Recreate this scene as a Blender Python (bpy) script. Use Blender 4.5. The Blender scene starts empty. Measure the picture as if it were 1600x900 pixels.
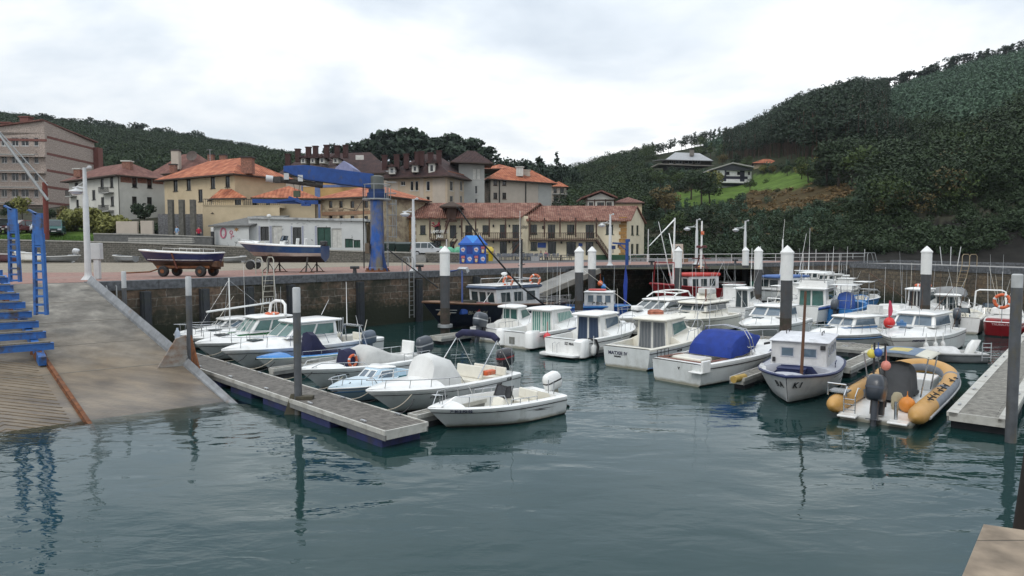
import bpy,bmesh,math,random
import numpy as np
from mathutils import Vector,Matrix
from math import radians,sin,cos,pi,sqrt,atan2,hypot
random.seed(7);RNG=np.random.default_rng(7)
SC=bpy.context.scene
COL=SC.collection
# camera
F,CX,CY,CAMZ=1080.0,800.0,450.0,5.0
PITCH=math.atan(62/F)
cam_d=bpy.data.cameras.new('camera');cam=bpy.data.objects.new('camera',cam_d);COL.objects.link(cam)
cam.location=(0,0,CAMZ);cam.rotation_euler=(pi/2-PITCH,0,0)
cam_d.sensor_width=36;cam_d.lens=F/1600*36;cam_d.clip_start=.1;cam_d.clip_end=4000
SC.camera=cam
# world: overcast sky over a Nishita sky
SUN_EL,SUN_AZ=radians(48),radians(-35)
W=bpy.data.worlds.new('World');SC.world=W;W.use_nodes=True
nt=W.node_tree;nt.nodes.clear();N=nt.nodes.new;LK=nt.links.new
out=N('ShaderNodeOutputWorld');bg=N('ShaderNodeBackground');bg.inputs['Strength'].default_value=.1
sky=N('ShaderNodeTexSky');sky.sky_type='NISHITA';sky.sun_disc=False;sky.sun_elevation=SUN_EL;sky.sun_rotation=SUN_AZ
sky.dust_density=2.5;sky.altitude=20
tc=N('ShaderNodeTexCoord');sep=N('ShaderNodeSeparateXYZ');LK(tc.outputs['Generated'],sep.inputs[0])
def mth(op,a,b=None,c=None,clamp=False):
 n=N('ShaderNodeMath');n.operation=op;n.use_clamp=clamp
 for i,v in enumerate((a,b,c)):
  if v is None:continue
  if isinstance(v,(int,float)):n.inputs[i].default_value=v
  else:LK(v,n.inputs[i])
 return n.outputs[0]
zz=mth('MAXIMUM',sep.outputs['Z'],0.0)
dz=mth('ADD',zz,.22)
cmb=N('ShaderNodeCombineXYZ');LK(mth('DIVIDE',sep.outputs['X'],dz),cmb.inputs[0]);LK(mth('DIVIDE',sep.outputs['Y'],dz),cmb.inputs[1])
cmb.inputs[2].default_value=11.4
n1=N('ShaderNodeTexNoise');n1 .inputs['Scale'].default_value=1.15;n1 .inputs['Detail'].default_value=7;n1 .inputs['Roughness'].default_value=.52;n1 .inputs['Distortion'].default_value=.35
LK(cmb.outputs[0],n1 .inputs['Vector'])
n2=N('ShaderNodeTexNoise');n2 .inputs['Scale'].default_value=3.1;n2 .inputs['Detail'].default_value=5;LK(cmb.outputs[0],n2 .inputs['Vector'])
mixn=mth('ADD',mth('MULTIPLY',n1 .outputs[0],.78),mth('MULTIPLY',n2 .outputs[0],.22))
rp=N('ShaderNodeValToRGB');LK(mixn,rp.inputs[0])
e=rp.color_ramp.elements
e[0].position=.35;e[0].color=(5.4,6.1,6.9,1)
e[1].position=.68;e[1].color=(14.5,14.5,14.3,1)
e2=rp.color_ramp.elements.new(.47);e2 .color=(7.2,7.8,8.4,1)
e3=rp.color_ramp.elements.new(.56);e3 .color=(9.0,9.3,9.5,1)
mx=N('ShaderNodeMix');mx.data_type='RGBA';mx.inputs['Factor'].default_value=.93
zf=N('ShaderNodeVectorMath');zf.operation='SCALE';LK(rp.outputs[0],zf.inputs[0]);LK(mth('MULTIPLY_ADD',zz,.75,.88),zf.inputs['Scale'])
LK(sky.outputs[0],mx.inputs['A']);LK(zf.outputs[0],mx.inputs['B'])
LK(mx.outputs['Result'],bg.inputs['Color']);LK(bg.outputs[0],out.inputs['Surface'])
sd=bpy.data.lights.new('sun','SUN');so=bpy.data.objects.new('sun',sd);COL.objects.link(so)
sd.energy=.9;sd.angle=radians(22);sd.color=(1,.96,.9)
_sdir=Vector((sin(SUN_AZ)*cos(SUN_EL),cos(SUN_AZ)*cos(SUN_EL)*-1,sin(SUN_EL)))
so.rotation_euler=_sdir.to_track_quat('Z','Y').to_euler()
sky.sun_rotation=atan2(_sdir.x,_sdir.y)
SC.view_settings.view_transform='Standard';SC.view_settings.look='None';SC.view_settings.gamma=1
SC.view_settings.use_curve_mapping=False;SC.view_settings.exposure=.2
SC.render.engine='CYCLES'
SC.cycles.use_denoising=True
try:SC.cycles.denoiser='OPENIMAGEDENOISE'
except Exception:pass
SC.cycles.max_bounces=6;SC.cycles.diffuse_bounces=2;SC.cycles.glossy_bounces=3;SC.cycles.transparent_max_bounces=8
SC.cycles.transmission_bounces=3;SC.cycles.caustics_reflective=False;SC.cycles.caustics_refractive=False
# where things of the photograph stand in the world
def ray(px,py):
 u=(px-CX)/F;v=(CY-py)/F
 return Vector((u,cos(PITCH)+v*sin(PITCH),-sin(PITCH)+v*cos(PITCH)))
def P(px,py,z=0.0):
 d=ray(px,py);t=(z-CAMZ)/d.z
 return Vector((d.x*t,d.y*t,z))
def D(px,py,Y):
 d=ray(px,py);t=Y/d.y
 return Vector((d.x*t,Y,CAMZ+d.z*t))
def on_plane(px,py,p0,nrm):
 d=ray(px,py);o=Vector((0,0,CAMZ));t=(p0-o).dot(nrm)/d.dot(nrm)
 return o+d*t
QD=Vector((.65,.76,0)).normalized()
PD=Vector((QD.y,-QD.x,0))
QZ=3.4
# mesh building
class MB:
 def __init__(s):s.v=[];s.f=[];s.m=[]
 def poly(s,pts,m=0):
  i=len(s.v);s.v+=[tuple(p)for p in pts];s.f.append(tuple(range(i,i+len(pts))));s.m.append(m)
 def mesh(s,verts,faces,m=0):
  i=len(s.v);s.v+=[tuple(p)for p in verts]
  for k,f in enumerate(faces):
   s.f.append(tuple(a+i for a in f));s.m.append(m if isinstance(m,int)else m[k])
 def hexa(s,b,t,m=0):
  s.mesh(list(b)+list(t),[(3,2,1,0),(4,5,6,7),(0,1,5,4),(1,2,6,5),(2,3,7,6),(3,0,4,7)],m)
 def box(s,c,d,m=0,rz=0,ry=0):
  x,y,z=d[0]/2,d[1]/2,d[2]/2
  M_=Matrix.Rotation(rz,3,'Z')@Matrix.Rotation(ry,3,'Y');c=Vector(c)
  q=[c+M_@Vector(p)for p in ((-x,-y,-z),(x,-y,-z),(x,y,-z),(-x,y,-z),(-x,-y,z),(x,-y,z),(x,y,z),(-x,y,z))]
  s.hexa(q[:4],q[4:],m)
 def beam(s,a,b,w,h,m=0,up=(0,0,1)):
  a=Vector(a);b=Vector(b);t=(b-a).normalized();up=Vector(up)
  if abs(t.dot(up))>.99:up=Vector((1,0,0))
  r=t.cross(up).normalized()*(w/2);n=r.cross(t).normalized()*(h/2)
  A=[a-r-n,a+r-n,a+r+n,a-r+n];B_=[p+(b-a)for p in A]
  s.mesh(A+B_,[(0,1,2,3),(7,6,5,4),(0,4,5,1),(1,5,6,2),(2,6,7,3),(3,7,4,0)],m)
 def tube(s,pts,r,n=6,m=0,closed=False,caps=True):
  pts=[Vector(p)for p in pts];k=len(pts)
  rs=r if isinstance(r,(list,tuple))else [r]*k
  T=[]
  for i in range(k):
   if closed:t=pts[(i+1)%k]-pts[i-1]
   else:t=pts[min(i+1,k-1)]-pts[max(i-1,0)]
   T.append(t.normalized())
  up=Vector((0,0,1))if abs(T[0].z)<.9 else Vector((1,0,0))
  nn=(up-T[0]*up.dot(T[0])).normalized();V=[]
  for i in range(k):
   nn=nn-T[i]*nn.dot(T[i])
   if nn.length<1e-5:nn=T[i].orthogonal()
   nn.normalize();b=T[i].cross(nn)
   for j in range(n):
    a=2*pi*j/n;V.append(pts[i]+(nn*cos(a)+b*sin(a))*rs[i])
  Fc=[]
  for i in range(k if closed else k-1):
   for j in range(n):
    a=i*n;c=((i+1)%k)*n
    Fc.append((a+j,a+(j+1)%n,c+(j+1)%n,c+j))
  if caps and not closed:
   Fc.append(tuple(range(n-1,-1,-1)));Fc.append(tuple((k-1)*n+j for j in range(n)))
  s.mesh(V,Fc,m)
 def lathe(s,prof,c=(0,0,0),n=16,m=0,axis='z'):
  c=Vector(c);V=[];k=len(prof)
  for r,z in prof:
   for j in range(n):
    a=2*pi*j/n;p=(r*cos(a),r*sin(a),z)
    if axis=='x':p=(z,p[0],p[1])
    if axis=='y':p=(p[0],z,p[1])
    V.append(c+Vector(p))
  Fc=[]
  for i in range(k-1):
   for j in range(n):
    f=(i*n+j,i*n+(j+1)%n,(i+1)*n+(j+1)%n,(i+1)*n+j)
    Fc.append(f if axis!='y' else f[::-1])
  Fc.append(tuple(range(n-1,-1,-1)));Fc.append(tuple((k-1)*n+j for j in range(n)))
  mm=m if isinstance(m,int)else [m[min(i//n,k-2)]for i in range((k-1)*n)]+[m[0],m[-1]]
  s.mesh(V,Fc,mm)
 def ball(s,c,r,sc=(1,1,1),n=12,m=0):
  s.lathe([(max(1e-3,r*sin(pi*i/(n//2+1))),-r*cos(pi*i/(n//2+1)))for i in range(n//2+2)],(0,0,0),n,m)
  k=n*(n//2+2)
  for i in range(len(s.v)-k,len(s.v)):
   p=s.v[i];s.v[i]=(c[0]+p[0]*sc[0],c[1]+p[1]*sc[1],c[2]+p[2]*sc[2])
 def torus(s,c,R,r,axis='z',n=20,k=8,m=0):
  c=Vector(c);pts=[]
  for i in range(n):
   a=2*pi*i/n;p=(R*cos(a),R*sin(a),0)
   if axis=='x':p=(0,p[0],p[1])
   if axis=='y':p=(p[0],0,p[1])
   pts.append(c+Vector(p))
  s.tube(pts,r,k,m,closed=True)
 def prism(s,outline,h0,h1,m=0,axis='z'):
  def q(p,h):return (p[0],p[1],h)if axis=='z' else ((p[0],h,p[1])if axis=='y' else (h,p[0],p[1]))
  k=len(outline);V=[q(p,h0)for p in outline]+[q(p,h1)for p in outline]
  Fc=[tuple(range(k-1,-1,-1)),tuple(range(k,2*k))]+[(i,(i+1)%k,k+(i+1)%k,k+i)for i in range(k)]
  s.mesh(V,Fc,m)
 def loft(s,rings,m=0,cap0=True,cap1=True):
  n=len(rings[0]);V=[p for r in rings for p in r];Fc=[];mm=[]
  for i in range(len(rings)-1):
   for j in range(n):
    Fc.append((i*n+j,i*n+(j+1)%n,(i+1)*n+(j+1)%n,(i+1)*n+j));mm.append(m if isinstance(m,int)else m[i])
  if cap0:Fc.append(tuple(range(n-1,-1,-1)));mm.append(m if isinstance(m,int)else m[0])
  if cap1:Fc.append(tuple((len(rings)-1)*n+j for j in range(n)));mm.append(m if isinstance(m,int)else m[-1])
  s.mesh(V,Fc,mm)
 def xf(s,M_,start=0):
  for i in range(start,len(s.v)):s.v[i]=tuple(M_@Vector(s.v[i]))
 def data(s,name,mats,smooth=None,fix=True):
  me=bpy.data.meshes.new(name);me.from_pydata(s.v,[],s.f)
  for m_ in (mats if isinstance(mats,(list,tuple))else [mats]):me.materials.append(m_)
  if len(s.f):me.polygons.foreach_set('material_index',s.m)
  if fix and len(s.f)<60000:
   bm=bmesh.new();bm.from_mesh(me);bmesh.ops.remove_doubles(bm,verts=bm.verts,dist=1e-4)
   bmesh.ops.recalc_face_normals(bm,faces=bm.faces);bm.to_mesh(me);bm.free()
  auto_uv(me)
  if smooth:
   me.shade_smooth();me.set_sharp_from_angle(angle=radians(smooth))
  me.update();return me
 def build(s,name,mats,parent=None,smooth=None,loc=None,rz=0,fix=True,bevel=0):
  o=bpy.data.objects.new(name,s.data(name,mats,smooth,fix));COL.objects.link(o)
  if parent is not None:o.parent=parent
  if loc is not None:o.location=loc
  o.rotation_euler.z=rz
  if bevel:
   b=o.modifiers.new('bevel','BEVEL');b.width=bevel;b.segments=2;b.limit_method='ANGLE';b.angle_limit=radians(40)
  return o
def auto_uv(me):
 nl=len(me.loops)
 if nl==0:return
 co=np.empty(len(me.vertices)*3);me.vertices.foreach_get('co',co);co=co.reshape(-1,3)
 nr=np.empty(len(me.polygons)*3);me.polygons.foreach_get('normal',nr);nr=nr.reshape(-1,3)
 lt=np.empty(len(me.polygons),int);me.polygons.foreach_get('loop_total',lt)
 li=np.empty(nl,int);me.loops.foreach_get('vertex_index',li)
 n=np.repeat(nr,lt,axis=0);p=co[li]
 h=np.stack([-n[:,1],n[:,0],np.zeros(len(n))],1);L=np.linalg.norm(h,axis=1)
 flat=L<.12;h[flat]=(1,0,0);L[flat]=1;h/=L[:,None]
 w=np.cross(n,h)
 uv=np.stack([(p*h).sum(1),(p*w).sum(1)],1)
 me.uv_layers.new(name='UVMap').data.foreach_set('uv',uv.ravel())
def tag(o,label=None,cat=None,group=None,kind=None):
 if label:o['label']=label
 if cat:o['category']=cat
 if group:o['group']=group
 if kind:o['kind']=kind
 return o
def thing(name,label,cat,loc=(0,0,0),rz=0,group=None):
 o=bpy.data.objects.new(name,None);COL.objects.link(o);o.location=loc;o.rotation_euler.z=rz;o.empty_display_size=.2
 return tag(o,label,cat,group)
def copy_tree(o,parent=None):
 c=o.copy();COL.objects.link(c)
 if parent is not None:c.parent=parent
 for ch in list(o.children):copy_tree(ch,c)
 return c
def structure(o):o['kind']='structure';return o
def text(name,body,size,mat_,parent,loc,rot=(pi/2,0,0),ext=.004,align='CENTER',sx=1.0,shear=0):
 cu=bpy.data.curves.new(name,'FONT');cu.body=body;cu.size=size;cu.extrude=ext;cu.align_x=align;cu.align_y='CENTER';cu.shear=shear;cu.resolution_u=2;cu.offset=size*.02
 f_=bpy.data.objects.new('tmp',cu);COL.objects.link(f_);dg=bpy.context.evaluated_depsgraph_get();dg.update()
 me=bpy.data.meshes.new_from_object(f_.evaluated_get(dg));bpy.data.objects.remove(f_);bpy.data.curves.remove(cu)
 me.materials.clear();me.materials.append(mat_);o=bpy.data.objects.new(name,me);COL.objects.link(o);o.parent=parent
 o.location=loc;o.rotation_euler=rot;o.scale=(sx,1,1);return o
 # materials
MATS={}
def mat(name,col,rough=.6,metal=0,var=.12,scale=3.,bump=0.,bscale=20.,spec=.5,coat=0,dirt=None,dscale=.7,dlo=.5,dhi=.7,obj=True,emit=0,alpha=1,streak=0,scum=0):
 """plain surface whose colour drifts a little, with optional patches of another colour (dirt) and streaks down it"""
 if name in MATS:return MATS[name]
 m=bpy.data.materials.new(name);m.use_nodes=True;t=m.node_tree;n_=t.nodes.new;l_=t.links.new
 b=t.nodes['Principled BSDF'];b.inputs['Roughness'].default_value=rough;b.inputs['Metallic'].default_value=metal
 b.inputs['Specular IOR Level'].default_value=spec;b.inputs['Coat Weight'].default_value=coat;b.inputs['Alpha'].default_value=alpha
 tcn=n_('ShaderNodeTexCoord');vec=tcn.outputs['Object']
 nz=n_('ShaderNodeTexNoise');nz.inputs['Scale'].default_value=scale;nz.inputs['Detail'].default_value=5;nz.inputs['Roughness'].default_value=.6;l_(vec,nz.inputs['Vector'])
 r=n_('ShaderNodeValToRGB');l_(nz.outputs[0],r.inputs[0]);c0=[max(0,c*(1-var*1.6))for c in col];c1=[min(1,c*(1+var))for c in col]
 r.color_ramp.elements[0].position=.3;r.color_ramp.elements[0].color=(*c0,1);r.color_ramp.elements[1].position=.7;r.color_ramp.elements[1].color=(*c1,1)
 res=r.outputs[0]
 if dirt is not None:
  dn=n_('ShaderNodeTexNoise');dn.inputs['Scale'].default_value=dscale;dn.inputs['Detail'].default_value=8;dn.inputs['Roughness'].default_value=.68
  if streak:
   mp=n_('ShaderNodeMapping');mp.inputs['Scale'].default_value=(streak,streak,1);l_(vec,mp.inputs[0]);l_(mp.outputs[0],dn.inputs['Vector'])
  else:l_(vec,dn.inputs['Vector'])
  dr=n_('ShaderNodeMapRange');dr.inputs[1].default_value=dlo;dr.inputs[2].default_value=dhi;l_(dn.outputs[0],dr.inputs[0])
  mx_=n_('ShaderNodeMix');mx_.data_type='RGBA';l_(dr.outputs[0],mx_.inputs['Factor']);l_(res,mx_.inputs['A']);mx_.inputs['B'].default_value=(*dirt,1);res=mx_.outputs['Result']
 if scum:
  so_=n_('ShaderNodeSeparateXYZ');l_(vec,so_.inputs[0]);sa=n_('ShaderNodeMath');sa.operation='MULTIPLY_ADD';l_(nz.outputs[0],sa.inputs[0]);sa.inputs[1].default_value=-.16;l_(so_.outputs[2],sa.inputs[2])
  sr=n_('ShaderNodeMapRange');sr.inputs[1].default_value=.07;sr.inputs[2].default_value=-.02;sr.inputs[4].default_value=.75;l_(sa.outputs[0],sr.inputs[0])
  sx=n_('ShaderNodeMix');sx.data_type='RGBA';l_(sr.outputs[0],sx.inputs['Factor']);l_(res,sx.inputs['A']);sx.inputs['B'].default_value=(.16,.14,.07,1);res=sx.outputs['Result']
 l_(res,b.inputs['Base Color'])
 if bump:
  bn=n_('ShaderNodeTexNoise');bn.inputs['Scale'].default_value=bscale;bn.inputs['Detail'].default_value=4;l_(vec,bn.inputs['Vector'])
  bp=n_('ShaderNodeBump');bp.inputs['Strength'].default_value=bump;bp.inputs['Distance'].default_value=.02;l_(bn.outputs[0],bp.inputs['Height']);l_(bp.outputs[0],b.inputs['Normal'])
 if emit:b.inputs['Emission Color'].default_value=(*col,1);b.inputs['Emission Strength'].default_value=emit
 MATS[name]=m;return m
def brick_mat(name,c1,c2,mortar,sx,sy,rough=.9,msize=.03,noise=.5,bump=.6,dirt=None,dlo=.5,dhi=.7,dscale=.35,zwet=None,squash=1.0):
 """coursed stone or brick in metres through the UVs"""
 if name in MATS:return MATS[name]
 m=bpy.data.materials.new(name);m.use_nodes=True;t=m.node_tree;n_=t.nodes.new;l_=t.links.new
 b=t.nodes['Principled BSDF'];b.inputs['Roughness'].default_value=rough
 uv=n_('ShaderNodeUVMap');nz=n_('ShaderNodeTexNoise');nz.inputs['Scale'].default_value=1.7;nz.inputs['Detail'].default_value=4;l_(uv.outputs[0],nz.inputs['Vector'])
 vs=n_('ShaderNodeVectorMath');vs.operation='SCALE';l_(nz.outputs['Color'],vs.inputs[0]);vs.inputs['Scale'].default_value=noise*sy
 va=n_('ShaderNodeVectorMath');l_(uv.outputs[0],va.inputs[0]);l_(vs.outputs[0],va.inputs[1])
 br=n_('ShaderNodeTexBrick');l_(va.outputs[0],br.inputs['Vector']);br.inputs['Scale'].default_value=1;br.inputs['Brick Width'].default_value=sx;br.inputs['Row Height'].default_value=sy
 br.inputs['Mortar Size'].default_value=msize;br.inputs['Mortar Smooth'].default_value=.3;br.inputs['Color1'].default_value=(*c1,1);br.inputs['Color2'].default_value=(*c2,1);br.inputs['Mortar'].default_value=(*mortar,1);br.inputs['Bias'].default_value=0
 n2=n_('ShaderNodeTexNoise');n2 .inputs['Scale'].default_value=5;n2 .inputs['Detail'].default_value=6;l_(uv.outputs[0],n2 .inputs['Vector'])
 mr=n_('ShaderNodeMapRange');mr.inputs[1].default_value=.3;mr.inputs[2].default_value=.7;mr.inputs[3].default_value=.55;mr.inputs[4].default_value=1.35;l_(n2 .outputs[0],mr.inputs[0])
 mu=n_('ShaderNodeMix');mu.data_type='RGBA';mu.blend_type='MULTIPLY';mu.inputs['Factor'].default_value=1;l_(br.outputs['Color'],mu.inputs['A']);l_(mr.outputs[0],mu.inputs['B']);res=mu.outputs['Result']
 if dirt is not None:
  dn=n_('ShaderNodeTexNoise');dn.inputs['Scale'].default_value=dscale;dn.inputs['Detail'].default_value=8;dn.inputs['Roughness'].default_value=.65;l_(uv.outputs[0],dn.inputs['Vector'])
  dr=n_('ShaderNodeMapRange');dr.inputs[1].default_value=dlo;dr.inputs[2].default_value=dhi;l_(dn.outputs[0],dr.inputs[0])
  mx_=n_('ShaderNodeMix');mx_.data_type='RGBA';l_(dr.outputs[0],mx_.inputs['Factor']);l_(res,mx_.inputs['A']);mx_.inputs['B'].default_value=(*dirt,1);res=mx_.outputs['Result']
 if zwet is not None:
  gp=n_('ShaderNodeNewGeometry');sp=n_('ShaderNodeSeparateXYZ');l_(gp.outputs['Position'],sp.inputs[0])
  ad=n_('ShaderNodeMath');ad.operation='ADD';l_(sp.outputs['Z'],ad.inputs[0])
  sc=n_('ShaderNodeMath');sc.operation='MULTIPLY';l_(n2 .outputs[0],sc.inputs[0]);sc.inputs[1].default_value=1.2;l_(sc.outputs[0],ad.inputs[1])
  dr=n_('ShaderNodeMapRange');dr.inputs[1].default_value=zwet+1.1;dr.inputs[2].default_value=zwet+.2;l_(ad.outputs[0],dr.inputs[0])
  mx_=n_('ShaderNodeMix');mx_.data_type='RGBA';l_(dr.outputs[0],mx_.inputs['Factor']);l_(res,mx_.inputs['A']);mx_.inputs['B'].default_value=(.020,.024,.012,1);res=mx_.outputs['Result']
 l_(res,b.inputs['Base Color'])
 bp=n_('ShaderNodeBump');bp.inputs['Strength'].default_value=bump;bp.inputs['Distance'].default_value=.05
 mm=n_('ShaderNodeMath');mm.operation='SUBTRACT';l_(n2 .outputs[0],mm.inputs[0]);l_(br.outputs['Fac'],mm.inputs[1]);l_(mm.outputs[0],bp.inputs['Height']);l_(bp.outputs[0],b.inputs['Normal'])
 MATS[name]=m;return m
def tile_mat(name,c1,c2,c3,rough=.85,pw=.27,ph=.42):
 """barrel roof tiles: columns of round tiles down the slope, each tile its own tone"""
 if name in MATS:return MATS[name]
 m=bpy.data.materials.new(name);m.use_nodes=True;t=m.node_tree;n_=t.nodes.new;l_=t.links.new
 b=t.nodes['Principled BSDF'];b.inputs['Roughness'].default_value=rough
 uv=n_('ShaderNodeUVMap');mp=n_('ShaderNodeMapping');mp.inputs['Scale'].default_value=(1/pw,1/ph,1);l_(uv.outputs[0],mp.inputs[0])
 fl=n_('ShaderNodeVectorMath');fl.operation='FLOOR';l_(mp.outputs[0],fl.inputs[0])
 wn=n_('ShaderNodeTexWhiteNoise');wn.noise_dimensions='2D';l_(fl.outputs[0],wn.inputs['Vector'])
 nz=n_('ShaderNodeTexNoise');nz.inputs['Scale'].default_value=.8;nz.inputs['Detail'].default_value=6;l_(uv.outputs[0],nz.inputs['Vector'])
 av=n_('ShaderNodeMath');av.operation='MULTIPLY_ADD';l_(wn.outputs[0],av.inputs[0]);av.inputs[1].default_value=.34;
 sb=n_('ShaderNodeMath');sb.operation='MULTIPLY_ADD';l_(nz.outputs[0],sb.inputs[0]);sb.inputs[1].default_value=1.3;sb.inputs[2].default_value=-.30;l_(sb.outputs[0],av.inputs[2])
 r=n_('ShaderNodeValToRGB');l_(av.outputs[0],r.inputs[0]);r.color_ramp.elements[0].position=.12;r.color_ramp.elements[0].color=(*c1,1);r.color_ramp.elements[1].position=.85;r.color_ramp.elements[1].color=(*c3,1)
 k=r.color_ramp.elements.new(.45);k.color=(*c2,1)
 l_(r.outputs[0],b.inputs['Base Color'])
 fr=n_('ShaderNodeVectorMath');fr.operation='FRACTION';l_(mp.outputs[0],fr.inputs[0]);sp=n_('ShaderNodeSeparateXYZ');l_(fr.outputs[0],sp.inputs[0])
 s1=n_('ShaderNodeMath');s1 .operation='MULTIPLY';l_(sp.outputs[0],s1 .inputs[0]);s1 .inputs[1].default_value=pi
 s2=n_('ShaderNodeMath');s2 .operation='SINE';l_(s1 .outputs[0],s2 .inputs[0])
 s3=n_('ShaderNodeMath');s3 .operation='MULTIPLY_ADD';l_(sp.outputs[1],s3 .inputs[0]);s3 .inputs[1].default_value=-.35;l_(s2 .outputs[0],s3 .inputs[2])
 bp=n_('ShaderNodeBump');bp.inputs['Strength'].default_value=1;bp.inputs['Distance'].default_value=.12;l_(s3 .outputs[0],bp.inputs['Height']);l_(bp.outputs[0],b.inputs['Normal'])
 MATS[name]=m;return m
def leaf_mat(name,c_dark,c_light,rough=.75,trans=.25):
 if name in MATS:return MATS[name]
 m=bpy.data.materials.new(name);m.use_nodes=True;t=m.node_tree;n_=t.nodes.new;l_=t.links.new
 b=t.nodes['Principled BSDF'];b.inputs['Roughness'].default_value=rough;b.inputs['Specular IOR Level'].default_value=.25
 at=n_('ShaderNodeAttribute');at.attribute_name='tint';oi=n_('ShaderNodeObjectInfo')
 ad=n_('ShaderNodeMath');ad.operation='MULTIPLY_ADD';l_(oi.outputs['Random'],ad.inputs[0]);ad.inputs[1].default_value=.3
 sb=n_('ShaderNodeMath');sb.operation='SUBTRACT';l_(at.outputs['Fac'],sb.inputs[0]);sb.inputs[1].default_value=.15;l_(sb.outputs[0],ad.inputs[2])
 r=n_('ShaderNodeValToRGB');l_(ad.outputs[0],r.inputs[0]);r.color_ramp.elements[0].position=.1;r.color_ramp.elements[0].color=(*c_dark,1);r.color_ramp.elements[1].position=.9;r.color_ramp.elements[1].color=(*c_light,1)
 l_(r.outputs[0],b.inputs['Base Color'])
 MATS[name]=m;return m
white=mat('gelcoat_white',(.80,.80,.78),.28,var=.03,coat=.3,dirt=(.55,.53,.47),dscale=.9,dlo=.54,dhi=.84,streak=2.5,scum=1)
white2=mat('gelcoat_ivory',(.74,.71,.62),.32,var=.04,coat=.2,dirt=(.5,.45,.36),dscale=.9,dlo=.54,dhi=.84,streak=2.5,scum=1)
lgrey=mat('hull_grey_white',(.60,.62,.61),.32,var=.05,coat=.2,dirt=(.4,.41,.38),dscale=1.1,dlo=.52,dhi=.8,streak=2.5,scum=1)
deckw=mat('nonslip_deck',(.74,.73,.69),.6,var=.06,scale=6,dirt=(.48,.45,.38),dscale=1.6,dlo=.55,dhi=.8)
glass=mat('window_glass',(.03,.045,.05),.06,var=.1,spec=.8)
glassg=mat('green_glass',(.05,.13,.115),.07,var=.15,spec=.8)
glassb=mat('bluish_glass',(.09,.13,.17),.08,var=.15,spec=.8)
frame=mat('window_frame_white',(.62,.62,.6),.45)
steel=mat('stainless_tube',(.55,.56,.57),.25,metal=.9,var=.05)
alum=mat('aluminium',(.5,.51,.52),.4,metal=.7)
blackr=mat('black_rubber',(.015,.015,.016),.6)
dgrey=mat('engine_grey',(.055,.065,.08),.3,coat=.3,var=.05)
antif=mat('antifouling_dark',(.025,.02,.022),.8,var=.3,dirt=(.03,.035,.02),dscale=3)
antifr=mat('antifouling_red',(.12,.02,.018),.8,var=.3,dirt=(.03,.03,.02),dscale=3)
navy=mat('navy_canvas',(.012,.014,.05),.85,var=.2,bump=.3,bscale=9)
bluec=mat('blue_canvas',(.008,.035,.24),.8,var=.15,bump=.5,bscale=5)
greyc=mat('grey_canvas',(.50,.50,.48),.85,var=.08,bump=.4,bscale=5)
wood_d=mat('varnished_wood',(.10,.045,.02),.45,var=.3,scale=8)
wood_g=mat('weathered_wood',(.17,.155,.13),.85,var=.25,scale=9)
ropem=mat('rope',(.35,.31,.24),.9)
orange=mat('lifebuoy_orange',(.62,.11,.03),.55,dirt=(.55,.3,.2),dscale=3)
redb=mat('red_buoy',(.60,.03,.03),.45,var=.1)
blackp=mat('black_paint',(.02,.02,.022),.5)
# terrain
_rpx=[-500,-100,0,75,150,200,300,400,450,520,600,700,800,885,950,1050,1150,1250,1350,1450,1520,1600,1800,2300]
_rpy=[150,165,172,180,188,193,207,223,232,242,250,250,255,262,240,216,194,152,127,100,79,64,20,-60]
_rYp=[-500,0,400,550,850,950,1250,1600,2300];_rY=[420,420,380,320,300,330,380,410,420]
_fp=[-500,0,400,600,800,900,1000,1150,1330,1600,2000,2300];_fY=[150,150,160,150,150,130,116,108,98,88,80,80]
def zbase(X,Y):
 X=np.asarray(X,float);Y=np.asarray(Y,float)
 zt=np.interp(X,[-60,-45,-31,-11],[5.75,5.45,4.95,4.3]);sl=np.interp(X,[-45,-20,0],[.15,.06,.05])
 left=np.where(Y<78.6,3.2,zt+np.clip(Y-82,0,300)*sl)
 right=3.2+np.clip(Y-108,0,300)*.09
 w=np.clip((X+12.5)/3,0,1);z=left*(1-w)+right*w
 rock=np.interp(Y,[55,72,84,100],[-2.5,-1,2.6,5.5]);u=X/Y
 k=np.clip((u-.36)/.06,0,1);return z*(1-k)+rock*k
def zG(X,Y):
 X=np.asarray(X,float);Y=np.asarray(Y,float);px=CX+F*X/np.maximum(Y,1)
 YR=np.interp(px,_rYp,_rY);zR=CAMZ+(388-np.interp(px,_rpx,_rpy))/F*YR-np.interp(px,[400,900,1000,1110,1180,1250,1400],[9,7,7,8,11,13,11])
 YF=np.interp(px,_fp,_fY);zF=zbase(X*YF/np.maximum(Y,1),YF)
 s=np.clip((Y-YF)/(YR-YF),0,1);p=np.interp(px,[300,900,1300,1600],[1.15,1.05,.95,.85])
 bump=1.6*np.sin(X*.043+1.3)*np.sin(Y*.051)+.8*np.sin(X*.13)*np.sin(Y*.11+2)
 z=np.where(Y<YF,zbase(X,Y),zF+(zR-zF)*s**p+bump*np.minimum(1,s*6)*(1-s*.6))
 return np.where(Y>YR,zR-(Y-YR)*.35,z)
def ground_hit(px,py):
 d=ray(px,py);t=np.linspace(70,460,3000);x=d.x/d.y*t;z=CAMZ+d.z/d.y*t
 h=np.nonzero(z<zG(x,t))[0]
 i=h[0]if len(h)else len(t)-1
 return Vector((x[i],t[i],float(zG(x[i],t[i]))))
def pix(X,Y,Z):
 dz=(np.asarray(Z)-CAMZ);f=Y*cos(PITCH)-dz*sin(PITCH);v=Y*sin(PITCH)+dz*cos(PITCH)
 return CX+F*X/f,CY-F*v/f
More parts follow.
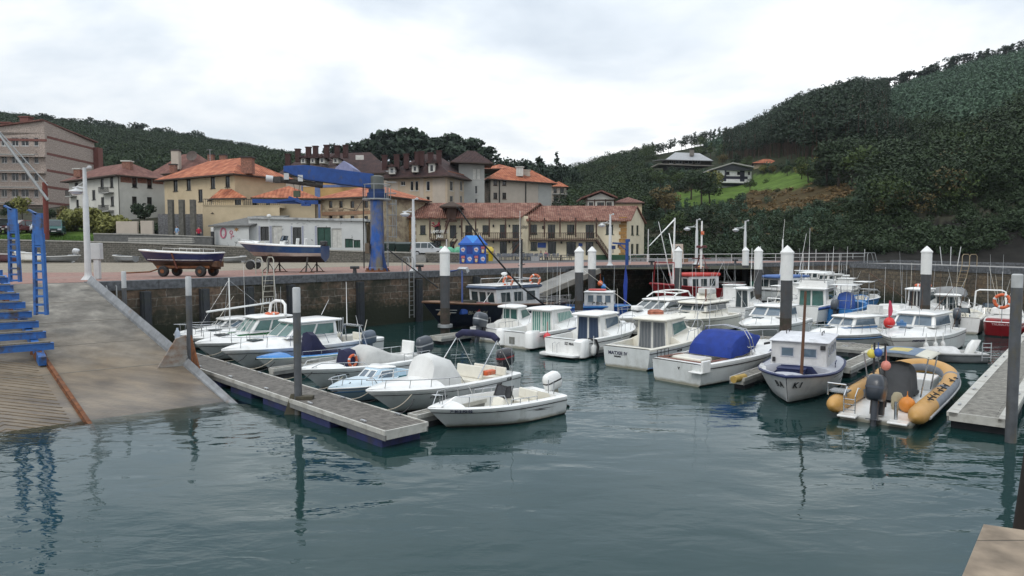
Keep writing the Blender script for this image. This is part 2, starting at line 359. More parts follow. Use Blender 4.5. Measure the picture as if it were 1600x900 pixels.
def inside(poly,x,y):
 x=np.asarray(x);y=np.asarray(y);r=np.zeros(x.shape,bool);n=len(poly)
 for i in range(n):
  (x0,y0),(x1,y1)=poly[i],poly[(i+1)%n]
  c=((y0>y)!=(y1>y))&(x<(x1-x0)*(y-y0)/((y1-y0)if y1!=y0 else 1e-9)+x0);r^=c
 return r
MEADOW=[[(1175,273),(1250,268),(1275,283),(1245,296),(1175,296)],[(1052,300),(1160,288),(1190,297),(1140,312),(1108,326),(1052,322)],[(985,268),(1008,264),(1010,276),(985,276)],[(-40,355),(158,355),(158,374),(-40,374)]]
BRACKEN=[[(1165,300),(1330,288),(1345,318),(1290,335),(1165,332)]]
us=np.concatenate([np.linspace(-1.5,-.85,30),np.arange(-.84,.86,.0045),np.linspace(.87,1.6,40)])
ys=np.concatenate([np.arange(60,78.4,2),[78.5,78.7],np.arange(79,125,1.4),np.arange(125,440,3),np.linspace(445,700,14)])
U,Yg=np.meshgrid(us,ys);Xg=U*Yg;Zg=zG(Xg,Yg)
rough_=np.where(Yg>95,1,0)*np.clip((U-.3)/.1,0,1)*np.clip(1-(Yg-100)/25,0,1)
Zg=Zg+rough_*RNG.normal(0,.35,Zg.shape)
PXg,PYg=pix(Xg,Yg,Zg)
colg=np.empty(Zg.shape+(4,));colg[...]=(.022,.028,.012,1)
colg[Yg<140]=(.05,.05,.035,1)
rockm=(U>.35)&(Zg<9);colg[rockm]=(.020,.019,.017,1)
for p_ in MEADOW:colg[inside(p_,PXg,PYg)]=(.085,.14,.028,1)
for p_ in BRACKEN:colg[inside(p_,PXg,PYg)]=(.065,.048,.022,1)
nr,nc=Zg.shape
vv=np.stack([Xg,Yg,Zg],-1).reshape(-1,3)
idx=np.arange(nr*nc).reshape(nr,nc)
ff=np.stack([idx[:-1,:-1],idx[:-1,1:],idx[1:,1:],idx[1:,:-1]],-1).reshape(-1,4)
me=bpy.data.meshes.new('terrain');me.from_pydata(vv.tolist(),[],ff.tolist())
me.color_attributes.new('cover','FLOAT_COLOR','POINT').data.foreach_set('color',colg.reshape(-1,4).ravel());me.shade_smooth()
gm=bpy.data.materials.new('hill_ground');gm.use_nodes=True;t_=gm.node_tree
at=t_.nodes.new('ShaderNodeAttribute');at.attribute_name='cover';nz=t_.nodes.new('ShaderNodeTexNoise');nz.inputs['Scale'].default_value=.35;nz.inputs['Detail'].default_value=9;nz.inputs['Roughness'].default_value=.7
tcn=t_.nodes.new('ShaderNodeTexCoord');t_.links.new(tcn.outputs['Object'],nz.inputs['Vector'])
mr=t_.nodes.new('ShaderNodeMapRange');mr.inputs[1].default_value=.3;mr.inputs[2].default_value=.7;mr.inputs[3].default_value=.5;mr.inputs[4].default_value=1.4;t_.links.new(nz.outputs[0],mr.inputs[0])
mu=t_.nodes.new('ShaderNodeMix');mu.data_type='RGBA';mu.blend_type='MULTIPLY';mu.inputs['Factor'].default_value=1;t_.links.new(at.outputs['Color'],mu.inputs['A']);t_.links.new(mr.outputs[0],mu.inputs['B'])
t_.links.new(mu.outputs['Result'],t_.nodes['Principled BSDF'].inputs['Base Color']);t_.nodes['Principled BSDF'].inputs['Roughness'].default_value=.95;t_.nodes['Principled BSDF'].inputs['Specular IOR Level'].default_value=.1
me.materials.append(gm);o=bpy.data.objects.new('terrain',me);COL.objects.link(o);structure(o)
# slipway frame
T_R=Vector((-19.7,32.2,QZ));W_R=Vector((-9.3,22.4,0));CR=Vector((-.77,-.64,0)).normalized()
DN=(W_R-T_R);SLn=DN.cross(CR).normalized();SLn=SLn if SLn.z>0 else -SLn
def R(px,py):return on_plane(px,py,T_R,SLn)
RD=DN.normalized()
# water
def water_mat():
 m=bpy.data.materials.new('harbour_water');m.use_nodes=True;t=m.node_tree;n_=t.nodes.new;l_=t.links.new;t.nodes.clear()
 o_=n_('ShaderNodeOutputMaterial');gp=n_('ShaderNodeNewGeometry')
 def M2(op,a,b=None,c=None,clamp=False):
  n=n_('ShaderNodeMath');n.operation=op;n.use_clamp=clamp
  for i,v in enumerate((a,b,c)):
   if v is None:continue
   if isinstance(v,(int,float)):n.inputs[i].default_value=v
   else:l_(v,n.inputs[i])
  return n.outputs[0]
 def noise(sc,rot,stretch,det=3,dist=0.):
  mp=n_('ShaderNodeMapping');mp.inputs['Rotation'].default_value=(0,0,rot);mp.inputs['Scale'].default_value=(stretch,1,1);l_(gp.outputs['Position'],mp.inputs[0])
  n=n_('ShaderNodeTexNoise');n.inputs['Scale'].default_value=sc;n.inputs['Detail'].default_value=det;n.inputs['Distortion'].default_value=dist;l_(mp.outputs[0],n.inputs['Vector']);return n.outputs[0]
 a=noise(.55,.25,.55,2,.4);b=noise(2.1,-.2,.5,3,.5);c=noise(6.5,.1,.5,2,.2);patch=noise(.11,.5,.6,3)
 pm=n_('ShaderNodeMapRange');pm.inputs[1].default_value=.38;pm.inputs[2].default_value=.62;pm.inputs[3].default_value=.3;pm.inputs[4].default_value=1.1;l_(patch,pm.inputs[0])
 h=M2('ADD',M2('MULTIPLY',a,.062),M2('MULTIPLY',pm.outputs[0],M2('ADD',M2('MULTIPLY',b,.020),M2('MULTIPLY',c,.0045))))
 bp=n_('ShaderNodeBump');bp.inputs['Strength'].default_value=1;bp.inputs['Distance'].default_value=1.0;l_(h,bp.inputs['Height'])
 gl=n_('ShaderNodeBsdfGlossy');gl.inputs['Roughness'].default_value=.02;gl.inputs['Color'].default_value=(.90,.96,1.0,1);l_(bp.outputs[0],gl.inputs['Normal'])
 fr=n_('ShaderNodeFresnel');fr.inputs['IOR'].default_value=1.36;l_(bp.outputs[0],fr.inputs['Normal'])
 df=n_('ShaderNodeBsdfDiffuse');df.inputs['Color'].default_value=(.010,.033,.032,1)
 tr=n_('ShaderNodeBsdfTransparent');tr.inputs['Color'].default_value=(.82,.88,.80,1)
 vs=n_('ShaderNodeVectorMath');vs.operation='SUBTRACT';l_(gp.outputs['Position'],vs.inputs[0]);vs.inputs[1].default_value=tuple(T_R)
 vd=n_('ShaderNodeVectorMath');vd.operation='DOT_PRODUCT';l_(vs.outputs[0],vd.inputs[0]);vd.inputs[1].default_value=tuple(SLn)
 depth=M2('MAXIMUM',M2('DIVIDE',vd.outputs['Value'],SLn.z),0.0)
 ed=CR.copy();vd2=n_('ShaderNodeVectorMath');vd2 .operation='DOT_PRODUCT';l_(vs.outputs[0],vd2 .inputs[0]);vd2 .inputs[1].default_value=tuple(Vector((-DN.y,DN.x,0)).normalized()*(-1 if Vector((-DN.y,DN.x,0)).dot(CR)<0 else 1))
 onr=M2('GREATER_THAN',vd2 .outputs['Value'],-.3)
 tf=M2('MULTIPLY',M2('POWER',2.718,M2('MULTIPLY',depth,-2.6)),onr)
 mb=n_('ShaderNodeMixShader');l_(tf,mb.inputs[0]);l_(df.outputs[0],mb.inputs[1]);l_(tr.outputs[0],mb.inputs[2])
 mf=n_('ShaderNodeMixShader');l_(fr.outputs[0],mf.inputs[0]);l_(mb.outputs[0],mf.inputs[1]);l_(gl.outputs[0],mf.inputs[2]);l_(mf.outputs[0],o_.inputs['Surface'])
 return m
b=MB();b.poly([(-160,-40,0),(260,-40,0),(260,110,0),(-160,110,0)]);o=b.build('water',water_mat(),fix=False);structure(o)
b=MB();b.poly([(-160,-40,-3),(260,-40,-3),(260,110,-3),(-160,110,-3)]);o=b.build('seabed',mat('mud',(.04,.05,.04),.95),fix=False);structure(o)
# quay
Q0=Vector((T_R.x,T_R.y,0));Q1=Vector((6.5,62,0));Q2=Vector((48,88.5,0))
stone_q=brick_mat('quay_stone',(.165,.108,.072),(.085,.07,.055),(.24,.22,.185),.95,.44,msize=.022,noise=.5,dirt=(.030,.031,.020),dlo=.44,dhi=.62,dscale=.45,zwet=1.5)
stone_p=brick_mat('pier_stone',(.135,.108,.074),(.078,.066,.050),(.055,.050,.042),.75,.36,msize=.03,noise=.35,dirt=(.15,.085,.04),dlo=.55,dhi=.75,dscale=.3,zwet=.7)
coping_m=brick_mat('granite_coping',(.115,.12,.128),(.085,.09,.098),(.05,.05,.05),1.5,1.2,msize=.02,noise=.02,bump=.3)
def wall_run(name,label,pts,z0,z1,th,m,back):
 """a quay wall along a line, body to the side `back` of it"""
 b=MB();n=len(pts);outer=[Vector(p)for p in pts];inner=[p+back*th for p in outer]
 for i in range(n-1):
  a,c,d,e=outer[i],outer[i+1],inner[i+1],inner[i]
  b.poly([(a.x,a.y,z0),(c.x,c.y,z0),(c.x,c.y,z1),(a.x,a.y,z1)]);b.poly([(d.x,d.y,z0),(e.x,e.y,z0),(e.x,e.y,z1),(d.x,d.y,z1)])
  b.poly([(a.x,a.y,z1),(c.x,c.y,z1),(d.x,d.y,z1),(e.x,e.y,z1)])
 for a,d in ((outer[0],inner[0]),(outer[-1],inner[-1])):b.poly([(a.x,a.y,z0),(a.x,a.y,z1),(d.x,d.y,z1),(d.x,d.y,z0)])
 o=b.build(name,m);return tag(o,label,'quay wall')
def coping_run(pts,back,z0,z1,w,parent):
 b=MB();n=len(pts);outer=[Vector(p)-back*.07 for p in pts];inner=[Vector(p)+back*w for p in pts]
 for i in range(n-1):
  a,c,d,e=outer[i],outer[i+1],inner[i+1],inner[i]
  b.hexa([(p.x,p.y,z0)for p in (a,c,d,e)],[(p.x,p.y,z1)for p in (a,c,d,e)])
 return b.build('coping',coping_m,parent)
NB=-PD
q2n=(Q2-Q1).normalized();NB2=Vector((-q2n.y,q2n.x,0))
w1=wall_run('quay_wall','long stained stone quay wall running from the slipway towards the gangway',[Q0,Q1],-3,2.98,1.2,stone_q,NB)
coping_run([Q0,Q1],NB,2.985,3.425,.75,w1)
w2=wall_run('quay_wall','dark stone quay wall behind the fishing boats, below the white kiosk',[Q1,Q2],-3,2.98,1.2,stone_q,NB2)
coping_run([Q1+q2n*.1,Q2],NB2,2.985,3.422,.75,w2)
BND=[(-75,42),(-32,45.5),(-22,47.5),(-14,60),(-3.3,72),(7.6,80),(18,83.5),(30,86),(48,99)]
concr=mat('concrete_grey',(.25,.245,.23),.9,var=.2,scale=.8,bump=.2,dirt=(.15,.14,.125),dscale=.4)
redpave=brick_mat('red_paving',(.30,.165,.13),(.25,.14,.115),(.20,.15,.13),.4,.2,msize=.012,noise=.02,bump=.15,dirt=(.24,.185,.16),dlo=.5,dhi=.75,dscale=.25)
gravel_m=mat('pale_gravel',(.27,.235,.18),.95,var=.3,scale=6,bump=.6,bscale=12,dirt=(.18,.155,.12),dscale=.3)
asph=mat('terrace_asphalt',(.10,.10,.105),.9,var=.2,scale=1.5,dirt=(.14,.14,.14),dscale=.4)
TL=T_R+CR*16
b=MB();b.poly([(-80,20,3.385),(TL.x,TL.y,3.385),(T_R.x,T_R.y,3.385),(Q1 .x,Q1 .y,3.385),(Q2 .x,Q2 .y,3.385),(50,112,3.385),(-9,112,3.385),(-9,80,3.385),(-80,80,3.385)])
o=b.build('quay_ground',concr,fix=False);structure(o)
cz=3.40
b=MB();off=[Q0+NB*.76,Q1+(NB+NB2).normalized()*.78,Q2+NB2*.76]
b.poly([(TL.x-20,TL.y+3,cz),(TL.x,TL.y+.6,cz)]+[(T_R.x-.6,T_R.y+.4,cz)]+[(p.x,p.y,cz)for p in off]+[(x,y,cz)for x,y in BND[::-1]])
o=b.build('pavement',redpave,fix=False);structure(o)
b=MB();b.poly([(x,y,cz+.001)for x,y in BND[:5]]+[(-9,76,cz+.001),(-9,79.5,cz+.001),(-75,79.5,cz+.001)]);o=b.build('gravel_yard',gravel_m,fix=False);o['kind']='structure'
b=MB();b.poly([(x,y,cz+.002)for x,y in BND[4:]]+[(48,111,cz+.002),(-8.9,111,cz+.002),(-8.9,76.3,cz+.002)]);o=b.build('terrace',asph,fix=False);o['kind']='structure'
# slipway
def ramp_mat():
 m=mat('ramp_concrete',(.205,.19,.162),.75,var=.42,scale=1.3,bump=.45,bscale=9,dirt=(.095,.085,.072),dscale=.7,dlo=.42,dhi=.66)
 t=m.node_tree;n_=t.nodes.new;l_=t.links.new;b=t.nodes['Principled BSDF'];src=b.inputs['Base Color'].links[0].from_socket
 gp=n_('ShaderNodeNewGeometry');sp=n_('ShaderNodeSeparateXYZ');l_(gp.outputs['Position'],sp.inputs[0])
 nz=n_('ShaderNodeTexNoise');nz.inputs['Scale'].default_value=.7;nz.inputs['Detail'].default_value=7;l_(gp.outputs['Position'],nz.inputs['Vector'])
 ad=n_('ShaderNodeMath');ad.operation='MULTIPLY_ADD';l_(nz.outputs[0],ad.inputs[0]);ad.inputs[1].default_value=2.4;l_(sp.outputs['Z'],ad.inputs[2])
 dr=n_('ShaderNodeMapRange');dr.inputs[1].default_value=3.3;dr.inputs[2].default_value=1.7;l_(ad.outputs[0],dr.inputs[0])
 mx_=n_('ShaderNodeMix');mx_.data_type='RGBA';mf_=n_('ShaderNodeMath');mf_.operation='MULTIPLY';l_(dr.outputs[0],mf_.inputs[0]);mf_.inputs[1].default_value=.88
 mp=n_('ShaderNodeMapping');mp.inputs['Rotation'].default_value=(0,0,-atan2(CR.y,CR.x));mp.inputs['Scale'].default_value=(.35,1.6,1.6);l_(gp.outputs['Position'],mp.inputs[0]);ns=n_('ShaderNodeTexNoise');ns.inputs['Scale'].default_value=1.1;ns.inputs['Detail'].default_value=8;ns.inputs['Roughness'].default_value=.65;l_(mp.outputs[0],ns.inputs['Vector']);cr=n_('ShaderNodeValToRGB');l_(ns.outputs[0],cr.inputs[0]);cr.color_ramp.elements[0].position=.36;cr.color_ramp.elements[0].color=(.085,.062,.042,1);cr.color_ramp.elements[1].position=.62;cr.color_ramp.elements[1].color=(.20,.15,.095,1)
 wr=n_('ShaderNodeMapRange');wr.inputs[1].default_value=.25;wr.inputs[2].default_value=.9;wr.inputs[3].default_value=.28;wr.inputs[4].default_value=.78;l_(sp.outputs['Z'],wr.inputs[0]);l_(wr.outputs[0],b.inputs['Roughness'])
 l_(mf_.outputs[0],mx_.inputs['Factor']);l_(src,mx_.inputs['A']);l_(cr.outputs[0],mx_.inputs['B']);l_(mx_.outputs['Result'],b.inputs['Base Color'])
 wt=n_('ShaderNodeMapRange');wt.inputs[1].default_value=.9;wt.inputs[2].default_value=1.7;wt.inputs[3].default_value=.42;wt.inputs[4].default_value=1;l_(ad.outputs[0],wt.inputs[0]);wm=n_('ShaderNodeMix');wm.data_type='RGBA';wm.blend_type='MULTIPLY';wm.inputs['Factor'].default_value=1;l_(mx_.outputs['Result'],wm.inputs['A']);l_(wt.outputs[0],wm.inputs['B']);l_(wm.outputs['Result'],b.inputs['Base Color'])
 return m
rampm=ramp_mat();rust=mat('rusty_steel',(.17,.062,.022),.9,var=.4,scale=5,bump=.3,dirt=(.10,.05,.03),dscale=2)
END=DN*1.75
b=MB();L0=T_R+CR*16
top=[T_R,L0,L0+END,T_R+END];bot=[p-Vector((0,0,8))for p in top]
b.mesh([*top,*bot],[(0,1,2,3),(7,6,5,4),(0,3,7,4),(1,0,4,5),(2,1,5,6),(3,2,6,7)])
structure(b.build('slipway',rampm))
b=MB();A0=R(66,556)
rail_in=R(136,660)
side=(rail_in-A0).normalized()
for k in range(26):
 p=rail_in-side*(k*.26+random.uniform(-.05,.05)-1.6)+CR*.35+SLn*.004
 q=p+CR*1.5-side*1.15;r_=q+CR*1.5+side*1.15
 for a_,c_ in ((p,q),(q,r_)):b.beam(a_,c_,.035,.012,0,SLn)
structure(b.build('slipway_grooves',mat('groove_concrete',(.17,.13,.085),.9,var=.35)))
b=MB()
for fr in (.2,.38,.56,.74):
 p=T_R+DN*fr+SLn*.001;b.beam(p+CR*.4,p+CR*15.8,.05,.012,0,SLn)
structure(b.build('slipway_joints',mat('joint_dark',(.16,.145,.12),.95)))
def tramrail(p,name_label):
 b=MB();a=p-side*16;c=p+side*6
 b.beam(a+SLn*.05,c+SLn*.05,.11,.12,0,SLn);b.beam(a+SLn*.012,c+SLn*.012,.17,.03,0,SLn)
 tag(b.build('slipway_rail',rust),name_label,'rail')
tramrail(rail_in,'rusty steel rail let into the slipway below the blue cradle')
tramrail(rail_in+CR*3.4,'second rusty slipway rail under the far side of the blue cradle')
gal=mat('galvanised_plate',(.22,.23,.24),.5,metal=.3,var=.2,dirt=(.16,.09,.05),dscale=.9,dlo=.58,dhi=.8)
_r=R(287,571)-T_R;GFR=_r.dot(DN)/DN.dot(DN)
th=thing('slipway_guide','galvanised steel guide plate with rusty foot along the slipway edge','guide plate',T_R)
b=MB();e0=Vector((0,0,0));e1=DN*GFR
for a_,c_,h0,h1 in ((e0,e1,.34,.34),(e1+RD*.02,DN*1.12,.26,.10)):
 o0=-CR*.05;n3=SLn
 b.hexa([a_+CR*.12,a_-CR*.08,c_-CR*.08,c_+CR*.12],[a_+n3*h0*.3+CR*.09,a_+n3*h0-CR*.06,c_+n3*h1-CR*.06,c_+n3*h1*.3+CR*.09])
b.build('curb',gal,th)
b=MB();f0=e1+CR*.1;b.hexa([f0+CR*.85+SLn*.02,f0+CR*.85+RD*.05+SLn*.02,f0+RD*.05-CR*.12,f0-CR*.12],[f0+CR*.22+Vector((0,0,1.0)),f0+CR*.22+RD*.05+Vector((0,0,1.0)),f0+RD*.05-CR*.12+Vector((0,0,1.1)),f0-CR*.12+Vector((0,0,1.1))])
b.build('wing_plate',mat('rusting_plate',(.33,.33,.31),.55,metal=.2,dirt=(.19,.085,.03),dscale=1.2,dlo=.42,dhi=.62,streak=.6),th)
b=MB();f1=e1-CR*.14+RD*.1;b.hexa([f1,f1+RD*.7,f1+RD*.7-CR*.04,f1-CR*.04],[f1+Vector((0,0,1.1)),f1+RD*.7+SLn*.1,f1+RD*.7-CR*.04+SLn*.1,f1-CR*.04+Vector((0,0,1.1))])
b.build('brace_plate',rust,th)
# pier on the far side, harbour mouth
PA=Vector((35.2,72,0));PB=Vector((41.5,36,0));pn=(PB-PA).normalized();PBK=Vector((-pn.y,pn.x,0))
w3=wall_run('pier','coursed brown stone pier closing the harbour, with ladder and white capped pile',[PA,PB],-3,3.0,5.5,stone_p,PBK)
coping_run([PA,PB],PBK,3.005,3.5,.9,w3);w3['category']='pier'
b=MB();b.box(((PA+PB)/2+PBK*3.1)+Vector((0,0,3.25)),((PB-PA).length,4.3,.45),0,rz=atan2(pn.y,pn.x));b.build('deck',concr,w3)
b=MB();c=(PA+PB)/2+PBK*4.9
b.box(c+Vector((0,0,3.62)),((PB-PA).length,.5,.3),0,rz=atan2(pn.y,pn.x));b.build('parapet',coping_m,w3)
# the near quay at the viewer's feet
tan_st=brick_mat('tan_slabs',(.26,.205,.15),(.235,.185,.135),(.10,.08,.06),3.2,.62,msize=.008,noise=.05,bump=.2,dirt=(.2,.16,.12),dlo=.5,dhi=.8,dscale=.8)
A=P(1537,819,QZ);B_=P(1502,903,QZ);C_=P(1640,834,QZ)
d1=(B_-A).normalized();d2=(C_-A).normalized();A.z=0
b=MB();cs=[A,A+d1*14,A+d1*14+d2*14,A+d2*14]
b.hexa([p+Vector((0,0,-3))for p in cs],[p+Vector((0,0,QZ-.02))for p in cs]);o=b.build('near_quay',tan_st);structure(o)
b=MB();b.hexa([p+Vector((0,0,QZ-.018))for p in cs],[p+Vector((0,0,QZ))for p in cs]);structure(b.build('near_quay_pavement',tan_st,loc=(0,0,0)))
# pilings and posts
pile_d=mat('pile_dark',(.055,.058,.062),.6,var=.15,dirt=(.075,.048,.035),dscale=1.2,dlo=.5,dhi=.75,streak=2)
pile_w=mat('pile_sleeve',(.72,.72,.70),.5,var=.04,dirt=(.5,.47,.4),dscale=1.3,dlo=.6,dhi=.85,streak=3)
def piling(px,Y,label,R_=.275,zw=3.42,tip=5.15):
 c=D(px,400,Y);th=thing('mooring_pile',label,'mooring pile',(c.x,c.y,0),group='white capped mooring piles')
 zt_=1.55;b=MB();b.lathe([(R_,zt_),(R_,zw)],n=20);b.build('shaft',pile_d,th,40);b=MB();b.lathe([(R_,-3),(R_+.004,zt_)],n=20);b.build('tide_zone',mat('pile_tide_zone',(.062,.045,.036),.8,var=.3,dirt=(.03,.032,.02),dscale=2.5,dlo=.45,dhi=.6),th,40)
 b=MB();b.lathe([(R_+.02,zw),(R_+.02,tip-.42)],n=20);b.build('sleeve',pile_w,th,40)
 b=MB();b.lathe([(R_+.05,tip-.42),(R_+.055,tip-.34),(R_*.5,tip-.12),(.01,tip)],n=20);b.build('cap',pile_w,th,30)
 b=MB();b.lathe([(R_+.16,.42),(R_+.16,.6),(R_+.03,.6)],n=20);b.build('guide_ring',alum,th,30)
 return th
piling(695,40,'white capped dark pile in front of the navy fishing boat bow')
piling(1230,34.2,'tallest white capped pile, behind the grey white wooden boat')
piling(905,45.6,'white capped pile beside the gangway, left one of a close pair')
piling(925,50,'white capped pile beside the gangway, right one of a close pair',zw=3.5)
piling(1060,56,'white capped pile in front of the red fishing boat')
piling(1185,52,'white capped pile in front of the blue roofed fishing boat',.285)
piling(1165,64,'smallest white capped pile, half hidden behind the blue roofed boat')
piling(1448,42,'white capped pile against the stone pier')
gp_m=mat('galvanised_pile',(.30,.31,.32),.45,metal=.4,var=.15,dirt=(.2,.2,.19),dscale=1,streak=3);gp_l=mat('pile_weathered',(.085,.09,.098),.5,var=.2,dirt=(.10,.085,.05),dscale=1,streak=3)
def post(px,Y,top_y,label,r=.11,zc=None,lean=0):
 c=D(px,top_y,Y);th=thing('steel_post',label,'steel post',(c.x,c.y,0));zt=c.z
 zc=zt-.75 if zc is None else zc
 b=MB();b.lathe([(r,-3),(r,zc)],n=14);b.build('shaft',gp_l,th,40)
 b=MB();b.lathe([(r,zc),(r,zt-.03),(r*.8,zt)],n=14);b.build('weathered_top',mat('pile_pale_top',(.45,.46,.46),.5,var=.1),th,40)
 return th
post(294,27.2,432,'thin grey steel post beside the slipway wing plate')
pt=post(463,20.6,449,'thin weathered steel post standing at the jetty edge, in front of the cabin cruiser',.115)
b=MB();b.hexa([(-.5,-.02,-.2),(.0,-.02,-.2),(0,.06,-.2),(-.5,.06,-.2)],[(-.22,-.02,.62),(.0,-.02,.62),(0,.06,.62),(-.22,.06,.62)]);b.box((.2,0,.52),(.5,.26,.1));b.build('bracket',mat('mossy_steel',(.09,.08,.055),.9,var=.3),pt)
post(193,31,424,'short pale steel post at the top of the slipway, by the quay ladder',.1)
post(1590,17.6,428,'dark steel post at the outer edge of the right pontoon',.13,zc=4.0)
bc=D(1600,780,4.55)
b0=D(1606,832,4.75);b1_=D(1622,725,4.75);b=MB();b.tube([b0+(b0-b1_)*6,b0,b1_+(b1_-b0)*.6],.09,14);o=b.build('timber_fender',mat('creosoted_timber',(.018,.013,.01),.9,var=.3),smooth=40);tag(o,'black creosoted fender timber against the near tan quay','fender timber')
# pontoons
def plank_mat(name,c1,c2,gap,w=.14):
 m=brick_mat(name,c1,c2,gap,2.2,w,msize=.012,noise=.05,bump=.5,dirt=tuple(x*.6 for x in c1),dlo=.5,dhi=.7,dscale=1.1)
 t=m.node_tree;uv=[n for n in t.nodes if n.type=='UVMAP'][0];mp=t.nodes.new('ShaderNodeMapping');mp.inputs['Rotation'].default_value=(0,0,pi/2)
 for l in list(uv.outputs[0].links):
  s=l.to_socket;t.links.new(mp.outputs[0],s)
 t.links.new(uv.outputs[0],mp.inputs[0]);return m
plank=plank_mat('pontoon_planks',(.165,.152,.135),(.125,.115,.102),(.035,.03,.028))
plank2=plank_mat('pontoon_planks_pale',(.25,.24,.21),(.20,.19,.165),(.06,.055,.05))
edge=mat('pontoon_edge',(.48,.47,.43),.6,var=.1,dirt=(.25,.23,.19),dscale=2)
under=mat('pontoon_frame',(.20,.20,.19),.7,var=.2)
floatb=mat('blue_float',(.012,.018,.085),.7,var=.25,dirt=(.02,.02,.03),dscale=2);floatd=mat('dark_float',(.022,.024,.028),.8,var=.3)
def pontoon(label,a,c,w,z=.46,side=1,ew=.055,fm=floatb,top=plank,group=None,cat='pontoon',step=2.6,fl=1.7,name='pontoon',strips=True):
 """deck from a to c (its near edge), w wide to the left of a->c when side = 1"""
 a=Vector((a[0],a[1],0));c=Vector((c[0],c[1],0));L=(c-a).length;rz=atan2((c-a).y,(c-a).x)
 th=thing(name,label,cat,a,rz,group);s=side
 def bx(b,x0,x1,y0,y1,z0,z1,m=0):b.box(((x0+x1)/2,s*(y0+y1)/2,(z0+z1)/2),(x1-x0,y1-y0,z1-z0),m)
 b=MB();bx(b,.05,L-.05,.06,w-.06,z-.07,z);b.build('deck',top,th)
 for y0 in (0,w-ew):
  b=MB();bx(b,0,L,y0,y0+ew,z-.1,z+.018);b.build('edge_rail',edge,th)
 for y0 in (0,w-.055):
  b=MB();bx(b,.01,L-.01,y0+.012,y0+.045,z-.24,z-.102);b.build('side_beam',under,th)
 for x0 in (0,L-.055):b=MB();bx(b,x0,x0+.055,.057,w-.057,z-.22,z+.015);b.build('end_board',edge,th)
 k=0;x=.25
 while x+fl<L+.3:
  b=MB();bx(b,x,min(x+fl,L-.08),.07,w-.07,-.35,z-.245);b.build('float',fm,th,bevel=.04);x+=step
 if strips:
  for x in np.arange(1.2,L-.5,2.9):
   for y0 in (.14,w-.14):
    b=MB();b.box((x,s*y0,z+.05),(.24,.06,.03));b.box((x-.05,s*y0,z+.02),(.04,.05,.05));b.box((x+.05,s*y0,z+.02),(.04,.05,.05));b.build('cleat',alum,th)
 return th
p1a=P(601,675,.46);p1d=Vector((-8.37,8.7,0)).normalized()
pontoon('grey plank jetty on blue floats beside the slipway',p1a,p1a+p1d*17.6,1.35,side=-1)
L2o=Vector((13.2,33.3,0));L2d=Vector((.78,-.63,0)).normalized()
def l2(t,off=0):p=L2o+L2d*t+Vector((L2d.y,-L2d.x,0))*off;return p
pontoon('long plank pontoon running behind the row of moored cabin boats',l2(-13),l2(6.2),1.6,side=1,fm=floatd,top=plank2)
p3a=P(1479,644,.46);p3b=P(1584,536,.46);p3d=(p3b-p3a).normalized()
pontoon('plank pontoon with pale edge strips at the right, beside the orange inflatable',p3a,p3a+p3d*28,1.45,side=-1,ew=.27,fm=floatd,top=plank2)
fm_=floatd
def finger(px0,py0,L,label,w=.55,dr=QD):a=P(px0,py0,.42);pontoon(label,a,a+dr*L,w,z=.42,side=1,fm=fm_,top=plank2,group='mooring fingers',cat='mooring finger',step=L*.7,fl=.9,name='mooring_finger',strips=False)
finger(1163,592,8.0,'mooring finger with yellow end beside the blue covered boat')
finger(690,527,7.0,'mooring finger at the foot of the leftmost white capped pile',.9)
finger(1330,575,4.8,'mooring finger between the blue striped pilot boat and the flagged cruiser',.6)
finger(930,545,6.8,'mooring finger between two curtained cabin boats',.5)
e1_=P(640,650,.42);finger(652,650,4.6,'narrow finger under the bow of the covered white boat',.4)
finger(566,606,4.4,'narrow finger beside the pale blue runabout',.4)
finger(428,577,4.6,'narrow finger between the cabin cruiser and the blue dinghy',.4)
g0=Q1-QD*1.5+PD*.35;g1=Q1-QD*12.5+PD*.35
th=thing('gangway','broad grey gangway sloping down the quay wall behind the navy fishing boat','gangway',(0,0,0))
b=MB();b.hexa([g0+Vector((0,0,3.05)),g1+Vector((0,0,.75)),g1+PD*2.3+Vector((0,0,.75)),g0+PD*2.3+Vector((0,0,3.05))][::1],[g0+Vector((0,0,3.3)),g1+Vector((0,0,1.0)),g1+PD*2.3+Vector((0,0,1.0)),g0+PD*2.3+Vector((0,0,3.3))]);b.build('deck',concr,th)
b=MB();b.beam(g0+PD*2.3+Vector((0,0,3.1)),g1+PD*2.3+Vector((0,0,.8)),.12,.42);b.build('side_beam',mat('gangway_edge',(.24,.22,.19),.8,var=.2),th)
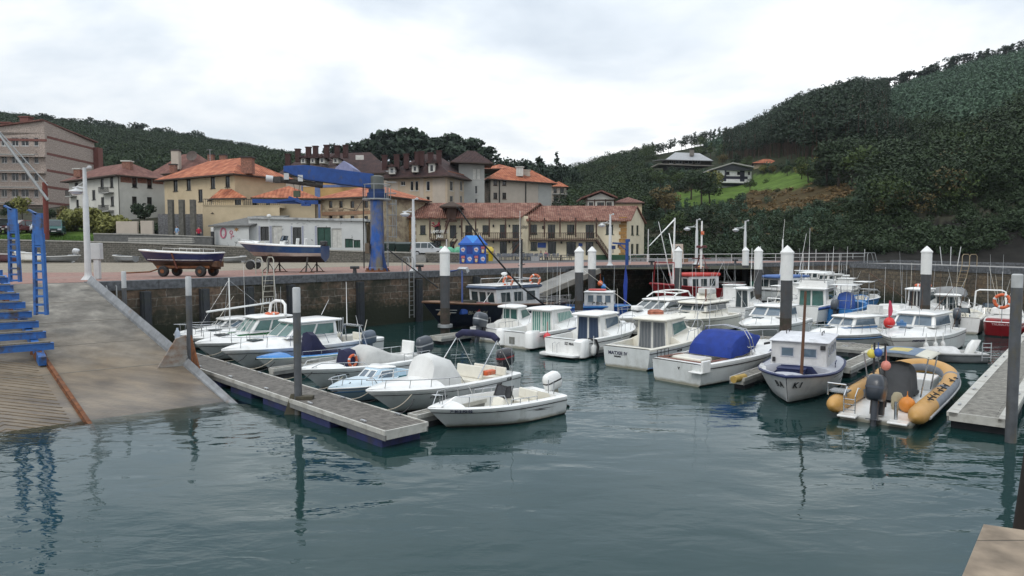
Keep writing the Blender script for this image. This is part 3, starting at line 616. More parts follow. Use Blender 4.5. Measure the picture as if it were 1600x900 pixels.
# boat kit (x forward, y to port, z up, origin amidships on the waterline)
class Hull:pass
def hull(th,L,B,fb,fs,side=white,bottom=antif,stripe=None,deck=deckw,floor=deckw,cock=(.06,.5,.25),sw=.86,full=2.4,camber=.1,over=.12,cap=.16,boot=None,tuck=0,draft=.3,name='hull',sheerp=1.7,top=None,nst=24):
 h_=Hull();hb=B/2
 def b(t):
  if t<.45:s=t/.45;q=sw+(1-sw)*sin(s*pi/2)
  else:q=1-((t-.45)/.55)**full
  if tuck and t<tuck:q*=sqrt(max(0,1-(1-t/tuck)**2.2))
  return max(hb*q,.012)
 def sh(t):return fs+(fb-fs)*t**sheerp+(.06*(1-t/.25)**2 if t<.25 and tuck else 0)
 def w(t):return .90-.52*max(0,(t-.4)/.6)**1.3-(.3*(1-t/tuck)if tuck and t<tuck else 0)
 def pt(t,h):
  x=-L/2+t*(L-over*L*(1-h))+(over*.5*L*(1-h)*(1-t)**6 if tuck else 0)
  return x,b(t)*(w(t)+(1-w(t))*max(h,0)**.75),sh(t)*h
 ts=sorted(set([round(i/nst,4)for i in range(nst+1)]+[.97,.985]+([cock[0]-.0008,cock[0]+.0008,cock[1]-.0008,cock[1]+.0008]if cock else [])))
 hs=[.08,.35,.62,.80,.90,1.0]
 rows=[]
 for t in ts:
  x0,y0,_=pt(t,0);k=.97-.10*t**3
  r=[((x0+L/2)*k-L/2,0,-draft),((x0+L/2)*(k+1)/2-L/2,y0*.86,-.07)]+[pt(t,h)for h in hs]
  rows.append(r)
 m=len(rows[0]);V=[];Fc=[];mm=[]
 for s in (1,-1):
  o=len(V);V+=[(p[0],p[1]*s,p[2])for r in rows for p in r]
  for i in range(len(rows)-1):
   for j in range(m-1):
    f=(o+i*m+j,o+(i+1)*m+j,o+(i+1)*m+j+1,o+i*m+j+1);Fc.append(f if s>0 else f[::-1])
    mm.append(2 if j<2 else (1 if (stripe is not None and j==5)else (6 if top is not None and j>=6 else (5 if boot is not None and j==2 else 0))))
 o2=len(rows)*m
 Fc.append(tuple(list(range(m))+[o2+j for j in range(m-1,0,-1)]));mm.append(0)
 D0=len(V);nd=9
 for t in ts:
  x,y,z=pt(t,1);c=min(cap,y*.9);inn=y-.05 if y>.1 else y*.6
  if cock and cock[0]<t<cock[1]:
   hf=min(1,cock[2]/z);tf=(x+L/2)/(L-over*L*(1-hf));yf=b(tf)*(w(tf)+(1-w(tf))*hf**.75)-.06 if tf<1 else 0
   half=[(y,z),(inn,z+.03),(y-c,z+.03),(max(min(y-c-.03,yf),0.001),cock[2]),(0,cock[2])]
  else:
   cm=camber*min(1,(y/hb)**.7)if t>.3 else .0
   half=[(y,z),(inn,z+.03),(y*.72,z+.035+cm*.55),(y*.4,z+.035+cm*.9),(0,z+.035+cm)]
  for q in half:V.append((x,q[0],q[1]))
  for q in half[-2::-1]:V.append((x,-q[0],q[1]))
 for i in range(len(ts)-1):
  tm=(ts[i]+ts[i+1])/2;inc=cock and cock[0]-.001<tm<cock[1]+.001
  for j in range(nd-1):
   a=D0+i*nd+j;Fc.append((a,a+1,a+nd+1,a+nd));mm.append(4 if (inc and j in (3,4))else 3)
 mb=MB();mb.mesh(V,Fc,mm)
 h_.o=mb.build(name,[side,stripe or side,bottom,deck,floor,boot or side,top or side],th,38)
 h_.b,h_.sh,h_.pt,h_.L,h_.B,h_.th=b,sh,pt,L,B,th
 h_.g=lambda t,inset=0,dz=0,s=1:Vector((pt(t,1)[0],s*max(0,b(t)-inset),sh(t)+dz))
 return h_
def rubrail(h,m,r=.025,h_at=.985,name='rub_rail'):
 pts=[]
 for t in [0,.1,.2,.3,.4,.5,.6,.7,.78,.85,.91,.96,1]:p=h.pt(t,h_at);pts.append((p[0],p[1]+.005,p[2]))
 l=pts+[(p[0],-p[1],p[2])for p in pts[::-1]]
 b=MB();b.tube(l,r,5);b.build(name,m,h.th,50)
def hullline(h,m,hh,r=.02,t0=0,t1=1,name='side_line'):
 for s in (1,-1):
  pts=[]
  for i in range(13):t=t0+(t1-t0)*i/12;p=h.pt(t,hh);pts.append((p[0],s*(p[1]+.002),p[2]))
  b=MB();b.tube(pts,r,4);b.build(name,m,h.th)
def bowrail(h,t0=.5,hgt=.42,n=4,close=True,m=steel,r=.014,inset=.1,rise=.06,name='bow_rail'):
 b=MB();ends=[]
 for s in (1,-1):
  pts=[h.g(t0,inset,.03,s)]
  for i in range(9):
   t=t0+.03+(.965-t0-.03)*i/8;pts.append(h.g(t,inset*(1-i/9),hgt+rise*i/8,s))
  if not close:pts=pts[:-2]+[h.g(.93,inset*.5,.05,s)]
  b.tube(pts,r,5);ends.append(pts)
  for i in range(1,n+1):
   t=t0+(.95-t0)*i/(n+.3);k=(t-t0-.03)/(.965-t0-.03)*8;k=max(0,min(k,7.99));p=pts[min(1+int(k),len(pts)-1)].lerp(pts[min(2+int(k),len(pts)-1)],k-int(k))
   b.tube([h.g(t,inset,.03,s),p],r*.85,5)
 if close:b.tube([ends[0][-1],(ends[0][-1]+ends[1][-1])/2+Vector((h.L*.03,0,0)),ends[1][-1]],r,5)
 return b.build(name,m,h.th,60)
def siderail(h,t0,t1,hgt=.3,m=steel,s=1,r=.013,name='side_rail'):
 b=MB();ts=[t0+(t1-t0)*i/6 for i in range(7)]
 b.tube([h.g(t0,.08,.03,s)]+[h.g(t,.08,hgt,s)for t in ts[0:]]+[h.g(t1,.08,.03,s)],r,5)
 for t in ts[2:5:2]:b.tube([h.g(t,.08,.03,s),h.g(t,.08,hgt,s)],r,5)
 b.build(name,m,h.th)
def pane(th,q,u0,v0,u1,v1,gm=glass,fm=frame,fw=.035,name='window',proud=.012):
 """a framed window lying on the quad q = (bottom left, bottom right, top right, top left) as seen from outside"""
 q=[Vector(p)for p in q]
 def at(u,v):return (q[0].lerp(q[1],u)).lerp(q[3].lerp(q[2],u),v)
 c=[at(u0,v0),at(u1,v0),at(u1,v1),at(u0,v1)];n=(c[1]-c[0]).cross(c[3]-c[0]).normalized();ctr=sum(c,Vector())/4
 w=(c[1]-c[0]).length;h=(c[3]-c[0]).length;ku=min(.45,fw/max(w,.01));kv=min(.45,fw/max(h,.01))
 def ia(u,v):return (c[0].lerp(c[1],u)).lerp(c[3].lerp(c[2],u),v)
 inn=[ia(ku,kv),ia(1-ku,kv),ia(1-ku,1-kv),ia(ku,1-kv)]
 b=MB();o1=[p+n*(proud+.012)for p in c];i1=[p+n*(proud+.012)for p in inn];i0=[p+n*proud for p in inn]
 for k in range(4):
  j=(k+1)%4;b.poly([o1[k],o1[j],i1[j],i1[k]],1);b.poly([c[k]-n*.01,c[j]-n*.01,o1[j],o1[k]],1);b.poly([i1[k],i1[j],i0[j],i0[k]],1)
 b.poly(i0,0)
 o=bpy.data.objects.new(name,b.data(name,[gm,fm],fix=False));COL.objects.link(o);o.parent=th;return o
def rrect(x0,x1,w0,w1,r,z,k=4):
 """outline of a slab, rounded corners, w0 half width aft and w1 forward"""
 c=[((x0+r,w0-r),pi/2),((x0+r,-w0+r),pi),((x1-r,-w1+r),1.5*pi),((x1-r,w1-r),0)];pts=[]
 for (cx,cy),a0 in c:
  for i in range(k+1):a=a0+pi/2*i/k;pts.append((cx+r*cos(a),cy+r*sin(a),z))
 return pts
def slab(th,x0,x1,w0,w1,z,t,m,crown=.05,r=.16,name='roof',tilt=0,rings=None):
 b=MB();xm=(x0+x1)/2
 def rg(s,dz):return [(xm+(p[0]-xm)*s,p[1]*s,z+dz+tilt*(p[0]-xm))for p in rrect(x0,x1,w0,w1,min(r,w0*.8,w1*.8),0)]
 b.loft([rg(.965,0),rg(1,t*.3),rg(1,t*.7),rg(.96,t),rg(.7,t+crown*.6),rg(.35,t+crown)],0)
 return b.build(name,m,th,35)
class House:pass
def house(th,x0,x1,w0,w1,z0,z1,rf=.3,ra=0,tum=.08,m=white,name='cabin',roof=None,z0f=None,bevel=.03,topw=None):
 """cabin block; rf/ra how far the front and the back lean in"""
 b=MB();zf=z0 if z0f is None else z0f;w0t,w1t=(w0-tum,w1-tum)if topw is None else topw
 B0=[(x0,w0,z0),(x0,-w0,z0),(x1,-w1,zf),(x1,w1,zf)];T0=[(x0+ra,w0t,z1),(x0+ra,-w0t,z1),(x1-rf,-w1t,z1),(x1-rf,w1t,z1)]
 b.hexa(B0,T0);h=House();h.o=b.build(name,m,th,bevel=bevel);h.th=th
 h.q={'aft':(B0[0],B0[1],T0[1],T0[0]),'star':(B0[1],B0[2],T0[2],T0[1]),'front':(B0[2],B0[3],T0[3],T0[2]),'port':(B0[3],B0[0],T0[0],T0[3])}
 h.pane=lambda f,u0,v0,u1,v1,*a,**k:pane(th,h.q[f],u0,v0,u1,v1,*a,**k)
 if roof:
  of,oa,os,t,rm=roof[:5];cr=roof[5]if len(roof)>5 else .05
  h.roof=slab(th,x0+ra-oa,x1-rf+of,w0t+os,w1t+os,z1-.005,t,rm,cr)
 h.z1=z1;return h
def outboard(th,x,y,z,m=dgrey,s=1.0,tilt=0,name='outboard_motor',band=None):
 e=bpy.data.objects.new(name,None);COL.objects.link(e);e.parent=th;e.location=(x,y,z);e.rotation_euler=(0,tilt,0);e.scale=(s,s,s)
 b=MB();rings=[]
 for zz,x0,x1,w in ((.10,-.50,.02,.13),(.16,-.56,.06,.165),(.32,-.58,.09,.18),(.50,-.57,.09,.17),(.62,-.50,.04,.14),(.67,-.40,-.04,.08)):rings.append(rrect(x0-.03,x1-.03,w,w*.9,w*.7,zz))
 b.loft(rings);b.build('cowl',m,e,45)
 b=MB();b.loft([rrect(-.42,-.14,.075,.07,.05,.12),rrect(-.40,-.16,.065,.06,.045,-.25),rrect(-.38,-.20,.05,.045,.035,-.62)]);b.lathe([(.02,-.60),(.065,-.5),(.07,-.3),(.055,-.15),(.01,-.08)],(0,0,-.66),10,axis='x');b.hexa([(-.36,-.012,-.92),(-.28,-.012,-.92),(-.28,.012,-.92),(-.36,.012,-.92)],[(-.42,-.02,-.68),(-.18,-.02,-.68),(-.18,.02,-.68),(-.42,.02,-.68)]);b.box((-.32,0,-.30),(.42,.24,.02))
 b.build('leg',m,e,40)
 b=MB();b.box((-.09,0,-.02),(.16,.26,.34));b.box((.0,0,.06),(.06,.30,.12));b.build('bracket',blackp,e)
 b=MB()
 for k in range(3):
  a=k*2*pi/3;b.xf(Matrix());c=Vector((-.63,cos(a)*.09,sin(a)*.09-.66));t=Vector((.4,-sin(a),cos(a))).normalized()*.055;r_=Vector((0,cos(a),sin(a)))*.08
  b.hexa([c-t-r_,c+t-r_,c+t-r_+Vector((.012,0,0)),c-t-r_+Vector((.012,0,0))],[c-t+r_,c+t+r_,c+t+r_+Vector((.012,0,0)),c-t+r_+Vector((.012,0,0))])
 b.build('propeller',blackp,e)
 if band:b=MB();b.loft([rrect(-.615,.065,.186,.168,.128,.36),rrect(-.613,.064,.184,.166,.126,.41)],cap0=False,cap1=False);b.build('decal_band',band,e)
 return e
def windscreen(th,pts,z0,z1,rake,gm,fm=frame,name='windscreen',base=None):
 """a run of framed panes round a foredeck: pts = plan outline from port aft round the front to starboard aft"""
 e=bpy.data.objects.new(name,None);COL.objects.link(e);e.parent=th
 cx=sum(p[0]for p in pts)/len(pts)
 for i in range(len(pts)-1):
  a,c=pts[i],pts[i+1]
  at=(a[0]-rake,a[1]*.88);ct=(c[0]-rake,c[1]*.88)
  pane(e,((c[0],c[1],z0),(a[0],a[1],z0),(at[0],at[1],z1),(ct[0],ct[1],z1))[::1],.0,0,1,1,gm,fm,.035,'pane',0)
 return e
def rods(th,lst,m=None,name='rod',r=.014):
 m=m or alum
 for a,c in lst:b=MB();b.tube([a,c],[r,r*.45],5);b.build(name,m,th)
def canvas(th,rings,m,name='canvas_cover',smooth=50):b=MB();b.loft([[(p[0]+random.uniform(-.02,.02),p[1]+random.uniform(-.018,.018),p[2]+random.uniform(-.022,.022))for p in r]for r in rings]);return b.build(name,m,th,smooth)
def arch(w,z0,z1,x,lean=0,n=7,pw=.55):
 """ring of a canvas hoop, from starboard foot over the top to port foot"""
 r=[]
 for i in range(n):
  a=pi*i/(n-1);c=-cos(a);s=sin(a);r.append((x+lean*s,w*(abs(c)**pw)*(1 if c>0 else -1),z0+(z1-z0)*s**pw))
 return r
def place(name,label,tip,heading,L,group=None,cat='boat'):
 """root of a boat whose bow tip is at tip, bow pointing along heading"""
 h=Vector((heading[0],heading[1],0)).normalized();c=Vector((tip[0],tip[1],0))-h*(L/2)
 return thing(name,label,cat,c,atan2(h.y,h.x),group)
def place_st(name,label,stern,heading,L,group=None,cat='boat'):
 h=Vector((heading[0],heading[1],0)).normalized();return place(name,label,Vector((stern[0],stern[1],0))+h*L,heading,L,group,cat)
def lettering(h,body,size,t,hh,s,m=blackp,name='lettering',off=.012):
 """writing on the topside at station t, side s (+1 port, -1 starboard)"""
 a=Vector(h.pt(t-.03,hh));c=Vector(h.pt(t+.03,hh));up=Vector(h.pt(t,min(hh+.12,.99)))-Vector(h.pt(t,hh-.12));p=Vector(h.pt(t,hh))
 tx=(c-a).normalized();tx.y*=s;up.y*=s;p.y*=s
 if s>0:tx=-tx
 up.normalize();up=(up-tx*up.dot(tx)).normalized();n=tx.cross(up);M_=Matrix((tx,up,n)).transposed()
 o=text(name,body,size,m,h.th,p+n*off);o.rotation_euler=M_.to_euler();return o
def transom_text(h,body,size,z,m=blackp,y=0,name='lettering'):
 o=text(name,body,size,m,h.th,(-h.L/2-.012,y,z));o.rotation_euler=Matrix(((0,0,-1),(-1,0,0),(0,1,0))).to_euler();return o
def world(th,p):return Matrix.Translation(th.location)@Matrix.Rotation(th.rotation_euler.z,4,'Z')@Vector(p)
def fender(th,p,label,m=None,r=.12,L=.5,group=None):
 w=world(th,p);b=MB();b.lathe([(.02,-L/2),(r*.7,-L/2+.04),(r,-L/2+.14),(r,L/2-.14),(r*.7,L/2-.04),(.03,L/2),(.015,L/2+.4)],n=12)
 o=b.build('fender',m or greyc,smooth=45,loc=w);return tag(o,label,'fender',group)
def buoy(w,r,label,m,cat='buoy',name='buoy',hang=.5):
 b=MB();b.ball((0,0,0),r,(1,1,1.08),16);b.tube([(0,0,r),(0,0,r*1.35),(0,0,r*1.35+hang)],[r*.2,.012,.01],6);o=b.build(name,m,smooth=50,loc=w);return tag(o,label,cat)
def lifebuoy(w,rz,label,R_=.3,tiltx=pi/2):
 b=MB();b.torus((0,0,0),R_,R_*.24,n=24)
 t=thing('lifebuoy',label,'lifebuoy',w);t.rotation_euler=(tiltx,0,rz);b.build('ring',orange,t,60)
 for k in range(4):
  b=MB();a=k*pi/2+.4;pts=[Vector((R_*cos(a+d),R_*sin(a+d),0))for d in (-.14,-.07,0,.07,.14)];b.tube(pts,R_*.25,8);b.build('band',frame,t,60)
 return t
def console(th,x,z0,w=.35,h=.75,m=white,screen=True,gm=glass,d=.5):
 c=house(th,x-d/2,x+d/2,w,w*.9,z0,z0+h,rf=.18,m=m,name='console',bevel=.04)
 if screen:windscreen(th,[(x-.15,w*.95),(x+d/2-.2,w*.8),(x+d/2-.2,-w*.8),(x-.15,-w*.95)],z0+h-.02,z0+h+.32,.12,gm,blackp)
 b=MB();b.torus((x-d/2-.1,0,z0+h-.12),.17,.018,'x',16,6);b.tube([(x-d/2-.1,0,z0+h-.12),(x-d/2+.02,0,z0+h-.12)],.03,6);b.build('steering_wheel',blackp,th)
 return c
def seat(th,x,y,z,w=.45,h=.42,back=.4,m=white2,name='seat'):
 b=MB();b.box((x,y,z+h/2),(.4,w,h));b.box((x-.2,y,z+h+back/2),(.07,w,back),ry=-.1);return b.build(name,m,th,bevel=.03)
 # the boats, one by one
NQ=-QD
teak=mat('teak_trim',(.16,.055,.03),.6,var=.3)
ltblue=mat('pale_blue_gelcoat',(.42,.56,.66),.3,var=.05,coat=.3)
midblue=mat('mid_blue_gelcoat',(.03,.20,.52),.35,var=.1,coat=.2)
royal=mat('royal_blue_paint',(.02,.08,.34),.45,var=.15)
stripeb=mat('stripe_blue',(.06,.17,.36),.4)
navyp=mat('navy_hull_paint',(.010,.012,.026),.35,var=.3,coat=.1,dirt=(.03,.03,.035),dscale=2)
redp=mat('red_hull_paint',(.26,.012,.016),.4,var=.15,dirt=(.15,.02,.02),dscale=2)
salmon=mat('salmon_red_roof',(.55,.07,.06),.5)
grnp=mat('green_paint',(.01,.14,.04),.5)
curt_g=None
def stripes_mat(name,c1,c2,w):
 m=bpy.data.materials.new(name);m.use_nodes=True;t=m.node_tree;uv=t.nodes.new('ShaderNodeUVMap');wv=t.nodes.new('ShaderNodeTexWave');wv.inputs['Scale'].default_value=1/w;wv.inputs['Distortion'].default_value=2.2;wv.inputs['Detail'].default_value=2
 r=t.nodes.new('ShaderNodeValToRGB');t.links.new(uv.outputs[0],wv.inputs['Vector']);t.links.new(wv.outputs['Fac'],r.inputs[0]);r.color_ramp.elements[0].color=(*c1,1);r.color_ramp.elements[0].position=.45;r.color_ramp.elements[1].color=(*c2,1);r.color_ramp.elements[1].position=.6
 t.links.new(r.outputs[0],t.nodes['Principled BSDF'].inputs['Base Color']);t.nodes['Principled BSDF'].inputs['Roughness'].default_value=.35;return m
curt_g=stripes_mat('green_striped_curtain',(.05,.19,.16),(.45,.55,.50),.42)
curt_s=stripes_mat('grey_curtain',(.10,.11,.12),(.16,.17,.18),.5)
curt_n=stripes_mat('navy_curtain',(.018,.035,.075),(.03,.05,.09),.6)
def b1():
 L=4.35;th=place('motor_boat','nearest white open motor boat with tinted console screen and white outboard',(-2.3,18.6),(-.79,-.61),L)
 h=hull(th,L,2.0,.64,.56,side=lgrey,top=white,deck=white,floor=white2,cock=(.07,.80,.10),cap=.17,full=2.3,over=.15)
 rubrail(h,blackr,.014,.8);hullline(h,blackp,.80,.006)
 bowrail(h,.52,.30,3,close=False)
 c=console(th,-.3,.10,.34,.56,white2,True,mat('tinted_screen',(.02,.02,.022),.08,spec=.6));seat(th,-1.15,0,.10,.85,.34,.3);seat(th,.15,0,.10,.6,.26,.0)
 outboard(th,-L/2+.02,0,.46,white,.95,.28,band=blackp)
 lettering(h,'7ª BI-3-92-02',.115,.84,.90,1,mat('navy_letters',(.03,.03,.09),.5))
 b=MB()
 for z0,t0,t1 in ((.56,.12,.44),(.50,.2,.36)):
  p=[h.pt(t0,z0+.02),h.pt((t0+t1)/2,z0+.1),h.pt(t1,z0+.22*.4),h.pt((t0+t1)/2,z0+.05)];b.poly([(q[0],q[1]+.008,q[2])for q in p])
 b.build('swoosh_decal',blackp,th)
 b=MB();b.tube([(-1.9,.55,.55),(-1.9,.55,1.0),(-1.9,.3,1.0),(-1.9,.3,.55)],.016,5);b.build('stern_rail',steel,th)
 rods(th,[((-.5,.3,.7),(-.48,.32,2.35))])
 b=MB();b.tube([h.g(.9,.3,.04,1),h.g(.9,.3,.34,1),h.g(.96,.1,.36,1),h.g(.96,.1,.36,-1),h.g(.9,.3,.34,-1),h.g(.9,.3,.04,-1)],.014,5);b.build('pulpit',steel,th)
 siderail(h,.28,.5,.16);siderail(h,.28,.5,.16,s=-1)
b1()
def b2():
 L=5.9;th=place('motor_boat','white open motor boat with tall white canvas over its console and folded navy bimini',(-4.25,19.85),NQ,L)
 h=hull(th,L,2.25,.86,.68,side=lgrey,top=white,deck=white,floor=white2,cock=(.07,.62,.25),camber=.2,over=.2)
 rubrail(h,blackr,.012,.8);bowrail(h,.48,.26,4)
 canvas(th,[arch(.62,.55,.60,.98,0),arch(.60,.55,1.62,.80,-.1),arch(.60,.55,1.70,.45,0),arch(.58,.55,1.50,-.1,0),arch(.55,.5,1.05,-.45,0),arch(.55,.45,.5,-.5,0)],mat('white_canvas',(.66,.66,.64),.8,var=.05,bump=.3,bscale=6),'console_cover',60)
 bx=-1.75;b=MB();b.tube([(bx,-.95,1.95),(bx-.03,-.7,2.08),(bx,0,2.12),(bx-.03,.7,2.08),(bx,.95,1.95)],[.10,.12,.12,.12,.10],8);bim=b.build('folded_bimini',navy,th,60)
 for s in (1,-1):b=MB();b.tube([(-.75,s*.98,.82),(bx,s*.93,1.95)],.02,5);b.tube([(bx-.75,s*.95,.8),(bx,s*.93,1.95)],.016,5);b.tube([(bx+.12,s*.96,.8),(bx,s*.9,1.95)],.008,4);b.build('bimini_pole',steel,bim)
 outboard(th,-L/2+.02,0,.68,mat('black_cowl',(.02,.02,.025),.25,coat=.4),1.1,.1,band=redp);seat(th,-1.2,0,.25,1.2,.4,.42,white2);seat(th,-2.2,0,.25,1.5,.38,.3,white2)
 lettering(h,'7ª BI-4-135-97',.10,.70,.62,1);lettering(h,'F7.30',.13,.12,.88,1)
 b=MB();b.box((-1.9,-.5,.78),(.3,.3,.18));b.box((-1.7,.6,.84),(.5,.22,.16));b.build('life_vest',orange,th,bevel=.04)
b2()
def b3():
 L=4.3;th=place('motor_boat','small pale blue runabout with blue side windows and a spray windscreen',(-5.75,21.4),(-.55,-.83),L)
 h=hull(th,L,1.75,.62,.52,side=ltblue,bottom=antif,stripe=white,deck=mat('blue_white_deck',(.56,.66,.72),.4,var=.05),floor=white,cock=(.07,.40,.12),camber=.16,over=.2)
 hullline(h,stripeb,.72,.02);hullline(h,stripeb,.9,.012);rubrail(h,white,.02)
 c=house(th,-.35,.75,.62,.42,.58,.98,rf=.55,ra=-.05,m=ltblue,name='cuddy',roof=(0,.02,.02,.05,white,.03))
 c.pane('port',.15,.2,.8,.85,glassb,white);c.pane('star',.2,.2,.85,.85,glassb,white);c.pane('front',.08,.12,.48,.88,glassb,white);c.pane('front',.52,.12,.92,.88,glassb,white)
 bowrail(h,.66,.22,2);seat(th,-1.0,0,.12,.9,.35,.3,ltblue)
 b=MB();b.tube([(-1.6,.72,.6),(-.3,.74,.66),(-.25,.74,.62),(-1.55,.72,.55)],.06,7);b.build('rolled_tarp',mat('teal_tarp',(.02,.10,.11),.8),th)
 b=MB();b.tube([h.g(.95,.05,.05,1),h.g(.85,.2,.1,1),h.g(.8,.2,.09,-1),h.g(.7,.1,.06,-1)],.014,5);b.build('mooring_line',mat('green_rope',(.03,.22,.19),.8),th)
b3()
def b4():
 L=5.6;th=place('motor_boat','white motor boat under a pale grey cover with an upright grey outboard',(-7.35,23.5),NQ,L)
 h=hull(th,L,2.15,.85,.72,side=lgrey,top=white,deck=white,floor=white,cock=(.07,.74,.2),over=.18);rubrail(h,blackr,.012,.8)
 canvas(th,[arch(.66,.72,.76,.55,0),arch(.68,.72,1.32,.25,0),arch(.72,.72,1.40,-.15,0),arch(.78,.72,1.02,-.9,0),arch(.82,.72,.9,-1.5,0),arch(.7,.68,.72,-1.75,0)],greyc)
 outboard(th,-L/2+.02,0,.62,dgrey,1.15,.15,band=alum);canvas(th,[arch(.34,.6,.7,1.05,0),arch(.36,.6,1.30,.92,0),arch(.36,.6,1.36,.6,0),arch(.34,.6,.8,.45,0)],navy,'console_cover');siderail(h,.05,.3,.28);siderail(h,.05,.3,.28,s=-1);bowrail(h,.6,.16,2,close=False);lifebuoy(world(th,(.8,.40,.95)),th.rotation_euler.z+.2,'orange and white lifebuoy against the navy cover on the grey covered boat',.2)
 seat(th,-1.95,0,.3,.7,.5,.55,white);lettering(h,'7ª BI-3-61-08',.09,.8,.7,1)
b4()
def b5():
 L=5.2;th=place('motor_boat','blue decked open boat with navy canvas over its two consoles and a steel arch',(-9.95,26.7),NQ,L)
 h=hull(th,L,2.0,.74,.62,side=lgrey,top=mat('turquoise_edge',(.10,.45,.42),.5),deck=midblue,floor=midblue,cock=(.06,.78,.12),camber=.12,over=.16);rubrail(h,white,.018,.97)
 canvas(th,[arch(.40,.2,.95,.45,0),arch(.42,.2,1.55,.35,0),arch(.42,.2,1.50,.05,0),arch(.45,.2,1.05,-.2,0),arch(.5,.2,.72,-.5,0),arch(.55,.2,.70,-1.2,0),arch(.5,.2,.55,-1.3,0)],navy,'console_cover')
 b=MB()
 for s in (1,-1):b.tube([(-2.2,s*.75,.6),(-1.95,s*.55,1.62)],.025,6);b.tube([(-1.75,s*.78,.6),(-1.9,s*.55,1.62)],.02,6)
 b.tube([(-1.95,-.55,1.62),(-1.95,.55,1.62)],.025,6);b.box((-1.95,0,1.66),(.3,1.1,.03));b.build('arch',steel,th)
 rods(th,[((-1.95,-.4,1.65),(-2.3,-.9,3.5)),((-1.95,.4,1.65),(-1.8,.45,2.1))],white,r=.022)
 outboard(th,-L/2+.02,0,.60,mat('blue_grey_cowl',(.10,.13,.17),.3,coat=.3),1.05,.1,band=alum);siderail(h,.25,.7,.2);lettering(h,'7ª BI-5-20-07',.11,.72,.6,1)
b5()
def cruiser(name,label,tip,hd,L,B,fb,fs,cab,side=white,stripe=None,gm=glassg,roofm=white,rail=True,z1=2.05,under_=lgrey,accent=None,arch_=False,cock=None,ant=(),lname=None,win=2,rf=.75,top=True,sidepanes=2,letters=None,over=.16,decor=None):
 """cabin cruiser: trunk cabin, raked windscreen, hard roof"""
 th=place(name,label,tip,hd,L);x0,x1=cab
 h=hull(th,L,B,fb,fs,side=under_,top=side if under_ is not side else None,stripe=stripe,deck=side,floor=deckw,cock=cock or (.06,.30,.28),camber=.34,over=over)
 rubrail(h,blackr,.016,.82)
 wb=B/2-.28;zb=h.sh(.5)+.05
 lo=house(th,x0,x1+.55,wb,wb*.62,zb-.1,zb+.32,rf=.5,tum=.08,m=side,name='coach_roof',bevel=.05)
 if accent:b=MB();b.loft([rrect(x0-.01,x1+.50,wb+.012,wb*.66,.15,zb+.2),rrect(x0-.01,x1+.46,wb+.006,wb*.65,.15,zb+.3)],cap0=False,cap1=False);b.build('accent_band',accent,th)
 c=house(th,x0,x1,wb-.06,wb*.84,zb+.3,z1,rf=rf,tum=.13,m=side,name='wheelhouse',roof=(.18,.35,.10,.09,roofm,.07))
 k=win
 for i in range(k):c.pane('front',.04+.92*i/k+.012,.06,.04+.92*(i+1)/k-.012,.92,gm,frame,.03)
 n=sidepanes
 for f in ('port','star'):
  for i in range(n):
   u0=.05+.9*i/n;u1=.05+.9*(i+1)/n-.02;c.pane(f,u0,.08,u1,.9,gm,frame,.03)
 c.pane('aft',.12,.02,.5,.95,gm,frame,.05);c.pane('aft',.54,.3,.9,.95,gm,frame,.05)
 if rail:bowrail(h,.42,.46,4)
 b=MB();b.box((x1+.95,0,zb+.30),(.5,.5,.06));b.build('hatch',glass,th,bevel=.02)
 for a in ant:rods(th,[a])
 h.cab=c;h.root=th;return h
h=cruiser('cabin_cruiser','large white hardtop cabin cruiser with green tinted windows beside the jetty',(-11.55,27.25),NQ,7.3,2.55,.95,.84,(-1.2,1.25),z1=1.82,cock=(.06,.33,.35),ant=[((-.6,.6,2.1),(-1.0,.6,2.75))],win=2,rf=.7)
lettering(h,'MARINERA',.12,.86,.55,1);seat(h.th,-2.6,.3,.35,.9,.45,.3);rods(h.th,[((-2.6,.9,1),(-2.75,1.0,1.75))],white2,r=.03);b=MB();b.box((-1.8,.7,.85),(.5,.4,.5));b.box((-2.2,-.6,.85),(.4,.5,.5));b.build('deck_locker',white2,h.th,bevel=.04)
for k in range(3):b=MB();b.tube([(-1.55-.1*k,.5,1.2),(-1.55-.12*k,.52,1.9)],.03,6);b.build('rod_holder',alum,h.th)
h=cruiser('cabin_cruiser','white cabin cruiser with green trim round its wraparound windscreen',(-13.75,29.8),NQ,6.1,2.25,.88,.76,(-1.0,.9),gm=glassg,accent=grnp,z1=1.78,win=3,rf=.55,ant=[((-.8,.5,1.8),(-.8,.5,3.2))])
lettering(h,'NOA BEGOÑA',.11,.84,.6,1)
b=MB();b.tube([(-.9,-.7,1.85),(-.95,-.62,2.35),(-1.0,-.3,2.5),(-1.0,.3,2.5),(-.95,.62,2.35),(-.9,.7,1.85)],.07,8);b.build('radar_arch',white,h.th,60)
th=h.th;lifebuoy(world(th,(-.5,.2,1.93)),.2,'red lifebuoy lying flat on the green trimmed cruiser roof',.28,0)
h=cruiser('cabin_cruiser','low white cabin boat with grey tinted windscreen and a spar across its deck',(-14.8,31.4),NQ,5.6,2.15,.9,.78,(-.9,.6),gm=glassb,z1=1.5,win=2,rf=.6)
b=MB();b.tube([(.9,.2,1),(.9,.2,3.6)],.03,8);b.build('mast',white,h.th);b=MB();b.tube([(2.2,.6,2.1),(-1.8,-.9,2.2)],.045,8);b.build('spar',white,h.th)
b=MB()
for k in range(5):b.tube([(-1.2-.2*k,-.7-.06*k,2.2),(-1.2-.2*k,-.7-.06*k,2.45)],.02,5)
b.build('spar_fitting',alum,h.th)
rods(h.th,[((.9,.2,3.5),(2.3,0,1.3)),((.9,.2,3.5),(-2,.5,1.0))],steel,'stay',.007)
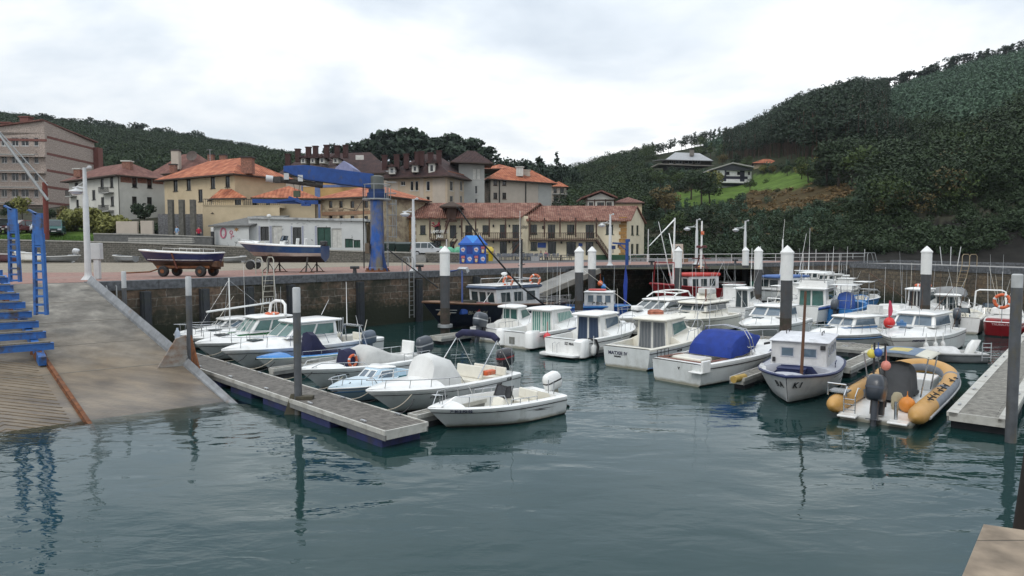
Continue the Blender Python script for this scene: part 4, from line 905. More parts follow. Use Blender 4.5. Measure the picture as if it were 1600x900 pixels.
h=cruiser('cabin_cruiser','white cabin boat with steel rails nearest the foot of the slipway wall',(-16.4,33.3),NQ,5.2,1.9,.8,.7,(-1.0,.5),gm=glass,z1=1.35,win=2,rf=.4)
rods(h.th,[((.2,.3,1.3),(.0,.35,3.2))])
b=MB();b.lathe([(.12,0),(.12,.5),(.05,.62),(.05,.7)],n=12);o=b.build('jerrycan',mat('water_bottle_blue',(.55,.62,.72),.4),smooth=40,loc=P(390/1200*300+180,535,.47)+Vector((0,0,0)));tag(o,'pale bottle standing at the jetty head by the wing plate','bottle')
def pilot(label,stern,hd,L,B,fb,fs,cab,z1,aftg,sideg,curtain_full=True,side=white,under_=white,stripe=None,z0=None,platform=False,rf=.7,name='cabin_boat',frontw=.62,roof=None,bottom=antif,sidepanes=1,tum=.1,cock=None,wf=None):
 th=place_st(name,label,stern,hd,L);h=hull(th,L,B,fb,fs,side=under_,top=side if under_ is not side else None,stripe=stripe,deck=side,floor=deckw,cock=cock or (.05,.36,.3),camber=.3,over=.15,bottom=bottom)
 rubrail(h,blackr,.018,.8);wb=B/2-.48;x0,x1=cab
 lo=house(th,x1-.9,x1+1.35,wb*.92,wb*.52,h.sh(.6)-.1,h.sh(.6)+.42,rf=.8,tum=.08,m=side,name='coach_roof',bevel=.06)
 c=house(th,x0,x1,wb,wb*(wf or .92),.3,z1,rf=rf,ra=.0,tum=tum,m=side,name='wheelhouse',roof=roof or (.1,.42,.12,.10,side,.09),z0f=h.sh(.6))
 if aftg is not None:
  c.pane('aft',.07,.06,.49,.96,aftg,frame,.035,'door_pane');c.pane('aft',.51,.06,.93,.96,aftg,frame,.035,'door_pane')
 for f in ('port','star'):
  for i in range(sidepanes):
   a=.06+.72*i/sidepanes;e_=.06+.72*(i+1)/sidepanes-.02
   if f=='star':a,e_=1-e_,1-a
   c.pane(f,a,.50,e_,.90,sideg,frame,.03)
 c.pane('front',.05,.3,.48,.92,sideg,frame,.03);c.pane('front',.52,.3,.95,.92,sideg,frame,.03)
 bowrail(h,.45,.44,4)
 if platform:
  b=MB();b.loft([rrect(-L/2-.62,-L/2+.05,B*.40,B*.43,.2,.12),rrect(-L/2-.62,-L/2+.05,B*.40,B*.43,.2,.2)]);b.build('swim_platform',white,th,40)
  b=MB()
  for s in (.2,.45):b.tube([(-L/2-.2,s,.2),(-L/2-.2,s,.62),(-L/2-.02,s,.66)],.014,5)
  b.build('boarding_ladder',steel,th)
 h.cab=c;return h
h=pilot('white cabin boat with arched side window and dark outboard, behind the leftmost capped pile',(-1.55,37.0),QD,5.7,2.3,.88,.70,(-.6,1.0),1.68,glassg,glassg,rf=.9,sidepanes=1)
outboard(h.th,-2.85+.03,0,.6,dgrey,1.35,.25,band=alum);siderail(h,.04,.3,.35,steel);siderail(h,.04,.3,.35,steel,-1);rods(h.th,[((-.2,-.5,2.1),(-.3,-.6,4.1))])
h=pilot('white cabin boat with green striped curtains and a pink fender ball',(.15,34.4),QD,6.3,2.55,.98,.80,(-1.0,1.35),1.78,curt_g,curt_g,stripe=None,sidepanes=1)
b=MB();b.hexa([(-.2,-1.30,.88),(1.8,-1.12,1.02),(1.8,-1.10,1.02),(-.2,-1.28,.88)],[(-.2,-1.305,.95),(1.8,-1.125,1.09),(1.8,-1.105,1.09),(-.2,-1.285,.95)])
hullline(h,mat('bright_blue_line',(.03,.10,.45),.4),.93,.018,.45,.8)
for s in (1,-1):b=MB();b.loft([rrect(-3.35,-2.5,.26,.22,.2,.1),rrect(-3.35,-2.5,.26,.22,.2,.82),rrect(-3.25,-2.5,.2,.18,.15,.92)]);b.xf(Matrix.Translation((0,s*.95,0)));b.build('stern_quarter',white,h.th,45)
b=MB();b.box((-3.16,.2,.38),(.03,.35,.35));b.build('transom_vent',mat('vent_grey',(.2,.2,.18),.6),h.th)
rods(h.th,[((-.6,-.7,2.1),(-.65,-.75,4.3)),((-3.0,.5,1.0),(-3.0,.55,1.5))])
buoy(world(h.th,(-2.35,-1.42,.62)),.19,'pink fender ball hanging on the quarter of the green curtained boat',mat('pink_buoy',(.62,.06,.07),.5))
h=pilot('white cabin boat with navy blue curtains and a stern platform',(2.35,31.6),QD,6.3,2.5,.98,.82,(-1.1,1.2),1.78,curt_n,glassb,platform=True)
transom_text(h,'SZ MAR II',.17,.64,blackp,-.45);rods(h.th,[((.2,-.6,2.15),(.15,-.65,4.2)),((-.4,.5,2.15),(-.5,.6,3.0))])
b=MB();b.loft([rrect(-3.35,-2.6,.30,.26,.22,.08),rrect(-3.35,-2.6,.30,.26,.22,.78),rrect(-3.25,-2.6,.24,.2,.18,.87)]);b.xf(Matrix.Translation((0,-.92,0)));b.build('stern_quarter',white,h.th,45)
b=MB();b.tube([(-2.6,-1.0,.86),(-2.3,-1.25,.8),(-2.2,-1.3,.5),(-2.3,-1.3,.2)],.06,7);b.build('coiled_line',blackr,h.th)
fender(h.th,(-2.7,-1.38,.4),'white fender at the stern of the navy curtained boat',frame)
h=pilot('white cabin boat with dark grey curtains and orange rope coiled on its roof',(4.75,28.6),QD,6.9,2.6,1.02,.86,(-1.25,1.1),1.86,curt_s,glassg,bottom=antifr,side=white2,under_=lgrey,sidepanes=1)
transom_text(h,'MATXIE IV',.2,.60,mat('letters_navy',(.02,.02,.06),.5),.4);transom_text(h,'BERMEO',.09,.46,blackp,.4);rods(h.th,[((.6,-.9,1.3),(3.4,-1.2,4.4)),((.4,.6,2.2),(.4,.7,4.6)),((-2.2,1.0,1.0),(-2.2,1.0,1.8))]);lettering(h,'MATXIE',.12,.35,.7,-1)
b=MB()
for k in range(9):a=k*.7;b.torus((0,0,.03+.035*(k//2)),.34-.03*(k%3),.03,'z',18,6)
b.xf(Matrix.Translation((0,0,0)));o=b.build('rope_coil',mat('salmon_rope',(.42,.16,.10),.9,var=.3),smooth=50,loc=world(h.th,(-.35,.35,2.02)));tag(o,'coil of salmon orange rope on the cabin roof of the grey curtained boat','rope coil')
b=MB();b.box((-3.0,.35,.87),(.1,1.5,.05));b.build('quarter_trim',alum,h.th)
hullline(h,stripeb,.1,.03,0,.7,'boot_line')
def b5c():
 L=7.2;th=place_st('motor_boat','white motor boat with bright blue canvas over its cockpit',(6.1,25.4),(.76,.65),L)
 h=hull(th,L,2.6,.92,.80,side=lgrey,top=white,deck=white,floor=white2,cock=(.05,.48,.35),camber=.3,over=.18);rubrail(h,blackr,.022,.8)
 lo=house(th,-.1,1.9,.92,.55,.86,1.28,rf=.9,tum=.12,m=white,name='coach_roof',bevel=.05)
 windscreen(th,[(-.35,.98),(.35,.92),(.95,.55),(.95,-.55),(.35,-.92),(-.35,-.98)],1.12,1.56,.35,glassb,steel)
 canvas(th,[arch(.94,.82,.92,-1.5,0,11,.34),arch(.97,.84,1.25,-1.4,0,11,.34),arch(.98,.86,1.55,-1.15,0,11,.36),arch(.98,.88,1.76,-.8,0,11,.40),arch(.97,.92,1.76,-.3,0,11,.40),arch(.95,1.1,1.70,.2,0,11,.42),arch(.88,1.40,1.54,.72,0,11,.5)],bluec,'canvas_cover',25)
 b=MB()
 for dx,dz in ((-.05,0),(.16,.02)):b.tube([(-.2+dx,-1.12,.84),(-.42+dx,-1.07,1.5),(-.45+dx,-.86,1.84),(-.45+dx,0,1.96),(-.45+dx,.86,1.84),(-.2+dx,1.12,.84)],.016,6)
 b.build('canvas_frame',steel,th)
 b=MB()
 for y0,y1 in ((-1.08,-.85),(.85,1.08)):b.box((-2.6,(y0+y1)/2,.85),(1.5,.2,.02))
 b.box((-3.25,0,.84),(.22,1.7,.02));b.build('teak_capping',teak,th)
 b=MB();b.box((-3.62,-.95,.55),(.5,.55,.06));b.box((-3.5,-1.18,.75),(.5,.1,.45));b.build('stern_wing',white,th,bevel=.03)
 bowrail(h,.74,.55,2,rise=.0);siderail(h,.03,.14,.3,blackp);lettering(h,'LARUS',.16,.62,1.12,-1,mat('blue_letters',(.02,.04,.2),.5));transom_text(h,'v',.2,.6,blackp,-.1)
 b=MB();b.box((1.1,-.96,1.18),(.45,.02,.09));b.build('deck_vent',blackp,th);rods(th,[((-.9,.9,1.0),(-.9,1.1,4.2)),((-.2,.9,1.3),(.1,1.0,4.0))],r=.016)
 b=MB();b.box((-2.3,.3,.6),(.8,1.4,.5));b.build('engine_box',white2,th,bevel=.05)
b5c()
yb=MB();yb.tube([P(1146,593,.42),P(1163,589,.42)],.13,8);o=yb.build('finger_end',mat('yellow_rubber',(.42,.28,.07),.6,var=.2),smooth=60);tag(o,'yellow rubber bumper on the mooring finger between the blue covered and the wooden boat','bumper')
def baki():
 L=7.7;th=place('wooden_boat','pale grey wooden boat with square wheelhouse, navy trim and BA KI on the bow',(8.6,21.5),(-.5,-.866),L)
 gw=mat('painted_wood_grey',(.57,.565,.56),.45,var=.08,dirt=(.38,.38,.42),dscale=1.5,streak=2,dlo=.55,dhi=.8);gw2=mat('painted_wood_lilac',(.40,.41,.45),.5,var=.1)
 nv=mat('navy_trim',(.018,.028,.095),.5,var=.2)
 h=hull(th,L,2.6,.98,.70,side=gw,deck=gw2,floor=nv,top=gw,cock=(.70,.93,.42),camber=.12,over=.07,sw=.80,tuck=.22,full=3.6,cap=.14);rubrail(h,nv,.05,.99,'gunwale');hullline(h,blackp,.80,.012,.30,.70,'rubbing_strake');hullline(h,blackp,.45,.012,.35,.52,'bilge_strake')
 c=house(th,-1.55,1.15,.98,.92,.45,1.74,rf=.0,tum=.03,m=gw,name='wheelhouse',bevel=.02);slab(th,-1.75,1.25,1.03,.98,1.74,.06,mat('roof_pale',(.62,.63,.66),.5,dirt=(.4,.4,.4),dscale=2),.10,.06)
 wf=mat('window_frame_grey',(.4,.41,.45),.5)
 c.pane('front',.18,.60,.42,.86,glassb,wf,.03);c.pane('front',.58,.60,.83,.86,glassb,wf,.03)
 for f in ('port','star'):
  for u in (.14,.45,.72):c.pane(f,u,.62,u+.18,.88,glassb,wf,.03)
 b=MB();b.box((1.62,-.12,.66),(.75,.85,.50));b.build('engine_hatch',nv,th,bevel=.015);b=MB();b.box((1.62,-.12,.93),(.82,.92,.04));b.build('hatch_lid',nv,th,bevel=.01)
 b=MB();b.tube([(2.55,.28,.6),(2.45,.34,3.6)],[.055,.04],10);b.build('mast',mat('rust_brown_mast',(.12,.055,.03),.6,var=.2),th,60)
 for s in (1,-1):b=MB();b.tube([(-.9,s*.6,1.85),(-.9,s*.6,1.97),(-.2,s*.6,1.97),(-.2,s*.6,1.85)],.016,5);b.build('roof_rail',blackp,th)
 b=MB();b.box((1.19,.78,1.6),(.05,.16,.14));b.box((1.19,-.80,1.1),(.05,.1,.16));b.build('nav_light',blackp,th)
 b=MB();b.box((-2.2,0,.66),(1.0,1.4,.25));b.build('aft_locker',nv,th,bevel=.02)
 for body,s,t in (('B',-1,.950),('A',-1,.975),('K',1,.968),('I',1,.945)):lettering(h,body,.30,t,.68,s,blackp,off=.025)
 b=MB();b.tube([(-.2,1.1,.82),(.5,1.12,.84),(.55,1.12,1.02),(-.15,1.1,1.02)],.02,5);b.build('side_cleat',nv,th)
 o=MB();o.tube([(2.5,-.9,.98),(2.0,-1.08,.92),(1.2,-1.18,.86)],.08,7);o.build('furled_sail',white,th)
 return th
baki()
def rib():
 L=7.7;th=place_st('inflatable_boat','orange and grey rigid inflatable with grey outboard and canvas canopy',(10.55,19.75),QD,L);hw=1.07;r=.265
 orn=mat('orange_tube',(.50,.275,.075),.5,var=.08,dirt=(.45,.26,.10),dscale=1.5,bump=.05);gry=mat('grey_tube_band',(.17,.19,.22),.6,var=.1);blk=mat('grey_rubbing',(.35,.36,.36),.6)
 pth=[(-L/2,hw),(-L/2+1,hw),(-1,hw),(.6,hw),(1.6,hw*.97),(2.4,hw*.85),(2.95,hw*.62),(3.3,hw*.3),(3.4,0)]
 pts=[(x,y,.38+.30*max(0,(x+1)/4.4)**2)for x,y in pth];pts+=[(x,-y,z)for x,y,z in pts[-2::-1]]
 P3=[]
 for i in range(len(pts)-1):
  p0=Vector(pts[max(i-1,0)]);p1=Vector(pts[i]);p2=Vector(pts[i+1]);p3=Vector(pts[min(i+2,len(pts)-1)])
  for k in range(4):t=k/4;P3 .append(.5*((2*p1)+(p2-p0)*t+(2*p0-5*p1+4*p2-p3)*t*t+(-p0+3*p1-3*p2+p3)*t**3))
 P3 .append(Vector(pts[-1]));b=MB();n=len(P3);b.tube(P3,r,18)
 b.m=[0]*len(b.f);k=18
 for i in range(n-1):
  s=abs(P3[i].x)
  for j in range(k):
   x=P3[i].x
   if (-.35<x<.1)or (1.9<x<2.1)or (j in (3,4,5)and x>-2.2 or j in (13,14,15)and x>-2.2):b.m[i*k+j]=1
 col=b.build('inflatable_collar',[orn,gry],th,60)
 for s in (1,-1):
  b=MB();b.lathe([(r*1.0,0),(r*.98,-.12),(r*.85,-.32),(r*.5,-.5),(.03,-.58)],(-L/2,s*hw,.38),18,axis='x');b.build('tube_cone',orn,th,60)
  b=MB();b.tube([p+Vector((0,s*0+(r*.95 if p.y>0 else -r*.95),-.08))for p in P3 if (p.y*s)>.2],.045,6);b.build('rubbing_strake',blk,th,60)
  b=MB()
  for x in (-3.1,-2.7,-2.2,-1.5,-1.0,-.5,.6,1.2):b.tube([(x,s*(hw+.1),.70),(x+.12,s*(hw+.2),.66),(x+.24,s*(hw+.02),.71)],.018,5);b.box((x,s*(hw+.1),.68),(.1,.06,.02))
  b.build('grab_line',blackr,th)
 b=MB();b.loft([rrect(-L/2-.3,2.6,.85,.5,.2,-.25),rrect(-L/2-.35,3.0,1.0,.6,.2,.12),rrect(-L/2-.35,3.0,1.0,.6,.2,.2)]);b.build('hull',white,th,40)
 b=MB();b.box((1.6,0,.38),(1.3,1.2,.40));b.build('bow_locker',white,th,bevel=.05);b=MB();b.box((-.1,0,.27),(.7,.7,.12));b.build('deck_hatch',blackp,th,bevel=.02)
 b=MB();b.box((-1.2,.1,.75),(.7,.75,1.1));b.build('console',mat('console_grey_cover',(.11,.115,.12),.8,bump=.4,bscale=5),th,bevel=.12)
 canvas(th,[arch(.46,.4,.45,-.5,0),arch(.45,.4,1.3,-.62,0),arch(.43,.35,1.42,-1.0,0),arch(.44,.35,1.36,-1.5,0),arch(.46,.3,1.0,-1.85,0),arch(.46,.3,.4,-2.0,0)],mat('dark_grey_canvas',(.055,.058,.062),.85,bump=.5,bscale=4),'console_cover',50)
 top=mat('canopy_cream',(.56,.54,.46),.8,var=.06,bump=.2,bscale=4);bl=mat('canopy_blue',(.15,.20,.27),.8,var=.1);ye=mat('canopy_yellow',(.50,.42,.16),.8)
 def ct(x,y):return (x,y,1.78-.10*(y/.95)**2-.02*(x+.9)**2)
 b=MB();N_=14
 for i in range(N_):
  for j in range(8):
   y0=-.98+1.96*i/N_;y1=-.98+1.96*(i+1)/N_;x0=-1.75+1.7*j/8;x1=-1.75+1.7*(j+1)/8;yc=(y0+y1)/2;xc=(x0+x1)/2
   m=0 if abs(yc)>.52 else (2 if (yc/.34)**2+((xc+.9)/.5)**2<1 else 1)
   b.poly([ct(x0,y0),ct(x1,y0),ct(x1,y1),ct(x0,y1)],m)
 o=b.build('canopy',[top,bl,ye],th,40);s_=o.modifiers.new('thick','SOLIDIFY');s_.thickness=.03
 for x in (-1.7,-.1):
  for y in (-.9,.9):b=MB();b.tube([(x,y*.8,.45),(x,y,1.70)],.022,6);b.build('canopy_pole',steel,th)
 b=MB()
 for y in (.45,.15):b.tube([(-2.35,y,.3),(-2.35,y,2.1)],.03,6)
 b.tube([(-2.35,.45,1.5),(-2.35,.15,1.5)],.02,6);b.build('stern_mast',blackp,th)
 outboard(th,-L/2-.05,-.05,.46,mat('engine_dark',(.028,.034,.045),.35,coat=.2),1.32,.22,band=mat('engine_band',(.05,.06,.08),.4))
 b=MB();b.tube([(-L/2-.55,.45,.25),(-L/2-.55,.45,.75),(-L/2-.25,.45,.95),(-L/2,.45,.9)],.018,5);b.tube([(-L/2-.55,.75,.25),(-L/2-.55,.75,.75),(-L/2-.25,.75,.95),(-L/2,.75,.9)],.018,5)
 for z in (.35,.5,.65):b.tube([(-L/2-.55,.45,z),(-L/2-.55,.75,z)],.014,5)
 b.build('boarding_ladder',steel,th)
 b=MB();b.tube([(-L/2-.1,hw-.25,.62),(-L/2-.1,hw-.25,.98),(-L/2-.1,hw+.25,.98),(-L/2-.1,hw+.25,.62)],.03,6);b.box((-L/2+.25,hw,.72),(.5,.5,.05));b.build('stern_seat',steel,th)
 for s in (1,-1):b=MB();b.box((-L/2-.45,s*.65,.16),(.45,.5,.06));b.build('step_board',white,th,bevel=.02)
 b=MB();b.tube([(-L/2-.3,-.55,.2),(-L/2-.3,-.55,.7)],.05,8);b.build('fuel_filler',steel,th,60)
 b=MB();b.lathe([(.14,0),(.17,.12),(.16,.38),(.1,.5),(.03,.52)],n=12);o=b.build('sack',mat('beige_sack',(.34,.30,.20),.9,bump=.6,bscale=6),smooth=60,loc=world(th,(-2.75,-.3,.2)));tag(o,'beige sack behind the outboard of the orange inflatable','sack')
 buoy(world(th,(-2.95,-.6,.42)),.22,'large orange buoy lying in the stern of the orange inflatable',mat('orange_ball',(.62,.22,.03),.5),hang=.1)
 buoy(world(th,(-2.35,.12,1.42)),.14,'salmon pink ball on the mast of the orange inflatable',mat('salmon_ball',(.62,.22,.17),.5),hang=.3)
 buoy(world(th,(-2.37,.52,1.75)),.13,'yellow half of the small float on the inflatable mast',mat('yellow_ball',(.62,.52,.08),.5),hang=.1);buoy(world(th,(-2.37,.34,1.80)),.125,'blue float beside the yellow one on the inflatable mast',royal,hang=.15)
rib()
# boats behind the long pontoon
h=cruiser('motor_yacht','white motor yacht with dark wraparound windscreen and roof rail behind the curtained boats',(6.1,39.4),NQ,9.2,3.0,1.0,.9,(-2.6,1.5),gm=glass,z1=1.78,win=3,rf=1.3,under_=white,cock=(.05,.2,.5),sidepanes=2)
b=MB()
for s in (1,-1):b.tube([(-.2,s*.9,1.95),(-.9,s*.85,2.2),(-2.4,s*.85,2.26),(-2.6,s*.9,1.95)],.045,7)
b.tube([(-2.4,.85,2.26),(-2.5,0,2.32),(-2.4,-.85,2.26)],.045,7);b.tube([(-.9,.85,2.2),(-.8,0,2.24),(-.9,-.85,2.2)],.045,7);b.build('roof_rail',white,h.th,60)
rods(h.th,[((1.2,1.1,1.4),(4.2,2.6,3.6)),((1.2,-1.1,1.4),(3.0,-3.8,3.8)),((-1,.9,2.2),(-1,1,4.6))],white2)
b=MB();b.box((2.9,.2,1.5),(.6,.5,.25));b.build('liferaft_box',white,h.th,bevel=.05)
b=MB();b.prism([(0,0),(.16,.1),(.22,1.6),(.08,2.6),(-.06,1.2)],-.02,.02,axis='y');o=b.build('furled_flag',bluec,loc=D(975,476,44));tag(o,'narrow blue cloth hanging from an outrigger in front of the quay wall','flag')
h=cruiser('fishing_cruiser','cream fishing cruiser with a navy roof edge and wide wheelhouse windows',(8.7,38.4),NQ,7.6,2.7,1.05,.9,(-2.0,.9),side=white2,under_=white2,gm=glass,z1=1.66,win=2,rf=.25,roofm=navyp,sidepanes=2)
slab(h.th,-2.3,.95,1.0,.95,1.74,.12,white2,.05,name='roof_deck');b=MB();b.loft([rrect(-1.6,-.2,.5,.4,.2,1.95),rrect(-1.55,-.4,.45,.35,.2,2.3)]);b.build('flybridge_seat',white2,h.th,40)
b=MB();b.box((-.5,.3,2.45),(.7,.9,.35));b.build('folded_cover',greyc,h.th,bevel=.08)
rods(h.th,[((-.2,1.1,1.2),(.8,2.2,4.3)),((.1,-1.1,1.2),(1.0,-2.2,4.2)),((-1.8,.8,1.9),(-1.8,.8,4.2)),((1.2,.4,1.4),(1.2,.4,3.4))])
b=MB();b.tube([(.3,.6,1.2),(.3,.6,2.6)],.05,8);b.build('davit',teak,h.th,60)
h=cruiser('cabin_cruiser','white cabin cruiser with a big windscreen facing the viewer, left of the tallest capped pile',(12.0,35.6),NQ,7.4,2.7,1.0,.88,(-1.6,.85),gm=glassb,z1=1.75,win=2,rf=.65,under_=lgrey,sidepanes=1)
rods(h.th,[((-1,.8,2.2),(-1,.9,4.8)),((.3,-1.0,1.3),(2.0,-2.2,4.5)),((-1.2,-.8,2.2),(-1.3,-1.0,4.4))]);b=MB();b.tube([(-1.2,-.6,1.85),(-1.2,-.6,2.15),(-1.2,.6,2.15),(-1.2,.6,1.85)],.03,6);b.build('roof_rail',white,h.th)
h=cruiser('pilot_boat','white pilot boat with blue stripes and grey blue windscreen behind the wooden boat',(14.5,33.7),(-.86,-.51),6.1,2.3,.78,.68,(-1.4,.55),gm=glassb,z1=1.48,win=2,rf=.4,accent=stripeb,under_=white,sidepanes=1)
hullline(h,stripeb,.72,.05,.02,.95,'blue_stripe');rods(h.th,[((-.5,.3,1.7),(-.5,.3,2.8))])
h=cruiser('cabin_cruiser','big white cabin cruiser with two large windscreen panes behind the orange inflatable',(16.9,30.7),(-.72,-.69),7.6,2.75,1.02,.9,(-1.7,.75),gm=glassb,z1=1.82,win=2,rf=.45,under_=white,sidepanes=1)
lettering(h,'TXISPARRI',.16,.84,.82,1,mat('letters_navy',(.02,.02,.06),.5));rods(h.th,[((-.4,-.4,2.05),(-.4,-.3,4.2)),((.0,.7,2.05),(-.9,1.8,4.0)),((-1.2,.6,2.0),(-1.2,.6,3.9)),((-.2,.1,2.0),(-.3,.1,3.2)),((-1.9,1.0,1.0),(-2.2,1.6,3.6))],wood_d)
for k,t in enumerate((.80,.72,.64)):p=h.g(t,-.1,-.45,1);fender(h.th,p,'one of three white fenders on the port bow of the big cruiser behind the inflatable',frame,.11,.48,'white fenders on the cruiser bow')
b=MB();b.tube([(3.2,-.25,1.3),(3.2,-.25,2.5)],.016,6);b.build('flagstaff',steel,h.th)
buoy(world(h.th,(3.2,-.25,1.62)),.24,'bright red buoy ball hanging over the bow of the big cruiser',redb,hang=.2)
b=MB();b.prism([(-.04,0),(.08,.04),(.13,.25),(.10,.48),(.03,.72),(-.02,.74),(-.05,.35)],-.03,.03,axis='y');w_=world(h.th,(3.2,-.25,1.9));o=b.build('flag',mat('pink_flag',(.55,.07,.12),.8),loc=w_);tag(o,'drooping pink red flag above the red buoy ball','flag')
b=MB();b.box((0,0,.1),(.3,.3,.2));b.lathe([(.1,.2),(.06,.3),(.02,.32)],n=10);w_=world(h.th,(2.5,.05,1.42));o=b.build('bucket',stripeb,loc=w_,bevel=.02);tag(o,'small blue container on the foredeck behind the red buoy','container')
h=pilot('large white boat with blue sheer stripe and glazed aft door behind the tallest pile',(19.2,46.2),QD,8.2,3.0,1.35,1.15,(-1.4,1.8),2.15,glassg,glassg,stripe=royal,rf=.8)
c=house(h.th,-1.2,1.2,1.0,.9,2.2,2.75,rf=.4,m=white,name='flybridge',bevel=.06);slab(h.th,-1.5,1.2,.95,.85,3.25,.07,white,.08,.3,'hardtop')
b=MB()
for x in (-1.2,.8):
 for y in (-.8,.8):b.tube([(x,y,2.6),(x,y*.95,3.28)],.03,6)
b.build('hardtop_frame',steel,c.o);rods(h.th,[((-1,.9,3.3),(-1.1,1.0,5.0)),((.2,-.8,3.3),(.2,-.9,4.7))]);hullline(h,royal,.90,.05,0,.98,'blue_stripe')
def sunboat(label,st,hd,L,B,sidem,deckm=white,extras=None,name='motor_boat',fb=.95,fs=.8,cock=(.06,.62,.2),**k):
 th=place_st(name,label,st,hd,L);k.setdefault('sw',.86);h=hull(th,L,B,fb,fs,side=sidem,deck=deckm,floor=deckm,cock=cock,camber=.2,over=.16,**k);rubrail(h,blackr,.02,.85);h.th=th;return h
h=sunboat('blue fishing boat with a white T-top over a navy console',(21.8,46.3),QD,6.4,2.3,midblue,mat('mid_blue_deck',(.05,.20,.45),.5),fb=1.1,fs=.9)
console(h.th,-.9,.2,.5,1.0,royal,False);slab(h.th,-2.0,.2,.85,.8,2.45,.06,white,.04,.25,'t_top')
b=MB()
for x in (-1.7,-.1):
 for y in (-.6,.6):b.tube([(x,y*.8,.3),(x,y,2.46)],.03,6)
b.tube([(-1.7,-.55,1.4),(-1.7,.55,1.4)],.02,6);b.build('t_top_frame',steel,h.th);canvas(h.th,[arch(.5,.3,1.2,-.3,0),arch(.52,.3,2.0,-.6,0),arch(.52,.3,2.0,-1.3,0),arch(.5,.3,1.0,-1.5,0)],royal,'console_cover')
bowrail(h,.45,.4,4,m=midblue,r=.03);rods(h.th,[((-1.6,.7,2.5),(-2.8,2.3,3.2)),((-1.6,-.7,2.5),(-2.6,-2.6,3.0)),((-1,0,2.5),(-1,0,3.6))])
outboard(h.th,-3.2,.0,.8,dgrey,1.2,.0)
h=sunboat('long low white launch with lettered transom in front of the stone pier corner',(22.0,43.2),(.83,.56),7.0,2.5,white,white,fb=1.0,fs=.85,cock=(.06,.35,.3))
c=house(h.th,-.4,1.9,.8,.45,.95,1.35,rf=.9,tum=.15,m=white,name='cuddy',bevel=.06);transom_text(h,'VILA MARIA',.14,.66,blackp,.2);transom_text(h,'BERMEO 17',.12,.50,blackp,.2)
b=MB();b.box((-1.7,.2,1.1),(.5,.8,.5));b.build('vent_box',frame,h.th,bevel=.02);rods(h.th,[((-1.6,.7,1),(-1.6,.7,3.4)),((.6,-.3,1.3),(.4,-.4,3.9)),((-1.9,.2,1),(-1.9,.2,2.5))]);rods(h.th,[((-1.6,.7,3.4),(.2,-1.6,1.2))],wood_d,'boom',.03)
b=MB();b.box((-1.6,.7,2.35),(.5,.9,.04));b.build('crosstree',alum,h.th)
h=pilot('white cabin boat with orange ring on its roof before the pier pile',(26.4,46.4),(.8,.6),6.2,2.3,1.05,.9,(-1.2,.7),2.15,blackp,glass,rf=.5)
lifebuoy(world(h.th,(-.3,.0,2.42)),0,'orange lifebuoy flat on the roof of the cabin boat before the pier',.42,0);rods(h.th,[((-1.3,.9,.9),(-1.5,1.1,4.8)),((-.2,-.6,2.2),(-.2,-.7,4.0)),((-1.2,-.8,1),(-1.0,-.8,3.6))])
h=sunboat('white boat with blue painted sides lying under the pier pile',(26.9,43.4),(.86,.5),5.2,2.0,mat('blue_white_side',(.13,.28,.58),.4),white,fb=.9,fs=.8);rods(h.th,[((-1,0,.8),(-1,0,2.2))]);console(h.th,-.5,.2,.4,.8)
h=pilot('white boat with a grey canvas top over its cabin, below the pier wall',(29.0,46.2),(.6,.8),6.4,2.6,1.1,.95,(-1.4,.9),1.75,glass,glass,rf=.5)
canvas(h.th,[arch(1.06,1.72,1.80,.75,0),arch(1.04,1.72,2.3,.4,0),arch(1.05,1.72,2.35,-1.2,0),arch(1.05,1.72,1.85,-1.5,0)],mat('grey_vinyl',(.20,.21,.215),.5),'canvas_top')
h=sunboat('white open boat with dark outboard, stern to the viewer, near the red boat',(26.4,40.6),(.6,.8),5.4,2.35,white,white2,fb=1.05,fs=.92,cock=(.07,.78,.2));outboard(h.th,-2.72,.1,.75,dgrey,1.15,.0);console(h.th,.0,.2,.4,.8,white2,True,glassb);bowrail(h,.5,.4,4);siderail(h,.1,.4,.25)
rods(h.th,[((-.6,.7,.9),(-.6,.7,2.2))]);lettering(h,'JOSU',.13,.15,.72,-1)
fender(h.th,(-1.6,-1.28,.55),'long white fender on the side of the open boat with dark outboard',frame,.15,.8)
h=sunboat('red hulled white decked boat moored beyond the right pontoon',(27.3,38.4),(.65,.76),6.2,2.05,mat('bright_red_hull',(.30,.012,.018),.3,coat=.3),white,fb=1.0,fs=.8,cock=(.12,.42,.3),tuck=.10,sw=.8);transom_text(h,'TXURRUTA',.17,.74,mat('letters_pink',(.5,.3,.3),.5))
c=house(h.th,-.3,1.6,.85,.5,1.1,1.5,rf=.8,tum=.12,m=white,name='coach_roof',bevel=.06);b=MB();b.box((-2.2,0,.75),(.7,1.6,.5));b.build('red_cushion',redp,h.th,bevel=.05)
rods(h.th,[((-2.9,.0,1.0),(-2.9,.05,3.7)),((-1.3,.8,1.0),(-1.3,.9,3.6))],white)
b=MB();b.tube([(-2.95,0,.9),(-2.95,0,1.75)],.025,6);b.build('lifebuoy_post',steel,h.th)
lifebuoy(world(h.th,(-3.0,0,2.05)),h.th.rotation_euler.z+pi/2,'upright orange lifebuoy on a post at the stern of the red boat',.36)
h=sunboat('white centre console boat with a square tubular arch, behind the red boat',(29.6,42.8),(.6,.8),5.8,2.2,white,white,fb=1.1,fs=.95)
b=MB()
b.tube([(-.9,.85,.95),(-.6,.8,2.2),(-.55,.6,2.3),(-.55,-.6,2.3),(-.6,-.8,2.2),(-.9,-.85,.95)],.05,7);b.build('arch',white,h.th,60);console(h.th,.2,.2,.5,.9,white2,True,glassb);rods(h.th,[((-.55,0,2.3),(-.6,.1,4.6)),((-.55,-.6,2.3),(-.5,-.6,4.6))])
